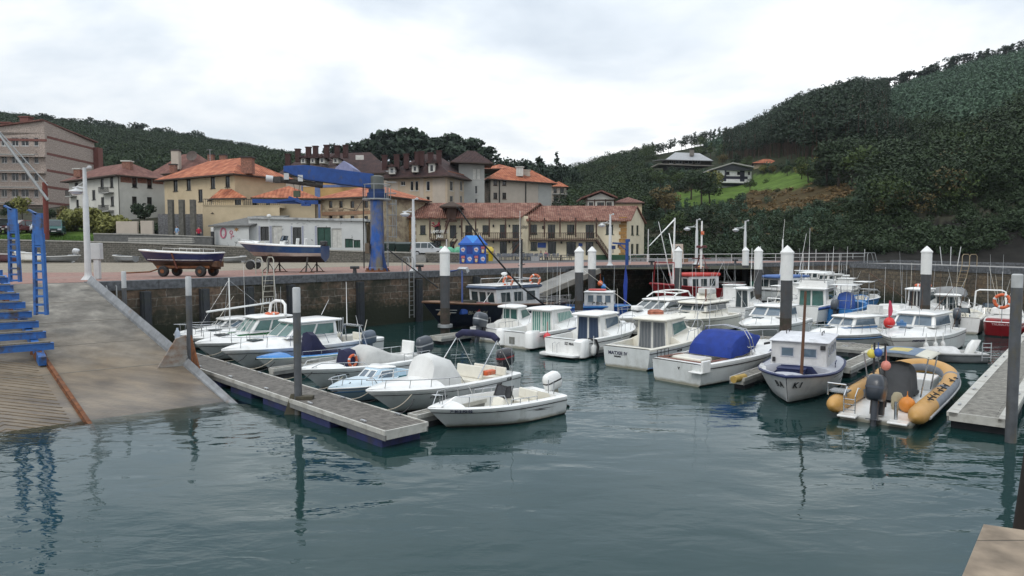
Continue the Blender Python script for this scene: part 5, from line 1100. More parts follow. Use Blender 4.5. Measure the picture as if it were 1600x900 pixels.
th=place('dinghy','small grey dinghy with a tilted white engine cover tied to the right pontoon',(17.9,30.7),(-.95,.1),2.9);h=hull(th,2.9,1.35,.42,.38,side=mat('dinghy_grey',(.16,.17,.175),.6),deck=mat('dinghy_cover',(.55,.55,.54),.7,bump=.4,bscale=6),floor=white,cock=(.08,.4,.1),camber=.22,over=.1);rubrail(h,mat('dinghy_rim',(.33,.33,.32),.6),.05,.97)
b=MB();b.loft([rrect(-1.1,-.75,.16,.14,.1,.35),rrect(-1.3,-.9,.17,.15,.1,.75),rrect(-1.4,-1.05,.12,.1,.08,.95)]);b.build('engine_cover',white,th,45)
lt=MB()
for s in (-.18,.18):lt.tube([(s,0,.2),(s,0,.95)],.02,5)
for z in (.35,.55,.75,.92):lt.tube([(-.18,0,z),(.18,0,z)],.016,5)
o=lt.build('swim_ladder',alum,loc=P(1541,568,.3));o.location.z=.2;tag(o,'short aluminium swim ladder at the edge of the right pontoon','ladder')
# fishing boats along the quay
def wheel(th,x0,x1,w,z0,z1,m,roofm,nf=3,ns=3,rake=-.2,gm=glass,roof_t=.2,over=.25,name='wheelhouse'):
 c=house(th,x0,x1,w,w*.92,z0,z1,rf=rake,tum=.03,m=m,name=name,roof=(over,over,.12,roof_t,roofm,.03),bevel=.02)
 for i in range(nf):c.pane('front',.06+.88*i/nf+.015,.5,.06+.88*(i+1)/nf-.015,.92,gm,frame,.04)
 for f in ('port','star'):
  for i in range(ns):
   u=.06+.88*i/ns+.02;v=.06+.88*(i+1)/ns-.05
   if f=='star':u,v=1-v,1-u
   c.pane(f,u,.5,v,.9,gm,frame,.04)
 return c
def navyboat():
 L=14;th=place('fishing_boat','navy hulled fishing boat with white wheelhouse and long black derrick lying along the quay',(-5.35,40.9),NQ,L)
 h=hull(th,L,4.0,1.85,1.15,side=navyp,deck=mat('deck_ochre',(.22,.13,.08),.8,var=.3),floor=mat('deck_grey',(.16,.16,.15),.8),cock=(.06,.90,.65),camber=.1,over=.13,sw=.75,tuck=.15,cap=.2);rubrail(h,wood_d,.06,.97,'cap_rail');hullline(h,white,.72,.02,.88,.97);hullline(h,white,.62,.02,.89,.96)
 c=wheel(th,-2.6,1.5,1.35,.6,2.35,mat('wheelhouse_white',(.66,.67,.68),.4,dirt=(.4,.38,.35),dscale=1.2,streak=2,dlo=.55,dhi=.8),mat('slate_blue_edge',(.06,.09,.15),.5),3,3,-.25)
 slab(th,-2.9,1.85,1.42,1.35,2.56,.05,white,.03,name='roof_deck')
 lettering(h,'7ª BI-2-4-94',.36,.80,.62,1,white,off=.02);
 b=MB()
 for y in (1,-1):b.tube([(-2.6,y*1.2,2.6),(-2.6,y*1.2,2.95),(.6,y*1.2,2.95),(.6,y*1.2,2.6)],.025,5)
 b.tube([(-2.6,1.2,2.95),(-2.6,-1.2,2.95)],.025,5);b.build('roof_rail',steel,th)
 b=MB();b.tube([(-2.2,0,2.5),(-2.25,0,5.6)],[.11,.07],8);b.build('mast',blackp,th,60)
 b=MB()
 for a_,c_ in (((-1.9,0,3.8),(-2.6,0,3.9)),((-2.2,-.5,4.2),(-2.2,.5,4.2)),((-2.2,-.3,4.7),(-2.2,.3,4.7))):b.tube([a_,c_],.035,5)
 b.lathe([(.02,4.8),(.12,4.85),(.12,4.98),(.02,5.0)],(-2.2,0,0),10);b.build('mast_light',blackp,th)
 b=MB();b.tube([(-2.8,1.9,.95),(1.2,2.8,2.6),(5.0,3.2,5.2),(7.4,3.4,7.3)],[.065,.06,.05,.04],7);b.build('derrick',blackp,th,60)
 b=MB();b.tube([(3.2,-2.6,2.4),(6.2,-4.2,5.0)],[.045,.035],6);b.build('derrick',blackp,th,60)
 rods(th,[((4.0,.4,.8),(4.0,.4,3.8)),((-1.0,.9,2.6),(-1.0,.9,7.5)),((3.2,.9,1.0),(.4,.6,3.2)),((-3.2,-.8,1.2),(-3.2,-.9,4.4))],white,r=.03)
 b=MB();b.box((3.9,.4,3.65),(.25,.75,.3),0,ry=.5);b.build('floodlight',alum,th)
 b=MB();b.tube([(4.0,.4,.8),(4.0,.4,3.7),(4.0,-.6,3.55)],.06,7);b.build('lamp_mast',mat('blue_mast',(.03,.06,.2),.5),th,60)
 for k,(x,y,m,d)in enumerate([(3.4,.9,redp,(.7,.7,.55)),(2.5,.8,redp,(.8,.6,.6)),(4.4,.8,royal,(.5,.5,.35)),(5.4,.2,mat('fish_crate_tan',(.35,.24,.16),.8),(.9,.8,.5)),(2.0,-.9,mat('net_heap',(.05,.05,.04),.95,bump=1),(1.0,.9,.5)),(3.1,-.5,mat('net_teal',(.02,.16,.16),.9),(.5,.5,.3))]):
  b=MB();b.box((0,0,d[2]/2),d);o=b.build(['fish_crate','fish_crate','fish_crate','fish_crate','net_heap','net_heap'][k],m,loc=world(th,(x,y,.95 if k<4 else 1.1)),rz=k*.4,bevel=.06)
  tag(o,['dark red crate against the navy boat rail, nearest its wheelhouse side','second dark red crate on the navy fishing boat','small blue crate on the navy fishing boat foredeck','tan crate in the bow of the navy fishing boat','dark heap of net on the navy fishing boat','small teal net bundle on the navy fishing boat'][k],(['crate']*4+['net']*2)[k])
 b=MB();b.tube([(.2,.6,2.65),(.2,.6,3.1)],.04,6);b.build('searchlight',white,th)
 b=MB();b.ball((-.2,.2,3.3),.16,(1.8,1,.7));b.tube([(-.2,.2,2.6),(-.2,.2,3.2)],.04,6);b.build('radar',white,th,60)
 lifebuoy(world(th,(-2.2,1.25,2.85)),.3,'orange lifebuoy on the aft roof rail of the navy fishing boat',.34);lifebuoy(world(th,(.6,1.22,2.85)),.3,'red lifebuoy beside the searchlight of the navy fishing boat',.3)
 b=MB()
 for k in range(7):x=-3.4-.45*k;b.tube([(x,-1.5,1.2+.1*(k%3)),(x+.3,1.5,1.3+.1*(k%2))],.05,5);b.tube([(x,1.4,.7),(x,1.4,1.7)],.04,5)
 b.tube([(-3.2,1.45,1.65),(-6.3,1.3,1.6)],.05,6);b.tube([(-3.2,-1.45,1.5),(-6.3,-1.3,1.6)],.05,6);b.build('gear_rack',mat('gear_grey',(.12,.12,.12),.5),th)
navyboat()
def smallblue():
 L=7.4;th=place_st('fishing_boat','small blue fishing boat with white lettered wheelhouse between the paired capped piles and the yacht',(.9,48.6),(.97,-.22),L)
 h=hull(th,L,2.3,1.15,.95,side=royal,deck=mat('blue_deck',(.05,.12,.3),.6),floor=mat('deck_grey',(.16,.16,.15),.8),cock=(.06,.55,.3),camber=.1,over=.1,tuck=.15);rubrail(h,midblue,.05,.97)
 c=wheel(th,.6,2.6,.85,.6,2.0,mat('wheelhouse_white',(.7,.7,.7),.4),white,2,3,.05,glassb,.08,.05);o=text('lettering','7ª BI-3-4',.28,blackp,th,(1.6,-.86,1.28));slab(th,.8,2.0,.4,.4,2.12,.08,salmon,.02,name='hatch_cover')
 b=MB()
 for k in range(9):x=-3.2+.42*k;b.tube([(x,-1.0,.9),(x+.2,-.9,1.5+.12*(k%3))],.03,5);b.tube([(x,-.8,1.2+.08*(k%4)),(x+.5,.9,1.3)],.035,5)
 b.tube([(-3.3,-.9,1.35),(.3,-.85,1.5)],.03,5);b.build('net_hauler',mat('gear_grey',(.12,.12,.12),.5),th)
 rods(th,[((-1.2,0,.8),(-1.2,.1,3.6)),((.2,.5,1),(.2,.5,3.6))],white,r=.025)
 for k,(px,py,m,lab)in enumerate(((938,443,orange,'orange float hung on the quay post by the small blue fishing boat'),(943,448,midblue,'blue float hung on the quay post by the small blue fishing boat'))):buoy(D(px,py,56),.22,lab,m)
smallblue()
def redboat():
 L=12.0;th=place('fishing_boat','red fishing boat with white wheelhouse and salmon red roof against the quay',(11.6,58.2),(-.88,-.48),L)
 h=hull(th,L,3.6,2.1,1.3,side=redp,deck=redp,floor=mat('deck_grey',(.16,.16,.15),.8),cock=(.06,.80,.7),camber=.1,over=.12,tuck=.15);rubrail(h,redp,.07,.97)
 c=wheel(th,-.6,2.6,1.35,.8,2.6,mat('wheelhouse_white',(.7,.7,.7),.4),salmon,3,3,-.1,glass,.3,.2);o=text('lettering','EDU',.42,redp,th,(1.2,-1.30,1.25))
 c2=wheel(th,-3.8,-1.6,1.2,.7,1.95,mat('aft_house_red',(.30,.03,.04),.5),white,2,2,0,glass,.08,.2,'aft_house')
 for p in (((.2,0,2.8),(.2,0,7.4)),((3.6,.2,1.6),(3.5,.2,7.6))):b=MB();b.tube(p,[.10,.07],8);b.build('mast',white,th,60)
 rods(th,[((3.6,.2,1.6),(5.8,.8,7.2)),((3.6,.2,7.4),(6.5,.5,5.2)),((2.0,-1,2.6),(.6,-3.8,6.4))],white,'boom',.07)
 b=MB()
 for z,w in ((3.3,.9),(4.1,1.1),(5.2,.6)):b.tube([(.2,-w,z),(.2,w,z)],.05,6)
 b.tube([(.2,.8,2.9),(.2,.2,4.4),(.2,-.2,4.4),(.2,-.8,2.9)],.05,6);b.box((.2,0,5.1),(.5,.8,.12));b.build('mast_frame',mat('mast_dark_red',(.12,.03,.03),.5),th)
 b=MB();b.tube([(4.4,1.4,1.9),(4.4,1.2,3.8),(4.4,-1.2,3.8),(4.4,-1.4,1.9)],.07,6);b.build('gallows',redp,th,60)
 b=MB();b.tube([(.2,.1,6.2),(.2,.1,6.5)],.14,8);b.build('signal_lamp',orange,th)
 buoy(world(th,(-.7,-1.0,3.1)),.34,'orange ball on the roof of the red fishing boat',mat('orange_ball',(.62,.22,.03),.5),hang=.1)
redboat()
def bluroof():
 L=11;th=place('fishing_boat','white fishing boat with blue awning roof moored behind the second pair of capped piles',(19.0,57.8),(-.84,-.54),L)
 h=hull(th,L,3.4,1.8,1.2,side=white,deck=deckw,floor=mat('deck_grey',(.16,.16,.15),.8),cock=(.06,.85,.7),camber=.1,over=.12,boot=blackp);rubrail(h,blackr,.06,.9);hullline(h,blackp,.25,.1,0,.95,'boot_top')
 c=wheel(th,-1.8,1.6,1.2,.8,2.45,mat('wheelhouse_white',(.7,.7,.7),.4),mat('awning_blue',(.07,.14,.34),.7),2,4,.1,glass,.22,.6);b=MB();b.box((2.2,-1.2,1.6),(.5,.2,1.0));b.build('green_locker',mat('locker_green',(.01,.10,.06),.5),th,bevel=.02)
 b=MB();b.tube([(-.2,0,2.6),(-.2,0,5.8)],[.1,.06],8);b.build('mast',white,th,60);rods(th,[((2.6,-.4,1.4),(-.6,-2.6,5.2)),((3.4,-.4,1.4),(.6,-2.6,5.0)),((-2,.4,2.6),(-2.4,.8,6.3)),((.8,.5,2.6),(.7,.8,7.5)),((-3.6,.3,1.2),(-3.2,.6,6.8))],white,r=.03)
bluroof()
h=pilot('small white boat with dark glazed aft cabin behind the cream cruiser',(15.5,48.4),(.6,.8),5.6,2.1,1.0,.85,(-.9,.9),2.05,glass,glass,rf=.6);rods(h.th,[((-.5,.6,2.1),(-.6,.7,4.4)),((-.5,-.6,2.1),(-.4,-1.4,4.6))])
for k,(px,wl,Y,lab,cab)in enumerate(((1262,0,76,'red hulled boat with white wheelhouse far back in the inner basin, left of two',1),(1300,0,74,'low red hulled boat far back in the inner basin, right of two',1),(1322,0,78,'white topped boat far back at the pier corner',0))):
 c=D(px,450,Y);th=thing('fishing_boat',lab,'boat',(c.x,c.y,0),radians(200-10*k));hh=hull(th,6.5,2.4,1.6,1.1,side=mat('bright_red_hull',(.36,.015,.02))if k<2 else white,deck=white,floor=white,cock=(.06,.5,.5),over=.12);rubrail(hh,white,.06,.97)
 cc=wheel(th,-.6,1.2,.9,1.1,2.5-.3*k,white,white,2,2,.2,glass,.1,.2);rods(th,[((0,0,2.4),(0,.1,5.2)),((1,.3,2),(1,.3,4.4))],white,r=.03)
b=MB();b.lathe([(.02,0),(.16,.05),(.2,.35),(.1,.5),(.02,.55)],n=10);o=b.build('net_float',orange,loc=D(1279,446,72));tag(o,'orange float between the far red boats','float')
for px,Y,hd,L,B,fb,m,cab,lab in ((1232,57,(.7,.7),6.0,2.1,1.0,white,1,'small white cabin boat behind the tallest capped pile, beyond the blue striped boat'),(1288,60,(.5,.85),5.6,2.0,1.0,white,0,'white open boat with a sun top in the packed far berths'),(1335,57,(.7,.7),5.4,2.0,.9,mat('mid_blue_side',(.05,.18,.40),.4),0,'blue sided open boat in front of the pier corner'),(1128,54,(.6,.8),6.0,2.2,1.1,white,1,'white cabin boat in front of the red fishing boat stern'),(1208,50.5,(.6,.8),5.2,2.0,.95,white2,0,'ivory open boat between the blue roofed boat and the large striped boat'),(1312,66,(.6,.8),6.4,2.3,1.2,white,1,'white wheelhouse boat far back near the pier corner')):
 c=D(px,470,Y);h=sunboat(lab,(c.x,c.y),hd,L,B,m,white,fb=fb,fs=fb*.85)
 if cab:wheel(h.th,-.9,.8,B*.32,.3,2.0,white,white,2,2,.25,glass,.08,.15)
 else:
  console(h.th,-.3,.2,.4,.8,white2,True,glassb);slab(h.th,-1.2,.4,.7,.65,2.15,.05,white,.04,.2,'sun_top')
  for x in (-1.0,.3):
   for y in (-.6,.6):b=MB();b.tube([(x,y,.6),(x,y*.95,2.17)],.022,5);b.build('sun_top_pole',steel,h.th)
 bowrail(h,.5,.35,3)
random.seed(11)
for o in [o for o in bpy.data.objects if o.parent is None and o.get('category')=='boat' and o.location.y>32 and o.type=='EMPTY']:
 for k in range(random.choice((1,2,2,3))):
  x,y=random.uniform(-1.6,.9),random.uniform(-.7,.7);z=random.uniform(1.4,2.0);a=(random.uniform(-1.2,.5),random.uniform(-.8,.8))if random.random()<.45 else (random.uniform(-.12,.12),random.uniform(-.1,.1))
  rods(o,[((x,y,.9),(x+a[0],y+a[1],z+random.uniform(.8,2.6)))],random.choice((white2,alum,white)),random.choice(('antenna','rod')),.013)
def line(a,c,sag,label='dark mooring line running from a boat down to its pontoon',m=None,r=.016):
 a=Vector(a);c=Vector(c);pts=[a.lerp(c,i/8)-Vector((0,0,sag*4*(i/8)*(1-i/8)))for i in range(9)];b=MB();b.tube([p-a for p in pts],r,5);tag(b.build('mooring_line',m or blackr,loc=a),label,'mooring line','mooring lines')
pj=lambda t,off:p1a+p1d*t+Vector((p1d.y,-p1d.x,0))*-0+Vector((-p1d.y,p1d.x,0))*-off
for t in (1.1,3.0,5.0,7.4,10.2,12.6,14.6):
 q=p1a+p1d*t+QD*1.25;q.z=.52
 line((q+QD*.75+Vector((0,0,.22))+p1d*random.uniform(-.3,.3)),q,.12);line((q+QD*1.1+p1d*.8+Vector((0,0,.2))),q+p1d*.5,.1,m=ropem)
for x,y in ((4.2,37.3),(6.3,36.2),(8.6,34.4),(10.9,32.0)):
 q=l2((x-L2o.x)/L2d.x,.0);q.z=.5;line((x,y,.95),q,.15);line((x+.8,y-.3,.9),q+L2d*.9,.12,m=ropem)
random.seed(5)
for x,y in ((1.6,35.2),(2.5,36.1),(4.2,33.1),(5.2,34.2),(6.9,30.9),(8.0,29.4)):
 b=MB();b.lathe([(.02,-.28),(.08,-.25),(.11,-.15),(.11,.15),(.08,.25),(.02,.28),(.012,.6)],n=10);tag(b.build('fender',random.choice((frame,greyc)),smooth=45,loc=(x,y,.45)),'pale fender squeezed between the moored cabin boats','fender','fenders between the cabin boats')
 # the town
def plaster(name,col,dirt,dlo=.55,dhi=.78,dscale=.25):return mat(name,col,.9,var=.07,scale=.6,bump=.15,bscale=9,dirt=dirt,dscale=dscale,dlo=dlo,dhi=dhi)
wall_white=plaster('render_white',(.55,.54,.49),(.40,.39,.35));wall_cream=plaster('render_ochre',(.53,.43,.285),(.42,.335,.21))
wall_old=plaster('render_flaking',(.43,.35,.235),(.24,.18,.125),.47,.56,.55);wall_rest=plaster('render_cream',(.70,.62,.45),(.58,.50,.35));wall_shed=mat('whitewash',(.55,.56,.55),.9,var=.06,scale=.8,dirt=(.24,.25,.24),dscale=1.6,dlo=.60,dhi=.66)
wall_pink=brick_mat('pink_cladding',(.41,.335,.29),(.37,.305,.265),(.33,.27,.235),.6,.25,msize=.012,noise=.02,bump=.1,dirt=(.31,.26,.225),dlo=.5,dhi=.8)
wall_beige=plaster('render_beige',(.46,.375,.28),(.36,.29,.22));wall_pale=plaster('render_pale',(.47,.41,.345),(.38,.33,.28));wall_grey=plaster('render_grey',(.37,.37,.35),(.28,.28,.27))
brickred=brick_mat('red_brick',(.26,.085,.045),(.21,.07,.04),(.25,.2,.17),.25,.07,msize=.01,noise=.02,bump=.2);bandred=mat('red_band',(.17,.065,.052),.8)
roof_or=tile_mat('tiles_orange',(.15,.042,.022),(.34,.10,.045),(.50,.19,.095),pw=.5,ph=.75);roof_mix=tile_mat('tiles_mixed',(.09,.034,.022),(.19,.072,.046),(.32,.175,.125),pw=.3,ph=.48);roof_dk=tile_mat('tiles_dark',(.022,.011,.011),(.045,.02,.019),(.075,.035,.03))
roof_red=tile_mat('tiles_faded_red',(.12,.05,.04),(.17,.07,.055),(.25,.12,.09));soff=mat('dark_eave',(.05,.032,.022),.8);fibro=mat('fibre_cement',(.13,.13,.125),.9,var=.2,dirt=(.08,.08,.07),dscale=.8)
wdark=mat('window_dark',(.012,.014,.015),.1,spec=.6);wf_g=mat('frame_dark_green',(.010,.035,.022),.5);wf_w=mat('frame_white_pvc',(.6,.6,.58),.5);wf_d=mat('frame_dark',(.02,.02,.018),.5);wf_b=mat('frame_brown',(.07,.035,.02),.6);shutw=mat('roller_white',(.55,.54,.50),.6);doorg=mat('door_green',(.012,.06,.042),.5,var=.2,dirt=(.03,.08,.06),dscale=2);timb=mat('dark_timber',(.055,.024,.014),.7)
def D0(*a):p=D(*a);p.z=0;return p
def facade(b,A,B,z0,z1,ops,out,m=0,depth=.16):
 """wall from A to B (local xy) with real openings ops = (a0, a1, z0, z1) in metres along the wall"""
 A=Vector((A[0],A[1],0));B=Vector((B[0],B[1],0));L=(B-A).length;t=(B-A)/L;n=Vector(out)
 xs=sorted({0,L,*[max(0,min(L,o[i]))for o in ops for i in (0,1)]});zs=sorted({z0,z1,*[max(z0,min(z1,o[i]))for o in ops for i in (2,3)]})
 def p(a,z,d=0):q=A+t*a-n*d;return (q.x,q.y,z)
 for i in range(len(xs)-1):
  for j in range(len(zs)-1):
   xm,zm=(xs[i]+xs[i+1])/2,(zs[j]+zs[j+1])/2
   if any(o[0]<xm<o[1]and o[2]<zm<o[3]for o in ops):continue
   b.poly([p(xs[i],zs[j]),p(xs[i+1],zs[j]),p(xs[i+1],zs[j+1]),p(xs[i],zs[j+1])],m)
 for a0,a1,c0,c1 in ops:
  b.poly([p(a0,c0),p(a1,c0),p(a1,c0,depth),p(a0,c0,depth)],m);b.poly([p(a0,c1),p(a0,c1,depth),p(a1,c1,depth),p(a1,c1)],m)
  b.poly([p(a0,c0),p(a0,c0,depth),p(a0,c1,depth),p(a0,c1)],m);b.poly([p(a1,c0),p(a1,c1),p(a1,c1,depth),p(a1,c0,depth)],m)
def opening(th,A,B,out,o,gm=wdark,fm=wf_w,depth=.13,name='window',mull=True,fw=.07,shutter=None,sill=None):
 A=Vector((A[0],A[1],0));B=Vector((B[0],B[1],0));t=(B-A).normalized();n=Vector(out);a0,a1,c0,c1=o;b=MB()
 def bar(x0,x1,z0,z1,d0,d1,m):q=[A+t*x0-n*d0,A+t*x1-n*d0,A+t*x1-n*d1,A+t*x0-n*d1];b.hexa([(v.x,v.y,z0)for v in q],[(v.x,v.y,z1)for v in q],m)
 e=.004;bar(a0+fw,a1-fw,c0+fw,c1-fw,depth,depth+.03,0)
 bar(a0+e,a0+fw,c0+e,c1-e,depth-.05,depth+.02,1);bar(a1-fw,a1-e,c0+e,c1-e,depth-.05,depth+.02,1);bar(a0+fw,a1-fw,c0+e,c0+fw,depth-.05,depth+.02,1);bar(a0+fw,a1-fw,c1-fw,c1-e,depth-.05,depth+.02,1)
 if mull and a1-a0>.8:bar((a0+a1)/2-.035,(a0+a1)/2+.035,c0+fw,c1-fw,depth-.045,depth-.002,1)
 if shutter:bar(a0+fw+.01,a1-fw-.01,c1-(c1-c0)*shutter,c1-fw-.005,depth-.03,depth-.004,2)
 if sill:bar(a0-.1,a1+.1,c0-.08,c0-.003,-.08,.1,1)
 o_=b.build(name,[gm,fm,shutw],th,fix=False);return o_
def hip(th,cs,z,h,over,m,ridge=.5,name='roof',gable=None,th_=.18):
 """roof on 4 corners in order round; hip ends, or gable when ridge = 0"""
 c=[Vector((p[0],p[1],0))for p in cs];ctr=sum(c,Vector())/4
 e01=(c[1]-c[0]).length;e12=(c[2]-c[1]).length
 if e01<e12:c=c[1:]+c[:1];e01,e12=e12,e01
 u=(c[1]-c[0]).normalized();v=(c[3]-c[0]).normalized()
 sg=[(-1,-1),(1,-1),(1,1),(-1,1)];E=[c[i]+u*over*sg[i][0]+v*over*sg[i][1]for i in range(4)]
 ia=(E[3]-E[0]).length*ridge
 r0=(E[0]+E[3])/2+u*ia;r1=(E[1]+E[2])/2-u*ia
 if (r1-r0).dot(u)<0:r0=r1=(r0+r1)/2
 zb=z-over*h/max(.5,e12/2)*.6;q=[Vector((p.x,p.y,zb))for p in E];R0=Vector((r0 .x,r0 .y,z+h));R1=Vector((r1 .x,r1 .y,z+h))
 b=MB();up=Vector((0,0,th_));T=[p+up for p in q];same=(R1-R0).length<.05
 if same:b.poly([T[0],T[1],R0+up],0);b.poly([T[2],T[3],R0+up],0)
 else:b.poly([T[0],T[1],R1+up,R0+up],0);b.poly([T[2],T[3],R0+up,R1+up],0)
 b.poly([T[1],T[2],R1+up],0 if ridge>0 else (0 if gable is None else 2));b.poly([T[3],T[0],R0+up],0 if ridge>0 else (0 if gable is None else 2))
 for i in range(4):b.poly([q[i],q[(i+1)%4],T[(i+1)%4],T[i]],1)
 b.poly(q[::-1],1)
 return b.build(name,[m,soff]+([gable]if gable else []),th,fix=False)
class Bld:pass
def bld(label,C,L,R_,z0,ze,wm,roofm,rh,over,wl=(),wr=(),cat='house',name='house',ridge=.5,fm=wf_d,gm=wdark,sill=True,gable=None,group=None,sh=None,mull=True):
 """house with nearest corner C, left facade L-C and right facade C-R_; windows as picture rectangles on each facade"""
 C=Vector((C[0],C[1],0));L=Vector((L[0],L[1],0));R_=Vector((R_[0],R_[1],0));Fb=L+R_-C
 th=thing(name,label,cat,C,0,group);B_=Bld();B_.th=th;B_.C=C
 l,r,f=L-C,R_-C,Fb-C;z=Vector();b=MB();B_.ops=[]
 for (A,B,rects,key)in ((l,z,wl,'l'),(z,r,wr,'r')):
  t=(B-A).normalized();n=Vector((t.y,-t.x,0));ops=[]
  for q in rects:
   x0,y0,x1,y1=q[:4];p0=on_plane((x0),(y0+y1)/2,A+C,n);p1=on_plane(x1,(y0+y1)/2,A+C,n);zt=on_plane((x0+x1)/2,y0,A+C,n).z;zb=on_plane((x0+x1)/2,y1,A+C,n).z
   ops.append(((p0-A-C).dot(t),(p1-A-C).dot(t),max(zb,z0),zt))
  Lf=(B-A).length;ops=[o for o in ops if o[0]>.05 and o[1]<Lf-.05 and o[3]<ze]
  facade(b,A,B,z0,ze,ops,n)
  for k,o in enumerate(ops):
   q=rects[k]if k<len(rects)else ();ex=q[4]if len(q)>4 else {}
   opening(th,A,B,n,o,ex.get('gm',gm),ex.get('fm',fm),name=ex.get('name','window'),shutter=ex.get('sh',sh),sill=sill and ex.get('name','window')=='window',mull=mull)
  setattr(B_,key,(A,B,t,n))
 facade(b,r,f,z0,ze,[],(0,1,0));facade(b,f,l,z0,ze,[],(0,1,0))
 b.build('wall',wm,th,fix=False)
 if roofm:B_.roof=hip(th,[z,r,f,l],ze,rh,over,roofm,ridge,gable=gable)
 return B_
def chimney(B_,px,ytop,Y,w,h,m=brickred,capm=None,cap=True):
 p=D(px,ytop,Y)-B_.C;b=MB();b.box((p.x,p.y,p.z-h/2),(w,w*.8,h))
 o=b.build('chimney',m,B_.roof)
 if cap:b=MB();b.box((p.x,p.y,p.z+.09),(w*1.25,w,.18));b.build('chimney_cap',capm or wf_d,o)
def slabat(B_,f,px0,px1,y,dz,depth,m,name,y1=None):
 """a ledge on facade f between two picture columns"""
 A,B,t,n=f;p0=on_plane(px0,y,A+B_.C,n)-B_.C;p1=on_plane(px1,y1 or y,A+B_.C,n)-B_.C
 q=[p0+n*depth,p1+n*depth,p1-n*.003,p0-n*.003];b=MB();zb=p0 .z
 b.hexa([(v.x,v.y,zb-dz)for v in q],[(v.x,v.y,zb)for v in q]);return b.build(name,m,B_.th)
def patch(B_,f,px0,y0,px1,y1,m,name,proud=.02):
 A,B,t,n=f;p0=on_plane(px0,y0,A+B_.C,n)-B_.C;p1=on_plane(px1,y1,A+B_.C,n)-B_.C;q=[p0+n*proud,p1+n*proud,p1-n*.01,p0-n*.01];b=MB();b.hexa([(v.x,v.y,p1 .z)for v in q],[(v.x,v.y,p0 .z)for v in q]);return b.build(name,m,B_.th)
def balcony(B_,f,px0,px1,y0,y1,dep=.9,m=wf_d,name='balcony'):
 A,B,t,n=f;p0=on_plane(px0,y1,A+B_.C,n)-B_.C;p1=on_plane(px1,y1,A+B_.C,n)-B_.C;hh=on_plane(px0,y0,A+B_.C,n).z-p0 .z;b=MB()
 q=[p0+n*dep,p1+n*dep,p1-n*.01,p0-n*.01];b.hexa([(v.x,v.y,p0 .z-.15)for v in q],[(v.x,v.y,p0 .z)for v in q]);o=b.build(name,wall_grey,B_.th)
 b=MB();L_=(p1-p0).length;k=max(3,int(L_/.14));P0=p0+n*(dep-.04);P1=p1+n*(dep-.04)
 for z in (.08,hh):b.beam(P0+Vector((0,0,z)),P1+Vector((0,0,z)),.05,.05);b.beam(p0+Vector((0,0,z)),P0+Vector((0,0,z)),.05,.05);b.beam(p1+Vector((0,0,z)),P1+Vector((0,0,z)),.05,.05)
 for i in range(k+1):q_=P0 .lerp(P1,i/k);b.beam(q_+Vector((0,0,.08)),q_+Vector((0,0,hh)),.03,.03)
 b.build('railing',m,o);return o
C=D0(73,300,125);L=D0(-190,300,121);R_=D0(150,300,141);ze=D(73,208,125).z
wl=[]
for y0,y1 in ((215,228),(240,255),(266,283),(292,308)):
 for x0,x1 in ((2,11),(18,29),(33,45),(53,60),(-18,-6),(-40,-30),(-62,-50)):wl.append((x0,y0,x1,y1,{'sh':.3 if (x0+y0)%3==0 else None}))
B_=bld('pink clad five storey apartment block with red bands and balconies',C,L,R_,2,ze,wall_pink,None,0,.6,wl,(),'apartment block','apartment_block',fm=wf_w)
b=MB();l,r=L-C,R_-C;zt=D(73,189,125).z;ztr=D(150,223,141).z;zl=D(-190,224,121).z
f_=l+r
b.mesh([(0,0,ze),(r.x,r.y,ze),(f_.x,f_.y,ze),(l.x,l.y,ze),(0,0,zt),(r.x,r.y,ztr),(f_.x,f_.y,ztr),(l.x,l.y,zl)],[(0,1,5,4),(1,2,6,5),(2,3,7,6),(3,0,4,7)]);b.build('gable_wall',wall_pink,B_.th)
b=MB();o_=Vector((.5,-.4,0));k=[Vector((0,0,zt+.02)),Vector((r.x,r.y,ztr+.02)),Vector((f_.x,f_.y,ztr+.02)),Vector((l.x,l.y,zl+.02))]
b.hexa([k[0]+Vector((.05,-.5,0)),k[1]+Vector((.5,.5,0)),k[2]+Vector((-.5,.5,0)),k[3]+Vector((-.5,-.5,0))],[k[0]+Vector((.05,-.5,.25)),k[1]+Vector((.5,.5,.25)),k[2]+Vector((-.5,.5,.25)),k[3]+Vector((-.5,-.5,.25))]);B_.roof=b.build('roof',roof_red,B_.th)
for y,yr in ((212,222),(238,246),(264,268),(290,291),(315,313)):
 slabat(B_,B_.l,-180,73,y,.42,.1 if y==212 else .9,bandred if y==212 else wall_pink,'floor_band' if y==212 else 'balcony_slab')
 A_,Bq,t,n=B_.r;p0=on_plane(73.3,y,A_+B_.C,n)-B_.C;p1=Vector((r.x,r.y,p0 .z));b=MB();q=[p0+n*.04,p1+n*.04,p1-n*.01,p0-n*.01];b.hexa([(v.x,v.y,p0 .z-.42)for v in q],[(v.x,v.y,p0 .z)for v in q]);b.build('floor_band',bandred,B_.th)
 if y>212:balcony(B_,B_.l,-175,58,y-8,y,1.0,mat('balcony_pink',(.27,.22,.19),.8),'balcony')
chimney(B_,12,193,128,1.6,2.0,bandred,bandred);chimney(B_,41,184,130,1.6,2.4,bandred,bandred)
b=MB();b.box((r.x+.5,r.y+.3,(2+ztr-1)/2),(1.0,1.6,ztr-3));b.build('brick_pier',bandred,B_.th)
C=D0(186,300,105);L=D0(108,300,115);R_=D0(258,300,111.5)
W_=lambda*q:[(*a,{})for a in q]
B_=bld('white rendered house with faded red hipped roof and a brick band under its eaves',C,L,R_,2,D(186,272,105).z,wall_white,roof_red,2.2,1.0,W_((117,285,122,299),(157,279,162,294),(172,277,177,293),(144,297,149,312),(158,308,163,323),(173,307,178,322),(119,312,123,324)),W_((206.5,277,214,293),(230,279,237.5,294),(206.5,307,214,323),(230,308,237.5,323)))
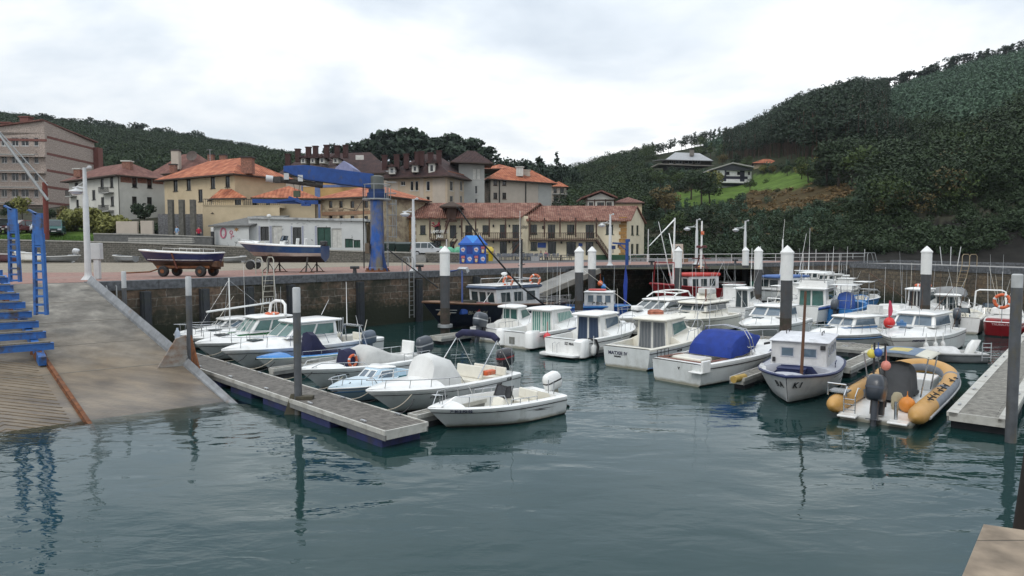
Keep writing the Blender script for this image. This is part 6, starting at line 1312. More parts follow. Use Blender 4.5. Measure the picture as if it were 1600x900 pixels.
patch(B_,B_.r,188,274.5,206,286,brickred,'brick_band',.03);patch(B_,B_.r,214.5,275,229.5,287,brickred,'brick_band',.03);patch(B_,B_.r,238,276,255,288,brickred,'brick_band',.03)
balcony(B_,B_.l,162,178,293,302,.8);balcony(B_,B_.l,162,178,321,330,.8);balcony(B_,B_.l,110,120,298,307,.8)
chimney(B_,122,265,112,1.0,1.2,brickred,wall_white);chimney(B_,199,253,108,1.2,1.6,brickred,wall_white)
b=MB();b.tube([(.05,-.15,3),(.05,-.15,B_.roof.bound_box[0][2])],.06,6);b.build('downpipe',wf_d,B_.th)
C=D0(300,260,121);B_=bld('house with several red roofs and a tall pale chimney, behind the ochre house',C,D0(240,260,126),D0(352,260,127),6,D(300,266,121).z,wall_beige,roof_red,3.4,.8)
chimney(B_,275,236,122,1.3,3.2,wall_pale,wf_d);chimney(B_,330,242,124,1.0,1.8,brickred,wf_d);chimney(B_,349,243,124,1.1,1.6,brickred,wf_d);chimney(B_,271,258,119,1.0,1.4,brickred)
b=MB();p=D(300,244,123)-C;b.lathe([(.02,-.15),(.6,-.05),(.95,.15),(.93,.16),(.55,.0),(.02,-.1)],n=16);b.xf(Matrix.Translation(p)@Matrix.Rotation(radians(70),4,'X'));b.tube([p,p+Vector((0,.3,-1.6))],.05,5);b.build('satellite_dish',mat('dish_brown',(.10,.075,.065),.7),B_.th)
b=MB();p=D(328,236,123)-C;b.tube([p+Vector((0,0,-2)),p+Vector((0,0,.3))],.03,5);b.tube([p+Vector((-.6,0,.2)),p+Vector((.6,0,.2))],.02,5);b.build('aerial',alum,B_.th)
C=D0(367,300,97);L=D0(257,300,105.7);R_=D0(447,300,104.7)
B_=bld('ochre house with orange hipped roof, brick chimney and dark shuttered windows',C,L,R_,2,D(367,270,97).z,wall_cream,roof_or,2.7,1.0,W_((271,280,277.5,299),(291.5,277,298,297),(329,274.5,336,294.5),(352,272.5,359,292.5),(310,296,316.5,315)),W_((395,273.5,403,294),(421,276,429,294),(395,310,402,324)))
chimney(B_,387,247,98,1.5,2.2,brickred,wf_d)
b=MB();b.tube([(-.9,-.2,4),(-.9,-.2,14)],.05,6);b.build('downpipe',wf_d,B_.th)
C=D0(333,320,95.5);B_=bld('small ochre lean-to with orange tiles on the terrace of the ochre house',C,D0(329,320,99),D(380,320,94.5),6,D(333,310,95.5).z,wall_cream,roof_or,1.2,.5,(),W_((367,312,377,323)),ridge=.4)
C=D0(318,340,90.5);B_=bld('ochre terrace block with dark railing below the ochre house',C,D0(300,340,96),D(437,340,91.5),2,D(318,320,90.5).z,wall_cream,None,0,0,(),W_((331,332,333,333)),name='terrace_block',cat='terrace')
zt=D(318,320,90.5).z;rr=Vector(D(437,340,91.5))-Vector(C);b=MB();b.hexa([(0,0,zt-.3),(rr.x,rr.y,zt-.3),(rr.x,rr.y+6,zt-.3),(-2,6,zt-.3)],[(-.1,-.1,zt),(rr.x,rr.y-.1,zt),(rr.x,rr.y+6,zt),(-2,6,zt)]);b.build('terrace_slab',wall_cream,B_.th)
b=MB();b.beam((0,.1,zt+.75),(rr.x,rr.y+.1,zt+.75),.08,.08)
for i in range(40):q=Vector((0,.1,zt)).lerp(Vector((rr.x,rr.y+.1,zt)),i/39);b.beam(q,q+Vector((0,0,.75)),.04,.04)
b.build('railing',wf_d,B_.th);b=MB();b.beam((3.4,-.06,zt-4.2),(rr.x-1,rr.y-.06,zt-4.2),.12,.25);b.build('gutter',wf_d,B_.th)
for k,x in enumerate((267.5,284.5,302)):
 p=D(x,340,88.5);b=MB();zt=D(x,312,88.5).z;z0=float(zG(p.x,p.y))-.5;b.hexa([(-.3,-.3,z0),(.3,-.3,z0),(.3,.3,z0),(-.3,.3,z0)],[(-.3,-.3,zt),(.3,-.3,zt),(.3,.3,zt),(-.3,.3,zt)])
 o=b.build('concrete_column',mat('concrete_column',(.115,.11,.095),.9,var=.25),loc=(p.x,p.y,0),bevel=.03);tag(o,['left','middle','right'][k]+' one of three square dark concrete columns by the ochre terrace','column','concrete columns')
p=D(285,355,91);b=MB();z0=float(zG(p.x,p.y));b.box((0,0,1.1),(6.2,.3,3.4));o=b.build('block_wall',brick_mat('grey_blocks',(.16,.16,.165),(.13,.13,.135),(.2,.2,.2),.4,.2,msize=.01),loc=(p.x,p.y,z0));tag(o,'grey block wall behind the three concrete columns','wall')
C=D0(404,320,93.6);B_=bld('low ochre annex with hipped orange roof under the crane spreader',D(492,320,95),C,D0(497,320,103),3,D(440,309,94.3).z,wall_cream,roof_or,1.7,.9,W_((416,311,421.5,326)),(),ridge=.45)
C=D0(556,300,116);B_=bld('orange building with blue pilasters and lilac gable behind the crane arm',C,D0(470,300,118),D(575,300,126),4,D(520,276,117).z,plaster('render_orange',(.50,.32,.13),(.42,.27,.12)),roof_dk,2.2,.5,W_((474,279,491,291)),(),fm=shutw,gm=shutw,ridge=.5,mull=False)
blu=mat('pilaster_blue',(.13,.19,.38),.7)
for x0,x1,y in ((471,474,276),(492,501,276)):patch(B_,B_.l,x0,y+1,x1,345,blu,'pilaster',.08)
patch(B_,B_.l,501.5,289,555,292,blu,'string_course',.06)
b=MB();p0=D(524,262,115.2)-C;p1=D(551,262,115.2)-C;pt=D(537,251,115.2)-C;b.prism([(p0 .x,p0 .z-2.2),(p1 .x,p1 .z-2.2),(p1 .x,p1 .z),(pt.x,pt.z),(p0 .x,p0 .z)],p0 .y,p0 .y+6,axis='y');b.build('gable',mat('gable_lilac',(.24,.26,.42),.8),B_.th)
C=D0(600,340,90);L=D0(502,340,95.5);R_=D0(664,340,99.5);sm={'fm':wf_b}
B_=bld('old building with flaking ochre plaster and orange tiled roof behind the crane column',C,L,R_,2,D(600,306,90).z,wall_old,roof_or,2.0,.8,[(x0,y0,x1,y1,sm)for x0,x1 in ((514,519.5),(530,535.5),(547.5,553.5),(569,575))for y0,y1 in ((314,325),(337,345))],(),ridge=.5,sill=False)
patch(B_,B_.l,503,331.5,597,334,mat('string_brown',(.26,.15,.09),.9),'string_course',.06)
for x0,x1 in ((513,520.5),(529,536.5),(546.5,554.5),(568,576)):slabat(B_,B_.l,x0,x1,326.5,.18,.1,mat('sandstone',(.25,.18,.12),.9),'window_sill')
grid=lambda xs,ys,ex:[(x0,y0,x1,y1,ex)for x0,x1 in xs for y0,y1 in ys];wwh={'fm':wf_w}
C=D0(606,300,137);L=D0(440,300,142);R_=D0(612,300,150)
B1=bld('long dark roofed apartment block with white dormers and brown chimneys, behind the crane arm',C,L,R_,4,D(606,268,137).z,wall_pale,roof_dk,4.6,1.2,grid(((590,596),(570,578)),((274,284),),wwh),(),'apartment block','apartment_block',ridge=.35)
C=D0(699,300,128);L=D0(606,300,132);R_=D0(743,300,140)
B2=bld('beige and pink apartment block with dark brown roof and dormers above the harbour restaurant',C,L,R_,4,D(699,272,128).z,wall_beige,roof_dk,4.6,1.3,grid(((626,633),),((283,290),(308,318)),wwh)+grid(((641,646),(648.5,653.5),(666,671.5)),((283,298),(307,320)),wwh),grid(((703,708),(719,722.5),(733,736)),((283,298),(306,318)),wwh),'apartment block','apartment_block',ridge=.4)
patch(B2,B2 .l,608,273.5,698.5,276.5,mat('brown_band',(.24,.10,.06),.8),'eaves_band',.05);patch(B2,B2 .r,700,273.5,742,276.5,mat('brown_band',(.24,.10,.06),.8),'eaves_band',.05)
for x0,x1 in ((612,622),(656,662),(676,696)):patch(B2,B2 .l,x0,278,x1,330,wall_pale,'pale_panel',.04)
patch(B2,B2 .r,710,278,717.5,330,wall_pale,'pale_panel',.04);patch(B2,B2 .r,726,278,731,330,wall_pale,'pale_panel',.04)
def dormer(B_,x0,x1,y0,y1,Y):
 p0=D(x0,y1,Y)-B_.C;p1=D(x1,y0,Y)-B_.C;w=p1 .x-p0 .x;b=MB();b.hexa([(p0 .x,p0 .y,p0 .z),(p1 .x,p0 .y,p0 .z),(p1 .x,p0 .y+3.5,p0 .z),(p0 .x,p0 .y+3.5,p0 .z)],[(p0 .x,p0 .y,p1 .z),(p1 .x,p0 .y,p1 .z),(p1 .x,p0 .y+3.5,p1 .z),(p0 .x,p0 .y+3.5,p1 .z)]);d=b.build('dormer',wall_white,B_.th)
 pane(d,((p0 .x,p0 .y,p0 .z),(p1 .x,p0 .y,p0 .z),(p1 .x,p0 .y,p1 .z),(p0 .x,p0 .y,p1 .z)),.2,.1,.8,.8,wdark,wf_w,.1)
 b=MB();b.prism([(p0 .x-.5,p1 .z-.15),(p1 .x+.5,p1 .z-.15),((p0 .x+p1 .x)/2,p1 .z+w*.45)],p0 .y-.5,p0 .y+4,axis='y');b.build('dormer_roof',roof_dk,d)
for x0,x1 in ((470,477),(485,492),(499,507),(520,528)):dormer(B1,x0,x1,246,255,137)
for x0,x1,y0,y1 in ((607.5,617,260,272),(643.5,653,257,269),(669.5,679.5,254,270)):dormer(B2,x0,x1,y0,y1,128.6 if x0>640 else 130)
brn=mat('chimney_brown',(.050,.020,.018),.9,var=.15)
for x,y in ((450,242),(465.5,234),(482,231),(493,229.5),(510.5,228),(527,229),(540,228)):chimney(B1,x,y,138.5,.95,2.4,brn,brn)
for x,y in ((601,244),(620,243),(635,242),(652,239),(659,238),(673,240),(686,237)):chimney(B2,x,y,131,.95,2.6,brn,brn)
b=MB();p=D(549,232,138)-B1 .C;b.box((D(562,246,139)-B1 .C),(1.6,.12,.9));b.build('skylight',shutw,B1 .roof)
C=D0(717,300,134.5);B3=bld('grey stair tower with overhanging dark pyramid roof',C,D0(716,300,138),D(757,300,136),4,D(717,248,134.5).z,wall_grey,roof_dk,1.7,1.7,(),grid(((739,744),(745.5,750.5)),((264,280),),{'fm':shutw,'gm':shutw})+grid(((742,746.5),),((290,303),(310,320)),wwh),'tower','stair_tower',ridge=.5)
C=D0(767,300,141);L=D0(755,300,149);R_=D0(862,300,150)
B4=bld('pale apartment block with orange roof and a stone faced end, right of the grey tower',C,L,R_,4,D(767,278,141).z,wall_pale,roof_or,2.6,1.2,(),grid(((771,777),(785,791)),((280,290),(301,311)),{'fm':wf_b}),'apartment block','apartment_block',ridge=.5)
patch(B4,B4 .l,755.3,279,766,330,stone_q,'stone_facing',.05);patch(B4,B4 .r,841,281,861,330,wall_grey,'grey_panel',.05)
for x in (780,821):A_,Bq,t,n=B4 .r;p=on_plane(x,300,A_+B4 .C,n)-B4 .C+n*.12;b=MB();b.tube([(p.x,p.y,5),(p.x,p.y,D(x,279,143).z)],.12,6);b.build('downpipe',wf_d,B4 .th)
hip(B4 .th,[(D(757,262,150)-B4 .C)[:2],(D(803,262,150)-B4 .C)[:2],(D(803,262,158)-B4 .C)[:2],(D(757,262,158)-B4 .C)[:2]],D(780,264,150).z,1.2,.5,roof_or,name='upper_roof')
chimney(B4,812,262,146,1.5,1.8,shutw,shutw);chimney(B4,823,267,148,1.4,1.2,wall_pale,wall_pale)
C=D0(862,300,164);B5=bld('small apartment block with dark balconies and orange roof at the end of the row',C,D0(861,300,170),D(885,300,165),4,D(870,291,164).z,wall_pale,roof_or,1.2,.6,(),grid(((865,870),(875,881)),((294,301),(307,314)),{}),'apartment block','apartment_block')
for y in (303,316,327):balcony(B5,B5 .r,862.5,884,y-6,y,1.2)
C=D0(916,320,118);B6=bld('white half timbered house with broad gable behind the restaurant',C,D0(915,320,124),D(961,320,118.5),3,D(916,309,118).z,wall_white,None,0,0,(),grid(((920,927),(933,944),(948,956)),((306,311),(316,322)),{'fm':wf_b}))
p0=Vector((-.9,0,D(916,309.5,118).z));p1=Vector((D(964,309,118)-C));pt=D(939,299.5,118)-C
b=MB();b.prism([(0,p0 .z-.2),((D(961,320,118.5)-C).x,p0 .z-.2),(pt.x,pt.z-.25)],.05,8,axis='y');b.build('gable_wall',wall_white,B6 .th)
b=MB()
for q in (p0,p1):b.hexa([(q.x,-.8,q.z-.15),(pt.x,-.8,pt.z),(pt.x,8.5,pt.z),(q.x,8.5,q.z-.15)],[(q.x,-.8,q.z+.1),(pt.x,-.8,pt.z+.25),(pt.x,8.5,pt.z+.25),(q.x,8.5,q.z+.1)])
b.build('roof',roof_red,B6 .th)
for y in (305,312.5):slabat(B6,B6 .r,916,961,y,.18,.06,timb,'timber_beam')
for x in (917,929,946,960):patch(B6,B6 .r,x-.7,305,x+.7,323,timb,'timber_post',.07)
C=D0(961,320,119);B7=bld('low house with long red roof beside the half timbered house',C,D0(960.5,320,126),D(1003,320,119),3,D(980,317,119).z,wall_cream,roof_red,1.0,.5,(),())
g=ground_hit(914,297);C=D0(907,296,g.y);B8=bld('tiny white house with red roof among trees on the slope',C,D0(905,296,g.y+5),D(921,296,g.y+1),g.z-3,D(914,291,g.y).z,wall_white,roof_red,1.3,.7,(),grid(((910,913),(915,918)),((292,295),),{}))
g=ground_hit(1073,268);Y=g.y
C=D0(1042,262,Y);B9=bld('dark hillside villa with pale tiered roof and wide lower eaves',C,D0(1036,262,Y+8),D(1112,262,Y+4),g.z-6,D(1070,249,Y).z,mat('villa_dark',(.07,.062,.052),.8),mat('slate_pale',(.36,.37,.38),.6),3.0,.6,(),grid(((1046,1052),(1056,1066),(1070,1082),(1086,1094)),((250.5,255.5),(262,267)),{'fm':wf_w}),'villa','hillside_villa')
b=MB();zq=D(1070,257,Y).z;a0=D(1027,258,Y-1)-C;a1=D(1120,258,Y+3)-C;b.hexa([(a0 .x,a0 .y-2,zq-.3),(a1 .x,a1 .y-2,zq-.6),(a1 .x,a1 .y+12,zq),(a0 .x,a0 .y+12,zq)],[(a0 .x,a0 .y-2,zq),(a1 .x,a1 .y-2,zq-.3),(a1 .x,a1 .y+12,zq+.5),(a0 .x,a0 .y+12,zq+.5)]);b.build('lower_roof',mat('slate_beige',(.24,.22,.19),.8),B9 .th)
b=MB();zq=D(1070,249,Y).z;a0=D(1030,249,Y-1)-C;a1=D(1114,251,Y+2)-C;b.hexa([(a0 .x,a0 .y-1,zq-.5),(a1 .x,a1 .y-1,zq-.5),(a1 .x,a1 .y+12,zq+.6),(a0 .x,a0 .y+12,zq+.6)],[(a0 .x,a0 .y-1,zq-.3),(a1 .x,a1 .y-1,zq-.3),(a1 .x,a1 .y+12,zq+.9),(a0 .x,a0 .y+12,zq+.9)]);b.build('middle_roof',mat('slate_grey',(.16,.165,.165),.7),B9 .th)
chimney(B9,1081,234,Y+4,1.4,2.2,mat('chimney_stone',(.2,.18,.16),.9))
g=ground_hit(1145,292);Y=g.y
C=D0(1120,280,Y);B10=bld('white and dark timbered chalet with low gable on the hillside meadow',C,D0(1118,280,Y+8),D(1174,280,Y+1.5),g.z-4,D(1145,266,Y).z,mat('chalet_white',(.66,.66,.64),.8),None,0,0,(),grid(((1121,1125),(1135,1140),(1152,1157),(1169,1172)),((268,273),),{}),'chalet','hillside_chalet')
pL=D(1109,266,Y)-C;pR=D(1176,262,Y)-C;pt=D(1143,255.5,Y)-C;rr=D(1174,280,Y+1.5)-C
b=MB();b.prism([(0,D(1145,266,Y).z-.02),(rr.x,D(1145,266,Y).z-.02),(pR.x-.6,pR.z-.3),(pt.x,pt.z-.3),(pL.x+1.2,pL.z+.1)],.05,9,axis='y');b.build('gable_wall',mat('chalet_glass_dark',(.03,.035,.045),.3),B10 .th)
b=MB()
for q in (pL,pR):b.hexa([(q.x,-1.2,q.z-.1),(pt.x,-1.2,pt.z-.1),(pt.x,10,pt.z-.1),(q.x,10,q.z-.1)],[(q.x,-1.2,q.z+.22),(pt.x,-1.2,pt.z+.22),(pt.x,10,pt.z+.22),(q.x,10,q.z+.22)])
b.build('roof',mat('chalet_roof',(.34,.33,.31),.7),B10 .th)
nvt=mat('chalet_navy',(.018,.020,.035),.7)
for x0,y0,x1,y1 in ((1132.5,262,1134.5,286),(1156.5,262,1163,286),(1120.5,275,1168,280),(1120.5,274,1132,284)):patch(B10,B10 .r,x0,y0,x1,y1,nvt,'timber_panel',.08)
slabat(B10,B10 .r,1120,1163,284,.4,1.6,B10 .th.children[0].data.materials[0]if False else mat('chalet_white',(.66,.66,.64)),'balcony_slab');patch(B10,B10 .r,1118.5,285.5,1163,291,nvt,'base_panel',.5)
g=ground_hit(1198,258);Y=g.y;C=D0(1178,256,Y);B11=bld('long low house with orange roof above the meadow',C,D0(1177,256,Y+6),D(1219,256,Y+1),g.z-3,D(1198,255,Y).z,wall_old,roof_or,1.5,.6,(),())
g=ground_hit(1026,331);Y=g.y;C=D0(1021,330,Y);bld('tiny red brick hut among bushes behind the restaurant',C,D0(1020.5,330,Y+3),D(1031,330,Y),g.z-2,D(1026,327,Y).z,brickred,roof_red,.6,.3,(),(),'hut','brick_hut')
C=D0(570,370,84);L=D0(389,370,84.6);gr={'fm':wf_g,'gm':doorg,'name':'door'};dk={'fm':wf_d,'name':'door'};wd={'fm':shutw,'gm':shutw,'name':'door'}
B12=bld('long whitewashed shed with peeling paint, green doors and flat roof',C,L,D(573,370,91),3,D(480,341.5,84.3).z,wall_shed,None,0,0,[(407,354,420.5,376,dk),(425.5,353,441,386,wd),(457.5,355,471,382,dk),(495.6,355,517,387,gr),(518,357,534,387,wd),(539,373,551.5,387,gr),(552.5,375,563,387,gr)],(),'shed','whitewashed_shed',sill=False)
b=MB();zt=D(480,341.5,84.3).z;l=L-C;b.hexa([(l.x,l.y-.3,zt),(.3,-.3,zt-.35),(1,7,zt-.35),(l.x,l.y+7,zt)],[(l.x,l.y-.3,zt+.25),(.3,-.3,zt-.1),(1,7,zt-.05),(l.x,l.y+7,zt+.3)]);b.build('roof',mat('shed_parapet',(.42,.43,.43),.9,dirt=(.2,.2,.2),dscale=1),B12 .th)
for x0,x1 in ((404,407),(421,425),(454.5,457),(471.5,474.5),(492,495)):patch(B12,B12 .l,x0,353,x1,387,mat('lilac_jamb',(.33,.34,.42),.9),'door_jamb',.03)
C=D0(389,370,83.8);L=D0(334,370,84.6);B13=bld('lower whitewashed shed with sloping grey roof and pink graffiti',C,L,D(392,370,89),3,D(360,354,84.2).z,wall_shed,None,0,0,(),(),'shed','whitewashed_shed')
za=D(360,353.5,84.2).z;zb=D(400,338.5,88.5).z;l=L-C;b=MB();b.hexa([(l.x-.5,l.y-.4,za-.05),(.2,-.3,za-.05),(3.2,5.5,zb),(l.x+3,l.y+5.5,zb)],[(l.x-.5,l.y-.4,za+.1),(.2,-.3,za+.1),(3.2,5.5,zb+.18),(l.x+3,l.y+5.5,zb+.18)]);b.build('roof',fibro,B13 .th)
pinkp=mat('graffiti_pink',(.50,.16,.22),.9);A_,Bq,t,n=B13 .l
def gra(px,y):p=on_plane(px,y,A_+C,n)-C+n*.012;return p
b=MB();b.tube([gra(349+4.0*cos(a),364+7.5*sin(a))for a in np.linspace(0,2*pi,20)[:-1]],.11,5,closed=True);b.build('graffiti',pinkp,B13 .th)
b=MB();b.tube([gra(361.3+2.0*cos(a),363.2+2.8*sin(a))for a in np.linspace(0,2*pi,12)[:-1]],.06,5,closed=True);b.tube([gra(361.3,366),gra(361.3,374)],.04,5);b.tube([gra(359.8,370.5),gra(362.8,370.5)],.04,5);b.tube([gra(363.3,368.5),gra(365.5,368.9)],.09,5);b.build('graffiti',pinkp,B13 .th)
b=MB();c_=gra(369.5,358.5)
b.poly([gra(369.5+(4.5 if k%2 else 2.2)*cos(k*pi/6),358.5+(4 if k%2 else 1.8)*sin(k*pi/6))for k in range(12)]);b.build('graffiti',mat('graffiti_ochre',(.42,.22,.08),.9),B13 .th)
p=D(333,358,84.2);b=MB();b.box((0,0,.55),(.32,.25,.5));o=b.build('meter_box',frame,loc=(p.x,p.y-.2,p.z-.6),bevel=.02);b=MB();b.box((0,0,-.5),(.34,.26,1.6));b.build('meter_stand',blackp,o);tag(o,'grey meter box on a dark stand at the corner of the graffiti shed','meter box')
stone_w=brick_mat('rubble_wall',(.135,.125,.105),(.095,.088,.075),(.17,.16,.14),.42,.22,msize=.03,noise=.6,dirt=(.06,.06,.05),dlo=.5,dhi=.75)
copw=mat('pale_coping',(.33,.32,.29),.9,var=.15)
def lowwall(label,pts,th_=.5,z0=3.3,m=stone_w,cop=copw):
 th=thing('stone_wall',label,'wall',(pts[0][0],pts[0][1],0));o=Vector((pts[0][0],pts[0][1],0));b=MB();c=MB()
 for (x0,y0,h0),(x1,y1,h1)in zip(pts[:-1],pts[1:]):
  q=[Vector((x0,y0,0))-o,Vector((x1,y1,0))-o,Vector((x1,y1+th_,0))-o,Vector((x0,y0+th_,0))-o];hh=[h0,h1,h1,h0]
  b.hexa([(v.x,v.y,z0)for v in q],[(v.x,v.y,h-.001)for v,h in zip(q,hh)]);e=[(-.0,-.08),(0,-.08),(0,.08),(0,.08)]
  c.hexa([(v.x+a,v.y+d,h)for (v,h),(a,d)in zip(zip(q,hh),e)],[(v.x+a,v.y+d,h+.14)for (v,h),(a,d)in zip(zip(q,hh),e)])
 b.build('wall_body',m,th);c.build('coping',cop,th);return th
wp=lambda px,py:(D(px,py,78).x,78,D(px,py,78).z-.14)
lowwall('long rubble stone wall with pale coping below the grass bank and sheds',[(-80,78,wp(0,373)[2]),wp(0,373.5),wp(200,378),wp(367,384.5),wp(510,390),wp(647,394)])
lowwall('short rubble stone wall beside the steps, in front of the silver car',[(D(665,394,78).x,78,D(665,394,78).z-.14),(D(763,395,78).x,78,D(763,395,78).z-.14)])
b=MB()
for k in range(5):b.box((0,.35*k,.09+.17*k),(1.5,.36,.18+.0))
for k in range(5):b.box((0,.35*k+.6,.09+.17*k),(1.46,1.2,.17))
o=b.build('stone_steps',concr,loc=(D(656,400,78).x,77.2,3.42));tag(o,'short flight of stone steps through the low wall','steps')
lowwall('grey terrace wall with steps above the long stone wall',[(D(146,368,83).x,83,D(146,366,83).z),(D(225,368,83).x,83,D(225,367,83).z),(D(330,370,83).x,83,D(330,371,83).z)],z0=4,m=mat('terrace_grey',(.13,.13,.125),.9,var=.2))
for k in range(3):b=MB();p=D(252,372.5+3*k,80.3+.6*(2-k));b.box((0,0,0),(7.5,.5,.16));o=b.build('terrace_step',copw,loc=p);tag(o,['top','middle','lowest'][k]+' of three long terrace steps behind the stone wall','step','terrace steps')
def restaurant():
 rm={'fm':wf_g,'gm':wdark};dr={'fm':wf_g,'gm':wdark,'name':'door'}
 C=D0(979,390,96);L=D0(825,390,96);R_=D0(1006,390,105.5)
 Rt=bld('long cream two storey restaurant with red tiled roof, dark balcony and outside stair',C,L,R_,3.35,D(979,342,96).z,wall_rest,None,0,0,[(829,351,839,366,rm),(856,351,867.5,372.5,dr),(886,351,897.5,366,rm),(915,351,928,372.5,dr),(947,351,958,366,rm),(829,378,839,391,rm),(856,377,869,397,dr),(885,378,900,401,dr),(915,378,927,399,dr)],[(986.5,352,990,367,rm),(994.5,352,998,367,rm),(986,381,990,397,rm),(994,381,998,397,rm)],'restaurant','restaurant')
 C2=D0(825,390,95.6);L2=D0(645,390,95.6)
 Lt=bld('left half of the restaurant, cream with dark turret, red tiled roof and white balcony letters',C2,L2,D(825.5,390,105),3.35,D(760,337.5,95.6).z,wall_rest,None,0,0,[(656.5,352,665,366,rm),(679,352,689,366,rm),(703,352,713,372.5,dr),(727,352,738,372.5,dr),(754,352,763.5,365.5,rm),(781,351,791.5,372.5,dr),(800.5,351,811,372.5,dr),(678,376,689,395,dr),(703,377,710,392,rm),(727,377,738,396,dr),(781,377,792,397,dr),(800.5,377,812,397,dr)],(),'restaurant','restaurant')
 for Q,Ca,xl,xr,ze,zr,mt in ((Rt,C,822,981,D(979,342,96).z,D(930,323,100.5).z,roof_mix),(Lt,C2,638,813,D(760,337.5,95.6).z,D(760,318.5,100.3).z,roof_mix)):
  yf=Ca.y;x0=D(xl,390,yf).x-Ca.x;x1=D(xr,390,yf).x-Ca.x;yr=4.7;yb=9.8;xr_=x1+(1.9 if Q is Rt else 2.7);xb=x1+(4.2 if Q is Rt else 5.4);s=(zr-ze)/yr;dz=ze-s*.9
  b=MB();u=Vector((0,0,.16));A=[Vector((x0,-.9,dz)),Vector((x1+(.25 if Q is Rt else .0),-.9,dz)),Vector((xr_+.25,yr,zr)),Vector((x0,yr,zr))]
  b.hexa(A,[p+u for p in A],0);A2=[Vector((x0,yr,zr)),Vector((xr_+.25,yr,zr)),Vector((xb+.3,yb,dz)),Vector((x0,yb,dz))];b.hexa(A2,[p+u for p in A2],0);b.build('roof',mt,Q.th,fix=False)
  b=MB()
  for k in range(int((x1-x0)/.55)):b.box((x0+.3+.55*k,-.42,dz+s*.35-.06),(.10,.9,.12))
  b.build('rafter',timb,Q.th)['kind']='stuff'
 zr=D(930,323,100.5).z;ze=D(979,342,96).z;r=R_-C;b=MB();b.poly([(0,0,ze),(r.x,r.y,ze),(r.x/2,r.y/2,zr-.02)]);b.build('gable_wall',wall_rest,Rt.th)
 zr2=D(760,318.5,100.3).z;ze2=D(760,337.5,95.6).z;b=MB();xe=D(813,390,95.6).x-C2 .x;b.poly([(xe-.4,-.3,ze2-.75),(xe+5.2,9.6,ze2-.75),(xe+5.2,9.6,ze2),(xe+2.45,4.7,zr2-.02),(xe-.25,-.1,ze2)]);b.build('gable_wall',wall_rest,Lt.th)
 oc=mat('quoin_sandstone',(.36,.20,.065),.9,var=.3,scale=2)
 b=MB();
 for k in range(12):b.box((-.42-.12*(k%2),-.02,3.6+.5*k),(.85+.2*(k%2),.08,.46))
 b.build('quoin',oc,Rt.th)
 b=MB();x0=(L2-C2).x
 for k in range(12):b.box((x0-.1+.1*(k%2),-.03,3.6+.5*k),(.8+.2*(k%2),.08,.46))
 b.build('quoin',oc,Lt.th)
 gb=mat('green_base',(.02,.07,.035),.7);b=MB();b.box((-2.2,-.05,3.75),(4.2,.1,.7));b.build('green_base',gb,Rt.th);b=MB();n=Rt.r[3];b.hexa([n*.05+Vector((0,0,3.4)),r+n*.05+Vector((0,0,3.4)),r,Vector((0,0,3.4))],[n*.05+Vector((0,0,3.95)),r+n*.05+Vector((0,0,3.95)),r+Vector((0,0,3.95)),Vector((0,0,3.95))]);b.build('green_base',gb,Rt.th)
 for Q,Ca,xl,xr,posts in ((Rt,C,827,931,(827.5,850,874,898,930)),(Lt,C2,722,815,(722.5,744,765,790,813)),(Lt,C2,673,700,(673.5,688))):
  yf=Ca.y;x0=D(xl,390,yf).x-Ca.x;x1=D(xr,390,yf).x-Ca.x;zf=D(850,374,95).z
  b=MB();b.box(((x0+x1)/2,-.62,zf-.08),(x1-x0,1.2,.16));o=b.build('balcony',timb,Q.th)
  b=MB();zt=D(850,364,95).z
  b.box(((x0+x1)/2,-1.18,zt),(x1-x0,.09,.08));b.box(((x0+x1)/2,-1.18,zf+.12),(x1-x0,.06,.06))
  for k in range(int((x1-x0)/.26)+1):b.box((x0+.26*k,-1.18,(zf+zt)/2),(.085,.06,zt-zf))
  b.build('balcony_railing',timb,o)
  for px in posts:b=MB();x=D(px,390,yf).x-Ca.x;b.box((x,-1.1,(zf+ze)/2+.2),(.2,.2,ze-zf-.2));b.build('balcony_post',timb,o)
 zf=D(850,374,95).z;x0=D(930,390,96).x-C.x;x1=D(952,390,96).x-C.x;b=MB()
 for y in (-.2,-1.15):b.beam((x0,y,zf),(x1,y,3.45),.07,.26);b.beam((x0,y,zf+.9),(x1,y,4.35),.06,.07);[b.beam((x0+(x1-x0)*k/6,y,zf+(3.45-zf)*k/6),(x0+(x1-x0)*k/6,y,zf+.9+(3.45-zf)*k/6),.05,.05)for k in range(1,7)]
 for k in range(14):b.box((x0+(x1-x0)*(k+.5)/14,-.68,zf+(3.45-zf)*(k+.5)/14),(.26,.95,.05))
 b.build('stair',timb,Rt.th)
 for xa,xb,za,zb in ((816,797,zf,3.9),(716,705,D(716,374,95).z,4.8),(697,704,D(700,366,95).z,D(700,340,95).z)):
  a0=D(xa,390,95.6).x-C2 .x;a1=D(xb,390,95.6).x-C2 .x;b=MB()
  for y in (-1.3,-1.9):b.beam((a0,y,za),(a1,y,zb),.06,.22);b.beam((a0,y,za+.9),(a1,y,zb+.9),.05,.06)
  for k in range(10):b.box((a0+(a1-a0)*(k+.5)/10,-1.6,za+(zb-za)*(k+.5)/10),(.22,.6,.05))
  b.build('stair',timb,Lt.th)
 p0=D(698,344,94.6)-C2;p1=D(712,322,94.6)-C2;b=MB();b.hexa([(p0 .x,p0 .y,p0 .z),(p1 .x,p0 .y,p0 .z),(p1 .x,p0 .y+2.5,p0 .z),(p0 .x,p0 .y+2.5,p0 .z)],[(p0 .x,p0 .y,p1 .z),(p1 .x,p0 .y,p1 .z),(p1 .x,p0 .y+2.5,p1 .z),(p0 .x,p0 .y+2.5,p1 .z)]);o=b.build('turret',timb,Lt.th)
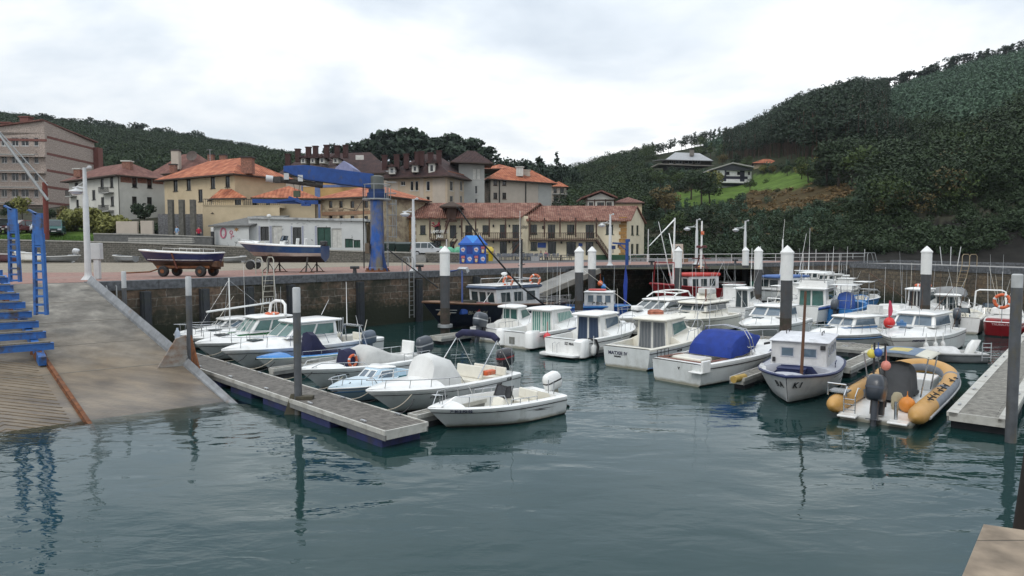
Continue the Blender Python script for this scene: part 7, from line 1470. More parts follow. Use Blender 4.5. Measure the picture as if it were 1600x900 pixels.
 hip(o,[(p0 .x-.3,p0 .y-.2),(p1 .x+.3,p0 .y-.2),(p1 .x+.3,p0 .y+2.6),(p0 .x-.3,p0 .y+2.6)],p1 .z,.55,.6,soff,.5,'turret_roof');b=MB();b.box(((p0 .x+p1 .x)/2,p0 .y-.3,p0 .z-.15),(1.6,.9,.14));b.build('turret_balcony',timb,o)
 q=D(687,365,94.2)-C2;w_=mat('sign_white',(.75,.75,.72),.6);text('lettering','LAMY-MENU',.62,w_,Lt.th,(q.x,q.y,q.z+.25),sx=.7,ext=.02);text('lettering','JAKI',.62,w_,Lt.th,(q.x,q.y,q.z-.38),sx=.8,ext=.02)
 for px,y in ((719,354),(771,353),(796,353),(771,378),(796,378),(877,379),(932,379)):
  Q,Ca=(Lt,C2)if px<822 else (Rt,C);p=D(px,y,Ca.y)-Ca;b=MB();b.lathe([(.02,-.2),(.1,-.1),(.12,.1),(.02,.2)],(p.x,-.2,p.z),8);b.box((p.x,-.08,p.z+.15),(.05,.16,.05));b.build('wall_lantern',blackp,Q.th)
 for px0,px1,y0,y1,m in ((742,747,357,362,wood_g),(847,852,353,358,wf_d),(840,853,379,387,royal),(904,910,380,385,royal),(965,971,382,387,wf_b)):
  Q=Lt if px0<822 else Rt;patch(Q,Q.l,px0,y0,px1,y1,m,'notice_board',.05)
 text('lettering','KOFRADI',.34,blackp,Lt.th,(D(819,353,95.6).x-C2 .x+.0,-.02,D(819,354,95.6).z),sx=.8);text('lettering','JATETXEA',.24,blackp,Lt.th,(D(819,353,95.6).x-C2 .x,-.02,D(819,356.5,95.6).z),sx=.8)
 fl=MB()
 for k in range(20):fl.ball((random.uniform(-.5,.5),random.uniform(-.2,.2),random.uniform(0,.5)),.1,(1,1,1),6)
 o=fl.build('flower_box',mat('geranium',(.35,.03,.05),.8,var=.5),loc=D(681,354,94.3));tag(o,'red geraniums on the left restaurant balcony','flowers')
restaurant()
# things on the quay
bluep=mat('crane_blue',(.008,.055,.235),.45,var=.15,dirt=(.07,.06,.055),dscale=.9,dlo=.6,dhi=.72,streak=2);blued=mat('crane_blue_dark',(.012,.04,.14),.6,var=.2)
galv=mat('galvanised',(.30,.31,.31),.5,metal=.5,var=.12);lampw=mat('lamp_post_grey',(.52,.53,.53),.45,var=.06)
def crane():
 p=P(590,424,QZ);th=thing('jib_crane','big blue jib crane on a thick weathered column with a spreader hanging from its arm','crane',(p.x,p.y,QZ));Y=p.y
 zt=D(590,296,Y).z-QZ
 colm=mat('crane_column_paint',(.012,.085,.34),.5,var=.2,dirt=(.15,.14,.115),dscale=.55,dlo=.42,dhi=.6,streak=2.2)
 b=MB();b.lathe([(.62,0),(.58,.25),(.50,.3),(.45,zt*.7),(.43,zt)],n=24);b.build('column',colm,th,40)
 b=MB();b.lathe([(.85,.0),(.85,.08),(.62,.10)],n=20)
 for k in range(10):a=k*pi/5;b.box((.72*cos(a),.72*sin(a),.14),(.12,.12,.16),rz=a)
 b.build('base_plate',rust,th)
 for a in (2.6,-.5):b=MB();b.prism([(0,0),(.42,0),(.0,1.5)],-.03,.03,axis='y');b.xf(Matrix.Rotation(a,4,'Z')@Matrix.Translation((.48,0,0)));b.build('gusset',blued,th)
 b=MB();b.lathe([(.62,zt-.7),(.66,zt-.62),(.66,zt-.25),(.56,zt-.2),(.56,zt)],n=20);b.build('slewing_ring',blued,th,40)
 b=MB();b.lathe([(.50,zt),(.50,zt+.85),(.3,zt+.95)],n=18);b.build('hub',mat('crane_hub',(.10,.11,.10),.6,dirt=(.1,.1,.09),dscale=2),th,40)
 tip=D(443,265,46.3)-th.location;h0,h1=.92,.55;a0=Vector((-.2,-.05,zt+.55));a1=Vector((tip.x,tip.y,tip.z));mid=a0 .lerp(a1,.76);n=Vector((-(a1-a0).y,(a1-a0).x,0)).normalized()*.26;U=Vector((0,0,1))
 b=MB();rg=[]
 for q,hh,dn in ((a0,.95,.0),(mid,.95,.0),(a1,.48,.12)):rg.append([q-n-U*(hh/2-dn),q+n-U*(hh/2-dn),q+n+U*(hh/2-dn*.2),q-n+U*(hh/2-dn*.2)])
 b.loft(rg);arm=b.build('arm',bluep,th,bevel=.015)
 b=MB();[b.beam(r[0]-U*.01,s_[0]-U*.01,.1,.05)for r,s_ in zip(rg,rg[1:])];[b.beam(r[1]-U*.01,s_[1]-U*.01,.1,.05)for r,s_ in zip(rg,rg[1:])];b.build('flange',blued,arm)
 e=(a1-a0).normalized();t1=a0 .lerp(a1,.52)-n*1.06;rz=atan2(e.y,e.x)+pi
 o=text('lettering','TECNIC',.26,mat('letters_pale',(.55,.58,.62),.6),th,t1-e*.1+U*.12,sx=.9);o.rotation_euler=(pi/2,0,rz);o=text('lettering','JMI',.46,blackp,th,t1-e*1.15+U*.05);o.rotation_euler=(pi/2,0,rz)
 hp=a0 .lerp(a1,.86)-U*.72;b=MB();b.tube([hp-e*1.5,hp+e*1.3],.17,10);b.tube([hp-e*1.7+U*.05,hp-e*1.2+U*.05],.25,10);b.box(hp+e*1.2,(.5,.45,.4));b.build('hoist_trolley',mat('hoist_dark',(.05,.045,.04),.7,var=.3),th,40)
 b=MB();b.tube([hp+e*1.5,hp+e*1.95],.22,10);b.build('hoist_motor',lampw,th,40)
 for k in (.82,.97):q=a0 .lerp(a1,k);b=MB();b.box(q-U*.45,(.32,.62,.42),rz=rz);b.build('trolley_bracket',lampw,th)
 hk=hp-U*.78;b=MB()
 for s in (-.22,.22):b.tube([hp+e*s-U*.1,hk+e*s*.3],.018,5)
 b.build('hoist_rope',blackr,th);b=MB();b.box(hk,(.4,.28,.4));b.tube([hk-U*.15,hk-U*.3,hk-U*.42+e*.1,hk-U*.32+e*.2],.05,6);b.build('hook_block',mat('hook_green',(.06,.08,.05),.7),th)
 sp=hk-U*.52;b=MB();s0=D(394,309.5,45.8)-th.location;s1=D(497,311,47.2)-th.location;s0 .z=s1 .z=sp.z;b.beam(s0,s1,.16,.26);b.beam(sp+Vector((-.55,0,.28)),sp+Vector((.55,0,-.1)),.2,.2);b.beam(sp-e*.1+U*.2,sp+e*1.3-U*.12,.18,.14);b.box(sp+Vector((.6,0,-.22)),(.6,.2,.12));b.build('spreader',bluep,th)
 b=MB();zp=D(590,312,Y).z-QZ;b.torus((0,0,zp),.95,.06,n=20,k=6);b.torus((0,0,zp+1.0),.95,.03,n=20,k=5)
 for k in range(8):a=k*pi/4;b.tube([(.95*cos(a),.95*sin(a),zp),(.95*cos(a),.95*sin(a),zp+1.0)],.025,5);b.beam((.45*cos(a),.45*sin(a),zp-.02),(.95*cos(a),.95*sin(a),zp-.02),.08,.06)
 b.build('platform',galv,th)
 b=MB()
 for y in (-.22,.22):b.tube([(.72,y,.3),(.72,y,zp+1)],.025,5)
 for k in range(int(zp/.3)):b.tube([(.72,-.22,.5+.3*k),(.72,.22,.5+.3*k)],.016,4)
 b.build('ladder',galv,th)
 b=MB()
 for k in range(7):z=2.4+.75*k;b.torus((1.0,0,z),.36,.02,n=14,k=4)
 for a in (-1.2,-.4,.4,1.2):b.tube([(1.0+.36*cos(a),.36*sin(a),2.3),(1.0+.36*cos(a),.36*sin(a),zp)],.02,4)
 b.build('ladder_cage',galv,th)
 b=MB();b.tube([(-.98,.2,.2),(-.98,.2,zp+1.0)],.04,6);b.tube([(-.98,.2,5.0),(-1.5,.2,4.2),(-2.4,.2,4.4)],.02,4);b.build('cable_conduit',wf_d,th);b=MB();b.box((-.62,-.3,1.6),(.3,.3,.7));b.build('switch_box',mat('box_brown',(.12,.09,.06),.7),th,bevel=.02)
crane()
def lamp(px,py,ytop,label,arm=1.15):
 p=P(px,py,QZ);th=thing('street_lamp',label,'street lamp',p,0,'quay street lamps');h=D(px,ytop,p.y).z-QZ
 b=MB();b.lathe([(.34,0),(.30,.05),(.17,.22),(.155,.4),(.13,h*.75),(.10,h*.76),(.085,h)],n=14);b.build('pole',lampw,th,40)
 za=h*.80;b=MB();b.tube([(0,0,za+.1),(-.35,0,za+.16),(-arm,0,za+.12)],[.05,.045,.04],7);b.tube([(0,0,za+.45),(-.5,0,za+.15)],.018,5);b.build('arm',lampw,th,50)
 b=MB();b.lathe([(.06,.12),(.12,.05),(.33,-.02),(.36,-.08),(.30,-.10)],(-arm+.18,0,za),14);o=b.build('lamp_shade',lampw,th,40);b=MB();b.lathe([(.28,-.10),(.22,-.20),(.02,-.24)],(-arm+.18,0,za),12);b.build('diffuser',mat('lamp_glass',(.55,.60,.68),.3),o,40)
 b=MB();b.tube([(0,0,h-.05),(.18,0,h)],.03,6);b.lathe([(.02,-.08),(.10,-.06),(.11,.04),(.02,.08)],(.26,0,h+.02),10);b.build('floodlight',lampw,th);return th
lamp(138,437,262,'tall grey street lamp at the top of the slipway beside a meter cabinet',.62)
lamp(646.5,424,311,'grey street lamp on the quay in front of the silver car',.75)
lamp(953,415,335,'grey street lamp in front of the right end of the restaurant',.95)
lamp(1088,413,343,'grey street lamp beside the beige kiosk')
lamp(1163.5,412.5,345,'grey street lamp behind the smallest capped pile')
p=P(146.5,436,QZ);b=MB();b.box((0,0,.55),(.28,.22,1.1));b.box((0,0,1.45),(.5,.3,.85));o=b.build('meter_cabinet',lampw,loc=p+Vector((.15,.1,0)),bevel=.02);tag(o,'grey meter cabinet on a stem next to the slipway street lamp','cabinet')
def pole(px,py,yt,label,r=.05,name='pole',cat='pole',m=lampw,z=QZ):p=P(px,py,z);b=MB();b.lathe([(r*2.5,0),(r*2.5,.8 if r>.05 else .05),(r,.85 if r>.05 else .1),(r,D(px,yt,p.y).z-z)],n=10);tag(b.build(name,m,loc=p,smooth=40),label,cat)
pole(1012.5,409,358,'slim grey flagpole right of the restaurant gable',.06)
pole(698,417,374,'slim white post with a flat cap between the silver car and the blue kiosk',.055)
for px,py,lab in ((553,428,'black iron bollard on the quay edge beside the crane'),(655,424.5,'black iron bollard at the foot of the second street lamp'),(1019,415.5,'black iron bollard on the quay edge above the red fishing boat'),(1150,412.4,'black iron bollard on the far quay edge left of the blue roofed boat')):
 p=P(px,py,QZ);b=MB();b.lathe([(.16,0),(.13,.08),(.10,.35),(.12,.42)],n=12);b.tube([(-.28,0,.40),(.28,0,.40)],.09,8);tag(b.build('bollard',blackp,loc=p+Vector((0,.25,0)),smooth=40),lab,'bollard','quay bollards')
rubm=mat('fender_strip',(.022,.026,.034),.6,var=.25,dirt=(.03,.035,.025),dscale=2)
def qpt(px):
 u=(px-CX)/F;d=Q1-Q0;t=(u*Q0 .y-Q0 .x)/(d.x-u*d.y);return Q0+d*t
QRZ=atan2(QD.y,QD.x)
for k,px in enumerate((224,316,386,452,560,652,742)):
 q=qpt(px);b=MB();b.box((0,-.16,.75),(.46,.30,4.3));b.box((0,-.34,.75),(.30,.06,4.3));o=b.build('fender_strip',rubm,loc=(q.x,q.y,0),rz=atan2((Q1-Q0).y,(Q1-Q0).x),bevel=.04)
 tag(o,'dark vertical rubber fender strip on the long quay wall','fender strip','fender strips on the quay wall')
def ladder(px0,label,q=None,rz=None,z0=.3,z1=3.5,hoops=True,w=.42,m=None,lean=0,out=.12):
 q=q or qpt(px0);th=thing('quay_ladder',label,'ladder',(q.x,q.y,0),QRZ if rz is None else rz);m=m or galv
 for s in (-w/2,w/2):
  b=MB();pts=[(s,-out-lean,z0),(s,-out,z1)]
  if hoops:pts+=[(s,-out,z1+.75),(s,-out+.12,z1+.9),(s,.45,z1+.9),(s,.58,z1+.75),(s,.58,z1-.08)]
  b.tube(pts,.032,6);b.build('stile',m,th,50)
 n=int((z1-z0)/.3)
 for k in range(n):f=(k+.6)/n;b=MB();b.tube([(-w/2,-out-lean*(1-f),z0+(z1-z0)*f),(w/2,-out-lean*(1-f),z0+(z1-z0)*f)],.02,5);b.build('rung',m,th)
ladder(641,'galvanised quay ladder with hooped rails beside the second street lamp');ladder(417,'pale quay ladder behind the green trimmed cruiser',z1=3.6,hoops=True,w=.7,m=mat('ladder_pale',(.42,.40,.33),.6))
ladder(180,'short ladder with hooped rails at the top of the slipway wall',z0=.9,z1=2.4,q=qpt(172))
pl=on_plane(1510,440,PA,PBK);ladder(0,'wooden ladder leaning against the stone pier',Vector((pl.x,pl.y,0)),atan2(pn.y,pn.x),.2,3.6,True,.75,mat('ladder_wood',(.30,.235,.15),.8),lean=.9)
pl=on_plane(1350,412,PA,PBK);th=thing('handrail','steel double hoop handrail on top of the pier corner','handrail',(pl.x,pl.y,3.5),atan2(pn.y,pn.x))
for s in (0,.5):b=MB();b.tube([(s,0,0),(s,0,.9),(s,.1,1.05),(s,.8,1.05),(s,1.1,.1)],.035,6);b.build('hoop',galv,th,50)
for k,px in enumerate((1472,1485,1496)):pl=on_plane(px,415,PA+PBK*2,PBK);b=MB();b.tube([(0,0,0),(.25*(k-1),0,1.7)],.035,5);tag(b.build('thin_post',lampw,loc=(pl.x,pl.y,3.45)),['left leaning','middle','right'][k]+' one of three thin posts standing on the pier top','post','thin posts on the pier')
th=thing('railing','low grey pipe railing along the far quay behind the kiosk','railing',(0,0,QZ));a0=Q1+q2n*10+NB2*5;a1=Q2+NB2*3
b=MB();b.tube([a0+Vector((0,0,.95)),a1+Vector((0,0,.95))],.035,5);b.tube([a0+Vector((0,0,.5)),a1+Vector((0,0,.5))],.025,5);b.build('rail',lampw,th)
for k in range(17):q=a0 .lerp(a1,k/16);b=MB();b.tube([q,q+Vector((0,0,.98 if k%4 else 1.5))],.04,5);b.build('railing_post',lampw,th)
p=P(979.5,414.5,QZ);th=thing('davit_crane','small blue davit crane in front of the restaurant gable','crane',p);h=D(979,374,p.y).z-QZ
b=MB();b.lathe([(.16,0),(.16,h),(.02,h+.02)],n=12);b.build('post',bluep,th,40);b=MB();a_=D(957,378,p.y).x-p.x;b.beam((.15,0,h-.45),(a_,0,h-.35),.14,.16);b.beam((0,0,h-1.1),(-.7,0,h-.5),.08,.08);b.box((.1,0,h-.1),(.3,.3,.25));b.build('arm',bluep,th);b=MB();b.box((a_+.1,0,h-.75),(.35,.25,.35));b.tube([(a_+.05,0,h-.9),(a_+.05,0,h-1.3)],.04,5);b.build('hoist',blued,th)
p=P(739,412,QZ);th=thing('kiosk','bright blue closed kiosk with folded pyramid roof and square picture panels','kiosk',p,radians(2));w=2.75;hb_=1.95
kb=mat('kiosk_blue',(.012,.10,.42),.4,var=.06);kl=mat('kiosk_roof_blue',(.03,.22,.62),.45);kd=mat('kiosk_panel_navy',(.012,.035,.22),.4)
b=MB();b.box((0,w/2,hb_/2),(w,w,hb_));b.build('body',kb,th,bevel=.02);b=MB();b.box((0,w/2,hb_+.08),(w+.3,w+.3,.2));b.build('cornice',kb,th)
e=w/2+.05;b=MB();z0=hb_+.18;z1=hb_+1.0;tw=.75
b.poly([(-e,-.05,z0),(-tw,w/2-tw,z1),(0,-.05,z0)],0);b.poly([(0,-.05,z0),(tw,w/2-tw,z1),(e,-.05,z0)],0);b.poly([(0,-.05,z0),(-tw,w/2-tw,z1),(tw,w/2-tw,z1)],1)
b.poly([(e,-.05,z0),(tw,w/2-tw,z1),(e,w/2,z0)],1);b.poly([(e,w/2,z0),(tw,w/2-tw,z1),(tw,w/2+tw,z1)],0);b.poly([(e,w/2,z0),(tw,w/2+tw,z1),(e,w+.05,z0)],1)
b.poly([(-e,-.05,z0),(-e,w/2,z0),(-tw,w/2-tw,z1)],1);b.poly([(-e,w/2,z0),(-tw,w/2+tw,z1),(-tw,w/2-tw,z1)],0);b.poly([(-e,w/2,z0),(-e,w+.05,z0),(-tw,w/2+tw,z1)],1)
b.poly([(-tw,w/2-tw,z1),(-tw,w/2+tw,z1),(tw,w/2+tw,z1),(tw,w/2-tw,z1)],0);b.poly([(-e,w+.05,z0),(e,w+.05,z0),(tw,w/2+tw,z1),(-tw,w/2+tw,z1)],0);b.build('roof',[kb,kl],th,fix=False)
rs=mat('panel_red',(.45,.14,.13),.5);ys=mat('panel_yellow',(.60,.42,.12),.5);ps=mat('panel_lilac',(.45,.30,.45),.5)
for i in range(4):
 for j in range(2):
  x=-w/2+w*(i+.5)/4;z=hb_*(j+.5)/2;b=MB();b.box((x,-.02,z),(w/4-.08,.05,hb_/2-.1));o=b.build('panel',kd if (i+j)%2==0 else kb,th)
  if (i,j)==(1,1):continue
  b=MB()
  if (i+j)%2 or i==0 and j:b.prism([(x+.22*cos(a)*(1+.12*sin(3*a)),z+.24*sin(a)*(1+.1*cos(5*a)))for a in np.linspace(0,2*pi,18)[:-1]],-.06,-.046,0,'y');b.prism([(x-.14,z-.02),(x+.16,z-.10),(x+.12,z+.04),(x-.10,z+.07)],-.072,-.061,1,'y')
  else:b.prism([(x-.2,z+.1),(x+.2,z+.1),(x+.17,z+.34),(x-.17,z+.32)],-.06,-.046,1,'y');b.prism([(x-.12,z-.32),(x+.1,z-.34),(x+.16,z+.02),(x-.14,z+.04)],-.062,-.046,2,'y');b.prism([(x-.06,z-.2),(x+.06,z-.2),(x+.05,z+.0),(x-.05,z)],-.074,-.063,0,'y')
  b.build('panel_picture',[mat('panel_white',(.50,.52,.60),.5),rs,ys,ps],o)
p=P(764.5,408.5,QZ);th=thing('recycling_bank','yellow recycling bank beside the blue kiosk','recycling bank',p);yb_=mat('bank_yellow',(.50,.36,.015),.5)
b=MB();b.loft([rrect(-.42,.42,.5,.5,.08,.05),rrect(-.5,.5,.6,.6,.1,1.15),rrect(-.58,.58,.66,.66,.1,1.2)]);b.build('body',yb_,th,40);b=MB();b.loft([rrect(-.6,.6,.68,.68,.12,1.21),rrect(-.58,.58,.66,.66,.14,1.42),rrect(-.3,.3,.5,.5,.2,1.8)]);b.build('lid',mat('bank_lid',(.55,.42,.06),.5),th,40)
for px,py,lab in ((690,392,'pale green bottle bank dome just right of the silver car'),(703,392.5,'pale green bottle bank dome between the slim post and the silver car'),(715.5,392.5,'pale green bottle bank dome half hidden by the blue kiosk')):
 p=D(px,py,86);b=MB();b.lathe([(.5,-1.2),(.62,-.6),(.66,.0),(.5,.45),(.15,.68),(.02,.7)],n=16);b.lathe([(.17,.0),(.17,.05)],(0,-.62,.12),8,axis='y');tag(b.build('bottle_bank',mat('bank_green',(.10,.36,.22),.5),smooth=45,loc=(p.x,p.y,p.z-.15)),lab,'bottle bank','bottle banks')
dgn=mat('dumpster_green',(.012,.028,.022),.45)
for px,w_,lab in ((609,1.5,'dark green dumpster left of its pair on the upper road'),(630,1.8,'dark green dumpster between the crane column and the silver car')):
 p=D(px,391,83);z0=float(zG(p.x,p.y));th=thing('dumpster',lab,'dumpster',(p.x,p.y,z0),0,'dumpsters on the upper road');b=MB();b.loft([rrect(-w_*.42,w_*.42,.4,.4,.06,.2),rrect(-w_/2,w_/2,.52,.52,.08,1.05)]);b.build('bin_body',dgn,th,40);b=MB();b.loft([[(x,y,1.06+.25*(1-(x/(w_/2))**2)*0+.28*cos(y/.54*1.3)*1.0)for y in np.linspace(-.54,.54,9)]+[(x,y,1.05)for y in np.linspace(.54,-.54,3)]for x in (-w_/2-.03,0,w_/2+.03)]);b.build('lid',mat('dumpster_lid',(.03,.045,.042),.4),th,40)
 for x in (-w_*.35,w_*.35):
  for y in (-.3,.3):b=MB();b.lathe([(.02,-.04),(.1,-.04),(.1,.04),(.02,.04)],(x,y,.1),10,axis='y');b.build('castor',blackr,th)
def car(x,y,rz,L,Wd,H,m,label,kind='suv',z=None,name='parked_car',group=None):
 z0=float(zG(x,y))if z is None else z;th=thing(name,label,'van' if kind=='van' else 'car',(x,y,z0),rz,group);hw=Wd/2;hx=L/2
 if kind=='van':prof=[(-hx,.35),(-hx-.02,.9),(-hx+.06,H-.12),(-hx+.3,H),(hx*.38,H),(hx*.62,H-.1),(hx*.86,1.12),(hx-.05,.85),(hx,.35)];g0,g1,gt=-hx+.25,hx*.78,H-.18
 else:prof=[(-hx,.38),(-hx,.85),(-hx+.1,1.0),(-hx+.28,H-.1),(-hx+.6,H),(hx*.05,H),(hx*.45,1.02),(hx*.92,.88),(hx,.72),(hx,.38)];g0,g1,gt=-hx+.35,hx*.40,H-.12
 def ring(y,s,dx=0):cz_=.8;return [(px_*(1-.0*abs(s)),y if pz<.95 else y*(1-.16*(pz-.95)/(H-.95)),pz)for px_,pz in prof]
 b=MB();b.loft([ring(-hw+.0,1),ring(-hw*.5,1),ring(hw*.5,1),ring(hw,1)]);b.build('body',m,th,30,bevel=.05)
 zl=1.0
 for s,nm in ((1,'side_window'),(-1,'side_window')):
  b=MB();y0=s*(hw+.012);y1=s*(hw*(1-.16*(gt-.95)/(H-.95))+.012);n=3 if kind!='van' else 2
  for k in range(n):
   a=g0+(g1-g0)*k/n+.05;c=g0+(g1-g0)*(k+1)/n-.05;at=a+(.12 if k==0 else 0);ct=c-(.55 if k==n-1 else 0);b.poly([(a,y0,zl),(c,y0,zl),(ct,y1,gt),(at,y1,gt)])
  b.build(nm,glass,th,fix=False)
 b=MB();xa,za=(hx*.45,1.04)if kind!='van' else (hx*.85,1.15);xb,zb=(hx*.07,H-.04)if kind!='van' else (hx*.63,H-.12);b.poly([(xa+.02,-hw*.86,za+.02),(xa+.02,hw*.86,za+.02),(xb+.04,hw*.76,zb),(xb+.04,-hw*.76,zb)]);b.build('windscreen',glass,th,fix=False)
 b=MB();b.poly([(-hx+.06,-hw*.8,1.05),(-hx+.06,hw*.8,1.05),(-hx+.22,hw*.72,H-.15),(-hx+.22,-hw*.72,H-.15)]);b.build('rear_window',glass,th,fix=False)
 for x_ in (-hx*.62,hx*.62):
  for s in (1,-1):
   b=MB();b.lathe([(.05,-.1),(.32,-.1),(.34,-.06),(.34,.06),(.32,.1),(.05,.1)],(x_,s*(hw-.08),.33),18,axis='y');wh=b.build('wheel',blackr,th,40);b=MB();b.lathe([(.01,-.115),(.19,-.112),(.2,0),(.19,.112),(.01,.115)],(x_,s*(hw-.08),.33),14,axis='y');b.build('rim',alum,wh,40)
 for s in (1,-1):
  b=MB();b.box((hx-.06,s*hw*.68,.74),(.14,.42,.18));b.build('headlight',mat('headlight_glass',(.5,.52,.55),.15),th,bevel=.03);b=MB();b.box((-hx+.02,s*hw*.8,.9),(.1,.2,.3));b.build('tail_light',redp,th)
  b=MB();b.box((g1-.35,s*(hw+.12),1.05),(.12,.2,.16));b.build('mirror',m,th,bevel=.03)
 b=MB();b.box((hx+.01,0,.5),(.12,Wd*.92,.2));b.build('bumper',blackr,th,bevel=.04);b=MB();b.box((hx+.0,0,.72),(.05,Wd*.4,.14));b.build('grille',blackp,th);b=MB();b.box((hx+.075,0,.5),(.02,.5,.11));b.build('number_plate',frame,th)
 return th
p=D(672,388,82);car(p.x,p.y,radians(-12),4.2,1.75,1.68,mat('car_silver',(.42,.43,.44),.25,metal=.4,coat=.5,var=.04),'silver estate car parked on the upper road behind the low wall',z=4.05)
for px,Y,m,H,Lc,lab,kd_,rz in ((87,88,mat('van_green',(.008,.085,.075),.3,coat=.4),2.0,4.9,'teal green van at the end of the row above the grass','van',-62),(62,89,mat('car_pale',(.42,.45,.50),.25,coat=.4),1.5,4.2,'pale silver car between the dark red car and the green van','suv',-60),(33,90,mat('car_dark_red',(.10,.012,.014),.3,coat=.4),1.7,4.3,'dark red car in the row above the grass','suv',-115),(6,90,mat('car_black',(.02,.022,.024),.3,coat=.4),1.9,4.6,'black van at the left end of the row above the grass','van',-100)):
 p=D(px,350,Y);car(p.x,p.y,radians(rz),Lc,1.8,H,m,lab,kd_,group='vehicles parked above the grass')
p=D(0,360,89);z0=float(zG(-58,89));b=MB()
b.box((-58,90,float(zG(-58,90))-.05),(34,7,.12),0);
p=P(1058,409.5,QZ);th=thing('fuel_kiosk','small beige fuel kiosk with dark round mark on a brown base on the far quay','kiosk',p);kbg=mat('kiosk_beige',(.50,.43,.36),.7)
b=MB();b.hexa([(-.62,-.5,.45),(.62,-.5,.45),(.62,.5,.45),(-.62,.5,.45)],[(-.52,-.5,2.1),(.55,-.5,2.1),(.55,.5,2.1),(-.52,.5,2.1)]);b.build('body',kbg,th,bevel=.03);b=MB();b.box((0,0,.22),(2.2,1.4,.44));b.build('base',mat('base_brown',(.2,.13,.09),.9),th);b=MB();b.lathe([(.02,-.03),(.24,-.03),(.24,.03),(.02,.03)],(0,-.52,1.65),14,axis='y');b.box((0,-.53,1.62),(.62,.06,.14));b.build('round_mark',blackp,th)
def ashore1():
 p0=D(284,410,39.5);th=thing('rowing_boat','navy blue open boat with white gunwale and brown bottom on a low trolley','boat',(p0 .x,p0 .y,D(284,409,39.5).z),radians(172));L=5.3
 h=hull(th,L,1.8,.68,.48,side=mat('boat_navy',(.008,.016,.072),.35,coat=.2),bottom=mat('boat_brown',(.075,.045,.03),.7,var=.2),top=white,stripe=mat('boat_navy',(0,0,0)),deck=white,floor=white2,cock=(.14,.84,.1),over=.10,sw=.72,tuck=.2,draft=.42,full=2.2,camber=.06);hullline(h,white,.2,.02,0,.97);rubrail(h,white,.03,.99)
 siderail(h,.2,.62,.22,frame);siderail(h,.2,.62,.22,frame,-1);b=MB();b.beam((0,-.93,.5),(0,.93,.5),.08,.02)
 for s in (1,-1):b.beam((0,s*.92,.52),(-.1,s*.6,-.38),.12,.03)
 b.build('lashing_strap',mat('strap_brown',(.16,.06,.04),.8),th)
 tr=thing('boat_trolley','low rusty four wheeled trolley under the navy blue boat','trolley',(p0 .x,p0 .y,QZ),radians(172));b=MB()
 for y in (-.5,.5):b.beam((-2.0,y,.55),(1.2,y,.55),.1,.14)
 for x in (-1.6,-.2,.9):b.beam((x,-.6,.55),(x,.6,.55),.1,.12)
 b.tube([(1.2,0,.5),(2.0,0,.25),(4.0,-.3,.15)],.04,6);b.build('frame',rust,tr)
 for x in (-1.55,.72):
  for y in (-.62,.62):b=MB();b.lathe([(.05,-.12),(.26,-.12),(.31,-.07),(.31,.07),(.26,.12),(.05,.12)],(x,y,.31),16,axis='y');w_=b.build('wheel',blackr,tr,40);b=MB();b.lathe([(.01,-.13),(.12,-.13),(.12,.13),(.01,.13)],(x,y,.31),10,axis='y');b.build('wheel_rim',rust,w_)
 b=MB();b.box((-2.2,0,.72),(.35,.7,.35));b.build('axle_box',wood_d,tr,bevel=.03)
ashore1()
def ashore2():
 p0=D(440,404,46.5);th=thing('motor_boat','white and dark blue motor boat propped on stands on the quay','boat',(p0 .x,p0 .y,D(440,401.5,46.5).z),radians(176));L=6.0
 h=hull(th,L,2.1,1.02,.74,side=mat('hull_deep_blue',(.012,.055,.16),.3,coat=.3,dirt=(.05,.09,.14),dscale=1.5),bottom=mat('bottom_dark',(.03,.025,.025),.8),boot=mat('bottom_pinkish',(.36,.29,.25),.6),top=white,deck=white,floor=white2,cock=(.07,.72,.3),over=.2,draft=.35,camber=.15);rubrail(h,white,.04,.93)
 console(th,-.1,.3,.4,.8,white,True,glassb);seat(th,-1.0,.2,.3,.45,.45,.5,white);seat(th,-1.4,-.2,.3,.45,.45,.5,white);rods(th,[((.2,.3,1),(.25,.3,2.6))]);bowrail(h,.75,.12,1);b=MB();b.box((-2.9,0,.92),(.4,.5,.3));b.build('engine_lid',blackp,th,bevel=.06)
 for k,(x,y,lab)in enumerate(((.5,-.75,'near bow'),(.5,.75,'far bow'),(-2.1,-.8,'near stern'),(-2.1,.8,'far stern'))):
  s=world(th,(x,y,0));t2=thing('boat_stand',lab+' prop of the four steel stands under the dark blue boat','stand',(s.x,s.y,QZ),radians(176),'boat stands');b=MB();hh=th.location.z-QZ+.12;sg=1 if y>0 else -1
  b.tube([(0,0,hh),(.05,sg*.25,.03)],.06,6);b.tube([(0,0,hh*.5),(.45,sg*.2,.03)],.03,5);b.tube([(0,0,hh*.5),(-.4,sg*.2,.03)],.03,5);b.build('leg',mat('stand_dark',(.05,.045,.04),.7),t2,40);b=MB();b.box((0,sg*.22,.02),(1.0,.12,.04));b.build('foot',rust,t2);b=MB();b.box((0,0,hh),(.25,.2,.05));b.build('pad',wood_d,t2)
 s=D(405,412,53);tr=thing('boat_trailer','galvanised boat trailer with mudguards behind the propped blue boat','trailer',(s.x+1.5,s.y,QZ),radians(4));b=MB()
 for y in (-.6,.6):b.beam((-2.6,y,.6),(2.4,y,.6),.08,.12)
 for x in (-2.4,-.8,.9,2.3):b.beam((x,-.7,.6),(x,.7,.6),.08,.1)
 b.build('frame',galv,tr)
 for y in (-.85,.85):b=MB();b.lathe([(.05,-.1),(.27,-.1),(.32,-.05),(.32,.05),(.27,.1),(.05,.1)],(-1.9,y,.32),16,axis='y');b.build('wheel',blackr,tr,40);b=MB();b.loft([[(-1.9+.42*cos(a),y+d,.34+.42*sin(a))for d in (-.13,.13)]+[(-1.9+.40*cos(a),y+d,.34+.40*sin(a))for d in (.13,-.13)]for a in np.linspace(.2,pi-.2,8)]);b.build('mudguard',galv,tr,40)
ashore2()
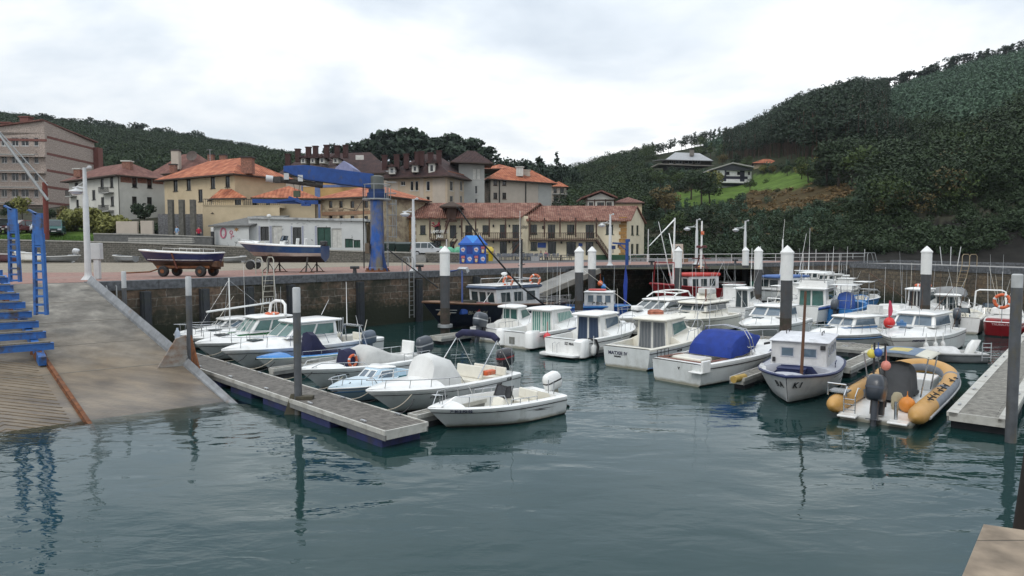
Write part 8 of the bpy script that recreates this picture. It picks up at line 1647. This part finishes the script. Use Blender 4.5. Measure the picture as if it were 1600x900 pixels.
def dink(px,py,Y,L,rz,m,label,fb=.42):p=D(px,py,Y);th=thing('dinghy',label,'dinghy',(p.x,p.y,QZ+.28),radians(rz));h=hull(th,L,1.5,fb+.15,fb,side=m,deck=m,floor=m,bottom=m,cock=(.1,.7,.1),over=.12,draft=.2,sw=.8);rubrail(h,greyc,.06,.95);return th
dink(45,410,74,2.9,185,white,'white dinghy lying against the stone wall behind the blue cradle towers',.8);t_=dink(97,409,75.5,3.8,10,mat('pvc_grey',(.24,.25,.26),.6),'grey inflatable dinghy with a covered engine left along the stone wall');outboard(t_,1.6,0,.5,alum,1.1,.3)
dink(194,406,76,2.7,175,mat('pvc_grey',(.24,.25,.26),.6),'small grey inflatable with a dark outboard near the bow of the navy boat ashore');dink(2,402,76,4.5,178,mat('boat_maroon',(.10,.04,.05),.6),'dull maroon boat with blue rim at the far left of the stone wall',.7)
dink(368,408,72,2.2,20,mat('pvc_grey',(.24,.25,.26),.6),'small pale inflatable behind the stern of the navy boat ashore',.35)
def cradle():
 base=R(60,560);th=thing('slipway_cradle','big blue steel boat cradle with two ladder like towers on the slipway','cradle',base);up=Vector((0,0,1));fr=mat('cradle_blue',(.028,.13,.40),.5,var=.15,dirt=(.06,.05,.045),dscale=1.8,dlo=.50,dhi=.66)
 top=R(14,462);back=(top-base);n=9;cr=CR;run=Vector((back.x,back.y,0));run.normalize();Ld=(Vector((back.x,back.y,0))).length
 def rp(s,h=0):q=base+back*s-base;return q+up*h
 for off in (0,3.4):
  b=MB();b.beam(rp(-.12,.22)+cr*off,rp(1.25,.22)+cr*off,.22,.30);b.build('stringer',fr,th)
  for s in (.0,.9):
   for q in (-.12,.12):b=MB();b.lathe([(.03,-.09),(.17,-.09),(.17,.09),(.03,.09)],rp(s,.13)+cr*off+run*q*3,12,axis='y');b.build('wheel',rust,th)
 for k in range(n):
  s=-.03+1.2*k/(n-1);q=rp(s,.47+.02*k);ex=.42-.06*k
  b=MB();b.beam(q-cr*ex,q+cr*7,.2,.22);b.beam(q-cr*(ex+.002)+up*.115,q+cr*7+up*.115,.26,.02);o=b.build('cross_beam',fr,th)
  b=MB();b.beam(q-cr*(ex-.1)+up*.15,q+cr*6.8+up*.15,.2,.05);b.build('timber_bearer',wood_g,o)
 for (xb,yb,xt,yt,lab)in ((65,500,62,333,0),(25,466,25,326,1)):
  s=.38 if lab==0 else .98;q=rp(s,.62)-cr*(-.05 if lab==0 else .0);Yw=(base+q).y;zt=D(xt,yt,Yw).z-base.z;b=MB();xw=D(xb,yb,Yw).x-base.x;q=Vector((xw,q.y,q.z));H=zt-q.z;d=Vector((1,0,0))
  for sd in (-1,1):b.beam(q+d*sd*.20,q+d*sd*(.15 if True else 0)+up*H*.8,.09,.14,up=(0,1,0))
  b.beam(q+up*H*.68,q+up*H,.34,.12,up=(0,1,0))
  for k in range(9):z=H*(.02+.082*k);b.beam(q-d*.2+up*z,q+d*.2+up*z,.12,.075)
  b.beam(q+up*(H-.05),q+up*(H+.12)-d*.32,.12,.06);b.build('tower',fr,th)
cradle()
p=D(72,338,84);z0=float(zG(p.x,p.y));th=thing('derrick_crane','rusty post with a long grey boom in front of the pink apartment block','derrick',(p.x,p.y,z0));zt=D(72,285,84).z-z0
b=MB();b.lathe([(.28,-1),(.28,zt)],n=10);b.build('post',mat('post_rust',(.16,.035,.025),.8),th,40);e1=D(75,313,83.6)-th.location;e2=D(-20,184,83.6)-th.location;e3=D(75,290,83.6)-th.location
b=MB();b.tube([e1,e2],.17,8);b.build('boom',galv,th,40);b=MB();b.tube([e2,e3],.07,5);b.build('stay',galv,th)
def person(x,y,z,rz,label,top,legs,hair=(.02,.015,.01),sit=False,s=1.0,cat='person'):
 th=thing('person',label,cat,(x,y,z),rz);th.scale=(s,s,s);V=[];E=[];Rr=[]
 def v(p,r,par=None):V.append(p);Rr.append(r);(E.append((par,len(V)-1))if par is not None else None);return len(V)-1
 hz=.46 if sit else .92;pel=v((0,0,hz),.14);ch=v((.02,0,hz+.30),.15,pel);sh=v((0,0,hz+.50),.13,ch);nk=v((0,0,hz+.60),.06,sh);hd=v((.02,0,hz+.70),.095,nk);v((.02,0,hz+.80),.085,hd)
 for sd in (1,-1):
  h_=v((0,sd*.10,hz-.04),.10,pel)
  if sit:k=v((.42,sd*.12,hz-.0),.075,h_);f=v((.42,sd*.12,.08),.05,k);v((.55,sd*.12,.05),.045,f)
  else:k=v((.04*sd,sd*.11,.48),.072,h_);f=v((.02*sd,sd*.11,.08),.048,k);v((.14+.02*sd,sd*.12,.04),.045,f)
  a=v((0,sd*.2,hz+.48),.062,sh);e=v((-.02,sd*.27,hz+.22),.05,a);w_=v((.12,sd*.25,hz+.02),.036,e);v((.18,sd*.24,hz-.06),.035,w_)
 me=bpy.data.meshes.new('body');me.from_pydata(V,E,[]);o=bpy.data.objects.new('body',me);COL.objects.link(o)
 sk=o.modifiers.new('skin','SKIN')
 for i,r in enumerate(Rr):me.skin_vertices[0].data[i].radius=(r,r)
 me.skin_vertices[0].data[0].use_root=True;ss=o.modifiers.new('sub','SUBSURF');ss.levels=ss.render_levels=2
 dg=bpy.context.evaluated_depsgraph_get();dg.update();m2=bpy.data.meshes.new_from_object(o.evaluated_get(dg));bpy.data.objects.remove(o)
 m2 .materials.clear();sk_m=mat('skin',(.42,.25,.18),.6);[m2 .materials.append(m_)for m_ in (sk_m,top,legs,blackr)]
 for p in m2 .polygons:
  c=p.center;p.material_index=0 if c.z>hz+.57 or (abs(c.y)>.2 and c.z<hz+.16)else (1 if c.z>hz-.02 else (2 if c.z>.1 else 3))
 m2 .shade_smooth();o=bpy.data.objects.new('body',m2);COL.objects.link(o);o.parent=th
 b=MB();b.ball((-.015,0,hz+.755),.105,(1,.95,.95),10);b.build('hair',mat('hair_%d'%int(hair[0]*1000),hair,.7),th,60);return th
def on_ground(px,Y):x=D(px,380,Y).x;return x,Y,float(zG(x,Y))
person(*on_ground(311,87.5),-1.2,'person in a red top and dark trousers by the ochre terrace',mat('cloth_red',(.45,.02,.05),.9),mat('cloth_navy',(.02,.025,.05),.9),s=1.0)
person(*on_ground(277,87),-1.8,'person in a pale blue top between the concrete columns',mat('cloth_paleblue',(.25,.38,.55),.9),mat('cloth_white',(.55,.55,.52),.9))
person(D(770,396,93).x,93,QZ,-1.9,'person in a lilac top beside the yellow recycling bank',mat('cloth_lilac',(.24,.18,.40),.9),mat('cloth_grey',(.12,.12,.14),.9))
person(D(853,396,91.5).x,91.5,QZ,-1.4,'person in a pink checked top sitting at a restaurant table',mat('cloth_pink',(.42,.14,.18),.9),mat('cloth_black',(.02,.02,.022),.9),sit=True)
person(D(845,396,92.5).x,92.5,QZ,-2.4,'person in dark clothes sitting at a restaurant table',mat('cloth_black',(.02,.02,.022),.9),mat('cloth_black',(.02,.02,.022),.9),sit=True)
chm=mat('chair_grey_plastic',(.16,.17,.19),.6);tbm=mat('table_top_grey',(.30,.31,.32),.5)
c0=thing('terrace_chair','grey stacking chair on the restaurant terrace','chair',(0,0,0),0,'restaurant terrace chairs');b=MB();b.box((0,0,.45),(.46,.46,.04));b.build('seat',chm,c0);b=MB();b.box((-.24,0,.72),(.04,.46,.42),ry=-.15);b.build('backrest',chm,c0)
for x in (-.2,.2):
 for y in (-.2,.2):b=MB();b.tube([(x,y,0),(x,y,.44)],.018,5);b.build('leg',chm,c0)
for s in (-.23,.23):b=MB();b.tube([(-.22,s,.66),(.2,s,.66),(.2,s,.45)],.018,5);b.build('armrest',chm,c0)
t0=thing('terrace_table','square grey table on the restaurant terrace','table',(0,0,0),0,'restaurant terrace tables');b=MB();b.box((0,0,.73),(.8,.8,.03));b.build('tabletop',tbm,t0);b=MB();b.tube([(0,0,.02),(0,0,.72)],.035,6);b.build('stem',chm,t0);b=MB();b.box((0,0,.015),(.5,.5,.03));b.build('foot',chm,t0)
used=False
for i,(px,Y)in enumerate(((776,90),(789,91.5),(800,90),(812,92),(824,90.5),(836,92),(848,90.2),(862,91.5),(875,91),(784,93.5),(806,94),(829,94))):
 x=D(px,400,Y).x;t=t0 if i==0 else copy_tree(t0);t.location=(x,Y,QZ+.003);t.rotation_euler.z=random.uniform(0,.6)
 for k in range(3 if i%3 else 4):
  a=k*pi/2+random.uniform(-.3,.3)+.3;c=c0 if not used else copy_tree(c0);used=True;c.location=(x+.75*cos(a),Y+.75*sin(a),QZ+.003);c.rotation_euler.z=a+pi+random.uniform(-.4,.4)
for k,(px,py)in enumerate(((773,404),(836,405))):p=D(px,py,88);b=MB();b.loft([rrect(-.5,.5,.3,.3,.05,0),rrect(-.55,.55,.34,.34,.05,.55)]);tag(b.build('planter',mat('planter_grey',(.36,.36,.36),.8),loc=(p.x,p.y,QZ)),['pale planter box near the yellow bank end of the terrace','pale planter box in the middle of the terrace edge'][k],'planter')
def picnic(px,Y,label,rz=0):
 x=D(px,405,Y).x;th=thing('picnic_table',label,'picnic table',(x,Y,QZ),rz);b=MB();b.box((0,0,.74),(1.8,.75,.06));b.build('tabletop',wood_g,th)
 for s in (-.7,.7):b=MB();b.box((0,s,.45),(1.8,.28,.05));b.build('bench_seat',wood_g,th)
 for s in (-.6,.6):b=MB();b.beam((s,-.65,0),(s,-.2,.72),.07,.07);b.beam((s,.65,0),(s,.2,.72),.07,.07);b.beam((s,-.8,.40),(s,.8,.40),.07,.07);b.build('trestle',wood_g,th)
picnic(998,88,'weathered picnic table beside the restaurant gable',.3);picnic(869,86,'picnic table at the terrace edge in front of the brown door');picnic(884,87.5,'picnic table just left of the paired capped piles',.2)
p=D(421,378,83);z0=p.z-1;th=thing('globe_lamp','white globe lamp on a thin post in front of the whitewashed shed','lamp',(p.x,p.y,z0));b=MB();b.lathe([(.05,0),(.04,D(421,341,83).z-z0)],n=8);b.build('post',lampw,th);b=MB();b.ball((0,0,D(421,338,83).z-z0),.27,n=14);b.build('globe',frame,th,60)
for x0,x1,y0,lab in ((183,216,346,'beige stepped garden wall beside the bamboo hedge'),(221,240,345,'beige garden gate pier left of the clipped hedge')):
 p=D((x0+x1)/2,366,88);z0=float(zG(p.x,p.y))-.3;w=(x1-x0)*88/F;b=MB();b.box((0,0,(D(x0,y0,88).z-z0)/2),(w,.4,D(x0,y0,88).z-z0));tag(b.build('garden_wall',wall_pale,loc=(p.x,p.y,z0),bevel=.03),lab,'wall')
 # trees and forest
def cards(n,blobs,size,rng,flat=.5,up=.35):
 """leaf sprays: small quads scattered through a set of blobs (centre, radii); returns vertices (n,4,3) and a tint for each"""
 w=np.array([b[1][0]*b[1][1]+b[1][0]*b[1][2]for b in blobs]);k=rng.choice(len(blobs),n,p=w/w.sum())
 C_=np.array([b[0]for b in blobs])[k];Rr=np.array([b[1]for b in blobs])[k];bt=rng.uniform(.25,.75,len(blobs))[k]
 d=rng.normal(size=(n,3));d/=np.linalg.norm(d,axis=1)[:,None];r=rng.uniform(.45,1.05,n)**.6
 p=C_+d*Rr*r[:,None]
 nn=d*.7+rng.normal(size=(n,3))*.6;nn[:,2]+=up;nn/=np.linalg.norm(nn,axis=1)[:,None]
 a=np.cross(nn,rng.normal(size=(n,3)));a/=np.linalg.norm(a,axis=1)[:,None];b=np.cross(nn,a);s=size*rng.uniform(.6,1.35,n)[:,None]
 q=np.stack([p-a*s-b*s*flat*.6,p+a*s*.3-b*s*flat,p+a*s+b*s*flat*.5,p-a*s*.4+b*s*flat],1)
 return q,np.clip(bt+rng.normal(0,.12,n)+(d[:,2]*.10),0,1)
def shape(kind,rng):
 if kind=='broad':
  bl=[((0,0,.62),(.26,.26,.30))]
  for i in range(7):a=rng.uniform(0,6.28);z=rng.uniform(.36,.82);r=.30*(1-abs(z-.55)*.9);bl.append(((r*cos(a),r*sin(a),z),tuple(rng.uniform(.12,.22)*np.array([1,1,.8]))))
 elif kind=='pine':
  bl=[]
  for i in range(9):z=.46+.5*i/8;a=rng.uniform(0,6.28);r=rng.uniform(.02,.13)*(1.15-(z-.45));bl.append(((r*cos(a),r*sin(a),z),tuple(rng.uniform(.07,.13)*np.array([1,1,.55])*(1.3-.55*i/8))))
 elif kind=='umbrella':
  bl=[]
  for i in range(11):a=rng.uniform(0,6.28);r=rng.uniform(.0,.36);z=.86-.45*r+rng.uniform(-.07,.07);bl.append(((r*cos(a),r*sin(a),z),tuple(rng.uniform(.10,.17)*np.array([1,1,.42]))))
  for i in range(4):a=rng.uniform(0,6.28);r=rng.uniform(.15,.3);bl.append(((r*cos(a),r*sin(a),rng.uniform(.5,.66)),(.10,.10,.05)))
 elif kind=='conifer':
  bl=[]
  for i in range(10):z=.2+.78*i/9;r=.17*(1-i/10)+.02;a=rng.uniform(0,6.28);bl.append(((r*.5*cos(a),r*.5*sin(a),z),(r,r,.07)))
 elif kind=='young':
  bl=[((0,0,.5),(.24,.24,.42)),((.1,.05,.35),(.2,.2,.25)),((-.08,.1,.3),(.2,.2,.22))]
 else:
  bl=[]
  for i in range(8):a=rng.uniform(0,6.28);r=rng.uniform(.1,.55);bl.append(((r*cos(a),r*sin(a),rng.uniform(.2,.55)),tuple(rng.uniform(.22,.4)*np.array([1,1,.9]))))
 return bl
def raw_mesh(name,V,nq,tint,m,extra=None):
 """mesh of quads straight from arrays, tint per vertex"""
 me=bpy.data.meshes.new(name);me.vertices.add(len(V));me.vertices.foreach_set('co',V.astype(np.float32).ravel());me.loops.add(nq*4);me.loops.foreach_set('vertex_index',np.arange(nq*4,dtype=np.int32));me.polygons.add(nq);me.polygons.foreach_set('loop_start',np.arange(0,nq*4,4,dtype=np.int32));me.polygons.foreach_set('loop_total',np.full(nq,4,dtype=np.int32))
 me.attributes.new('tint','FLOAT','POINT').data.foreach_set('value',np.repeat(tint,4).astype(np.float32));me.materials.append(m);me.update(calc_edges=True);return me
bark=mat('bark',(.045,.034,.026),.95,var=.3,scale=3);barkp=mat('pine_bark',(.075,.05,.036),.95,var=.3,scale=3)
LM={'dark':leaf_mat('leaf_dark',(0.016,0.028,0.013),(0.031,0.052,0.022)),'mid':leaf_mat('leaf_mid',(0.029,0.048,0.014),(0.057,0.086,0.025)),'pine':leaf_mat('needle_dark',(0.014,0.027,0.016),(0.028,0.047,0.027)),'blue':leaf_mat('leaf_bluegreen',(0.038,0.069,0.045),(0.067,0.113,0.072)),'olive':leaf_mat('leaf_olive',(0.121,0.126,0.035),(0.214,0.214,0.064)),'brown':leaf_mat('leaf_brown',(0.068,0.055,0.023),(0.121,0.093,0.037)),'brack':leaf_mat('bracken',(0.101,0.073,0.030),(0.185,0.122,0.054)),'gold':leaf_mat('leaf_gold',(0.204,0.166,0.031),(0.344,0.274,0.057))}
TD={}
def tree_data(kind,leaf,v,n,size):
 k=(kind,leaf,v,n)
 if k not in TD:
  rng=np.random.default_rng(hash((kind,v))%1000 if False else sum(map(ord,kind))+31*v);q,t=cards(n,shape(kind,rng),size,rng);c=raw_mesh('crown',q.reshape(-1,3),n,t,LM[leaf])
  b=MB();lo={'broad':.62,'pine':.9,'umbrella':.72,'conifer':.9,'young':.5,'bush':.4}[kind];tr={'umbrella':.022,'pine':.016,'broad':.024}.get(kind,.015);wob=[(.01*rng.normal(),.01*rng.normal(),-.06+(lo+.06)*i/4)for i in range(5)];b.tube(wob,[tr*1.3,tr,tr*.9,tr*.7,tr*.4],6)
  for bl in shape(kind,np.random.default_rng(sum(map(ord,kind))+31*v))[:8]:b.tube([(0,0,min(lo*.72,bl[0][2]*.8)),tuple(np.array(bl[0])*.9)],[tr*.5,tr*.2],4)
  TD[k]=(c,b.data('trunk',[barkp if kind in ('pine','umbrella','conifer')else bark],50))
 return TD[k]
def tree(x,y,z,H,kind,leaf,label,cat='tree',group=None,v=None,n=260,size=.06,wide=1.0,name=None):
 v=random.randrange(4)if v is None else v;c,t=tree_data(kind,leaf,v,n,size);name=name or {'broad':'leafy_tree','pine':'pine_tree','umbrella':'umbrella_pine','conifer':'conifer_tree','young':'young_tree','bush':'bush'}[kind]
 th=thing(name,label,cat,(x,y,z-.1),random.uniform(0,6.28),group);th.scale=(H*wide,H*wide,H)
 for nm,d in (('crown',c),('trunk',t)):o=bpy.data.objects.new(nm,d);COL.objects.link(o);o.parent=th
 return th
def tree_px(px,ytop,ybase,Y,*a,**k):p=D(px,ybase,Y);zt=D(px,ytop,Y).z;z=float(zG(p.x,p.y))if k.pop('onground',True)else p.z;return tree(p.x,p.y,z,max(1.2,zt-z),*a,**k)
for px,yt,Y,w in ((525,217,236,.55),(541,222,240,.7),(563,214,232,.8),(584,206,236,.95),(603,200,230,1.0),(622,203,240,.9),(637,196,234,1.0),(655,199,242,.95),(672,201,232,1.0),(690,203,240,.95),(706,205,234,.9),(722,209,240,.9),(740,212,232,.85),(648,212,226,.9),(612,214,226,.9),(693,216,226,.9)):tree_px(px,yt,262,Y,'umbrella','pine','tall umbrella pine on the knoll behind the brown roofed apartments',group='umbrella pines on the knoll',n=620,size=.042,wide=w*1.25)
for px,yt,Y,k in ((771,228,226,'broad'),(788,240,232,'broad'),(802,241,228,'broad'),(818,243,232,'umbrella'),(832,248,225,'broad'),(848,246,232,'pine'),(858,250,226,'broad'),(870,238,230,'conifer'),(880,252,222,'broad'),(893,258,215,'broad'),(757,232,236,'broad')):tree_px(px,yt,268,Y,k,'pine','dark tree in the row behind the orange roofed apartments',group='trees behind the orange roofed apartments',n=420,size=.05,wide=.8 if k!='pine' else 1.2)
for x in np.arange(906,1640,7.5):
 px=x+random.uniform(-3,3);y_=np.interp(px,_rpx,_rpy);Yr=np.interp(px,_rYp,_rY)-random.uniform(2,14);big=random.random()<.3
 tree_px(px,y_-random.uniform(-5,3)-(5 if px>1470 else 0)*big,300,Yr,'umbrella' if big and px>1380 else ('broad' if px<1160 and random.random()<.6 else 'pine'),'pine','dark pine on the skyline of the right hand ridge',group='pines along the right hand ridge',n=420,size=.034,wide=(1.25 if px<1380 else 1.45)if px>1165 else .85)
for x in np.arange(-20,470,8):
 px=x+random.uniform(-4,4);y_=np.interp(px,_rpx,_rpy);hi=7 if 75<px<320 else 1
 tree_px(px,y_-random.uniform(-2,hi),300,np.interp(px,_rYp,_rY)-random.uniform(2,12),'umbrella' if hi>2 and random.random()<.5 else 'broad','pine','dark tree on the skyline of the wooded hill behind the town',group='trees along the left hand ridge',n=420,size=.036,wide=1.0)
VT=[(1032,262,296,'broad','mid'),(1050,256,285,'broad','dark'),(1014,258,292,'broad','mid'),(1040,283,343,'broad','brown'),(1018,292,340,'broad','dark'),(1062,264,300,'broad','mid'),(1080,262,312,'broad','dark'),(1096,262,322,'broad','dark'),(1108,268,318,'broad','mid'),(1118,262,300,'broad','olive'),(1072,286,302,'bush','brown'),(1128,240,262,'broad','brown'),(1150,238,262,'broad','dark'),(1166,242,264,'broad','mid'),(1172,276,298,'broad','mid'),(1192,255,272,'broad','olive'),(1208,256,272,'broad','brown'),(1230,256,275,'broad','mid'),(1252,250,280,'broad','olive'),(1262,240,285,'broad','mid'),(1280,236,262,'broad','gold'),(1310,208,292,'broad','dark'),(1330,230,300,'broad','dark'),(1292,225,290,'broad','dark'),(1350,218,300,'broad','mid'),(1196,274,286,'bush','mid'),(1215,290,300,'bush','dark'),(1100,230,246,'broad','dark'),(1110,222,250,'pine','mid'),(1092,226,248,'broad','mid'),(1008,300,345,'broad','mid'),(1078,318,372,'broad','dark'),(1108,316,365,'broad','dark'),(1055,322,380,'broad','mid'),(1130,326,372,'broad','dark'),(978,262,292,'broad','mid'),(992,276,306,'broad','mid'),(960,256,284,'broad','brown'),(942,268,298,'broad','mid'),(968,284,318,'broad','dark'),(930,276,300,'broad','dark'),(898,270,292,'broad','mid'),(890,284,322,'broad','mid'),(902,300,326,'broad','mid'),(1200,300,318,'bush','blue'),(1232,318,345,'young','blue'),(1262,312,350,'young','blue'),(1290,320,352,'young','blue'),(1246,330,360,'young','blue'),(1310,330,360,'young','blue'),(1340,300,330,'broad','blue'),(1365,312,340,'broad','mid')]
names_={'mid':'green leafy tree','dark':'dark green tree','brown':'brownish autumn tree','olive':'yellow green tree','gold':'golden yellow tree','blue':'blue green young tree'}
for px,yt,yb,k,lf in VT:
 g=ground_hit(px,yb)
 if g.y>400:continue
 zt=min(D(px,yt,g.y).z,g.z+13)
 tree(g.x,g.y,g.z,max(1.5,zt-g.z),k,lf,names_[lf]+(' standing' if k!='bush' else ' shaped like a low bush')+' on the slope around the hillside houses',group='hillside trees, '+names_[lf],n=800,size=.036,wide=1.05 if k=='broad' else .9)
for px,yt,Y,k,lf,lab,w in ((226,312,101,'broad','dark','round dark tree in front of the white house',1.1),(148,316,97,'bush','dark','small dark tree at the left corner of the white house',.5),(34,304,104,'broad','olive','ragged bush below the pink apartment block',.8),(100,318,98,'broad','brown','brownish bush behind the rusty post',.8),(128,318,100,'broad','olive','olive bush behind the green van',.8),(14,312,106,'broad','dark','dark bush at the far left below the apartment block',.9),(75,322,100,'broad','dark','dark bush behind the parked pale car',.9)):tree_px(px,yt,340,Y,k,lf,lab,n=900,size=.05,wide=w)
for px,Y,w,h,lab in ((116,93,3.6,3.9,'left end of the billowing olive bamboo hedge'),(146,92,4.2,4.3,'tallest middle part of the olive bamboo hedge'),(176,91,3.8,3.3,'lower right part of the olive bamboo hedge'),(200,90.5,2.2,1.6,'low right end of the olive bamboo hedge')):
 x=D(px,350,Y).x;tree(x,Y,float(zG(x,Y)),h,'bush','olive',lab,'hedge',n=3200,size=.065,wide=w/h*.95,name='bamboo_hedge')
for px,Y,h,lab in ((232,92,2.1,'clipped dark hedge left of the concrete columns'),(252,92,1.9,'clipped dark hedge beside the concrete columns')):x=D(px,350,Y).x;tree(x,Y,float(zG(x,Y)),h,'bush','dark',lab,'hedge',n=1200,size=.08,wide=1.1,name='clipped_hedge')
def wood(name,label,pts,kind,leaf,n,size,hlo,hhi,wide=1.0,trunk=False,nv=5):
 pts=np.array([p if len(p)==4 else (*p,1.0)for p in pts])
 if not len(pts):return
 rng=np.random.default_rng(len(pts));tv=[cards(n,shape(kind,rng),size,rng)for _ in range(nv)];Q=[];T=[];which=rng.integers(0,nv,len(pts));Hs=rng.uniform(hlo,hhi,len(pts));an=rng.uniform(0,6.28,len(pts));tone=rng.normal(0,.17,len(pts))+.16*np.sin(pts[:,0]*.055+1)*np.sin(pts[:,1]*.045)
 for (x,y,z,kh),w,H,a,tn in zip(pts,which,Hs*pts[:,3],an,tone):
  q,t=tv[w];c,s=cos(a),sin(a);r=np.empty_like(q);r[...,0]=(q[...,0]*c-q[...,1]*s)*H*wide+x;r[...,1]=(q[...,0]*s+q[...,1]*c)*H*wide+y;r[...,2]=q[...,2]*H+z-.3;Q.append(r.reshape(-1,3));T.append(np.clip(t+tn,0,1))
 V=np.concatenate(Q);me=raw_mesh(name,V,len(V)//4,np.concatenate(T),LM[leaf]);o=bpy.data.objects.new(name,me);COL.objects.link(o);tag(o,label,'forest',kind='stuff')
 if trunk:
  b=MB()
  for (x,y,z,kh),H in zip(pts,Hs*pts[:,3]):b.mesh([(x-.16,y,z-.5),(x+.16,y,z-.5),(x,y+.2,z-.5),(x-.1,y,z+H*.85),(x+.1,y,z+H*.85),(x,y+.12,z+H*.85)],[(0,1,4,3),(1,2,5,4),(2,0,3,5)])
  t_=b.build('forest_trunks',barkp,None,fix=False);tag(t_,'slim bare trunks of the dense pine stand on the right hand hill','trunks',kind='stuff')
Z={k:[]for k in ('left','leftmid','pine','young','dark','mid','shrub','brack','bushb','rock','autumn')}
CLEAR=[[(1020,232),(1122,232),(1122,270),(1020,270)],[(1104,250),(1182,250),(1182,299),(1104,299)],[(1172,248),(1226,248),(1226,262),(1172,262)],[(898,285),(928,285),(928,299),(898,299)]]
N_=15000;u_=RNG.uniform(-1.25,1.3,N_*3);y_=np.sqrt(RNG.uniform(90**2,425**2,N_*3));X_=u_*y_;z_=zG(X_,y_);px_,py_=pix(X_,y_,z_);YR_=np.interp(px_,_rYp,_rY)
skip=np.zeros(len(X_),bool)
for p_ in MEADOW+CLEAR:skip|=inside(p_,px_,py_)
inb=inside(BRACKEN[0],px_,py_)
for i in range(len(X_)):
 x,y,z,px,py=X_[i],y_[i],z_[i],px_[i],py_[i]
 if skip[i]or y>YR_[i]-1:continue
 t=(x,y,z);r=random.random()
 if px<780:
  if y>190:Z['left' if r<.75 else 'leftmid'].append(t)
 elif px<885:Z['left'].append(t)if y>205 else None
 else:
  if inb[i]:Z['brack'].append(t);continue
  if y<104 or z<4:continue
  if px>1040 and px<1360 and py>286:Z['shrub' if r<.55 else ('brack' if r<.72 else 'bushb')].append(t);continue
  if 1000<px<1300 and py>258:Z['shrub' if r<.6 else 'bushb'].append(t);continue
  if px<1040 and py>262:Z['mid' if r<.6 else 'dark'].append(t)if y>118 and not (px<1012 and y<135)else None;continue
  edge_=232-(px-1380)*.06
  if px>1385 and py<100+(1600-px)*.20+95+12*sin(px*.03):Z['young'].append(t)
  elif 1130<px<1440 and py<262 and py>120:Z['pine'].append((*t,min(1,max(.5,.5+(px-1130)/220),max(.5,(1480-px)/150))))if r<.5 else None
  elif px>=1340:Z['dark' if r<.76 else ('mid' if r<.95 else 'autumn')].append(t)
  elif px<1180 and py<262:Z['young' if (px>1100 and py<245 and py>195)else 'mid'].append(t)if r<.75 else None
  else:Z['mid' if r<.5 else 'dark'].append(t)
wood('forest','dark mixed woodland covering the hill behind the town',Z['left'],'broad','dark',150,.038,6,9.5,1.0)
wood('forest','lighter green trees mixed into the wood behind the town',Z['leftmid'],'broad','mid',150,.038,5,8,1.0)
wood('forest','dense stand of tall dark pines on the right hand hill',Z['pine'],'pine','pine',220,.024,12,16,1.3,True)
wood('forest','blue green young plantation on the upper right hand hill',Z['young'],'young','blue',70,.075,2.6,7.0,.9)
wood('forest','dark broadleaf forest on the lower right hand hill',Z['dark'],'broad','dark',320,.029,6,9.5,1.1)
wood('forest','mid green leafy trees spread over the right hand hill',Z['mid'],'broad','mid',280,.031,4,7.5,1.05)
wood('forest','scattered brownish and yellowing trees on the right hand hill',Z['autumn'],'broad','brown',280,.031,5,8,1.05)
wood('undergrowth','dark green scrub below the hillside meadow',Z['shrub'],'bush','dark',220,.075,1.2,2.6,1.0)
wood('undergrowth','rusty bracken patches below the hillside meadow',Z['brack'],'bush','brack',60,.17,.7,1.6,1.3)
wood('undergrowth','blue green shrubs among the scrub below the meadow',Z['bushb'],'young','blue',110,.09,1.5,3.2,.9)
pts=[]
for i in range(900):
 u=random.uniform(.17,.95);y=random.uniform(96,125)-14*max(0,u-.35);x=u*y;z=float(zG(x,y))
 if z>3.2 and not (u<.2 and y<116):pts.append((x,y,z))
wood('undergrowth','dark scrub clinging to the rocky foot of the hill',pts,'bush','dark',320,.065,1.2,3.2,1.1)
g_=[];rng=np.random.default_rng(3);n=9000;gx=rng.uniform(-74,-47,n);gy=rng.uniform(79.2,87.5,n);gz=zG(gx,gy);a=rng.uniform(0,6.28,n);h=rng.uniform(.08,.22,n);w=.05
q=np.stack([np.stack([gx-w*np.cos(a),gy-w*np.sin(a),gz],1),np.stack([gx+w*np.cos(a),gy+w*np.sin(a),gz],1),np.stack([gx+w*np.cos(a)*.3+.04,gy+w*np.sin(a)*.3,gz+h],1),np.stack([gx-w*np.cos(a)*.3+.04,gy,gz+h],1)],1)
o=bpy.data.objects.new('grass',raw_mesh('grass',q.reshape(-1,3),n,rng.uniform(.2,.9,n),leaf_mat('grass_blade',(.035,.075,.012),(.10,.19,.035))));COL.objects.link(o);tag(o,'bright green grass bank above the long stone wall','grass',kind='stuff')
b=MB();b.box((0,330,68),(1500,840,146));hz=bpy.data.materials.new('air');hz.use_nodes=True;hz.node_tree.nodes.clear();o_=hz.node_tree.nodes.new('ShaderNodeOutputMaterial');pv=hz.node_tree.nodes.new('ShaderNodeVolumePrincipled')
pv.inputs['Color'].default_value=(.80,.87,.95,1);pv.inputs['Density'].default_value=.0001;pv.inputs['Anisotropy'].default_value=.2;hz.node_tree.links.new(pv.outputs[0],o_.inputs['Volume'])
o=b.build('haze',hz,fix=False);tag(o,'thin damp air over the harbour and hills','haze',kind='stuff')
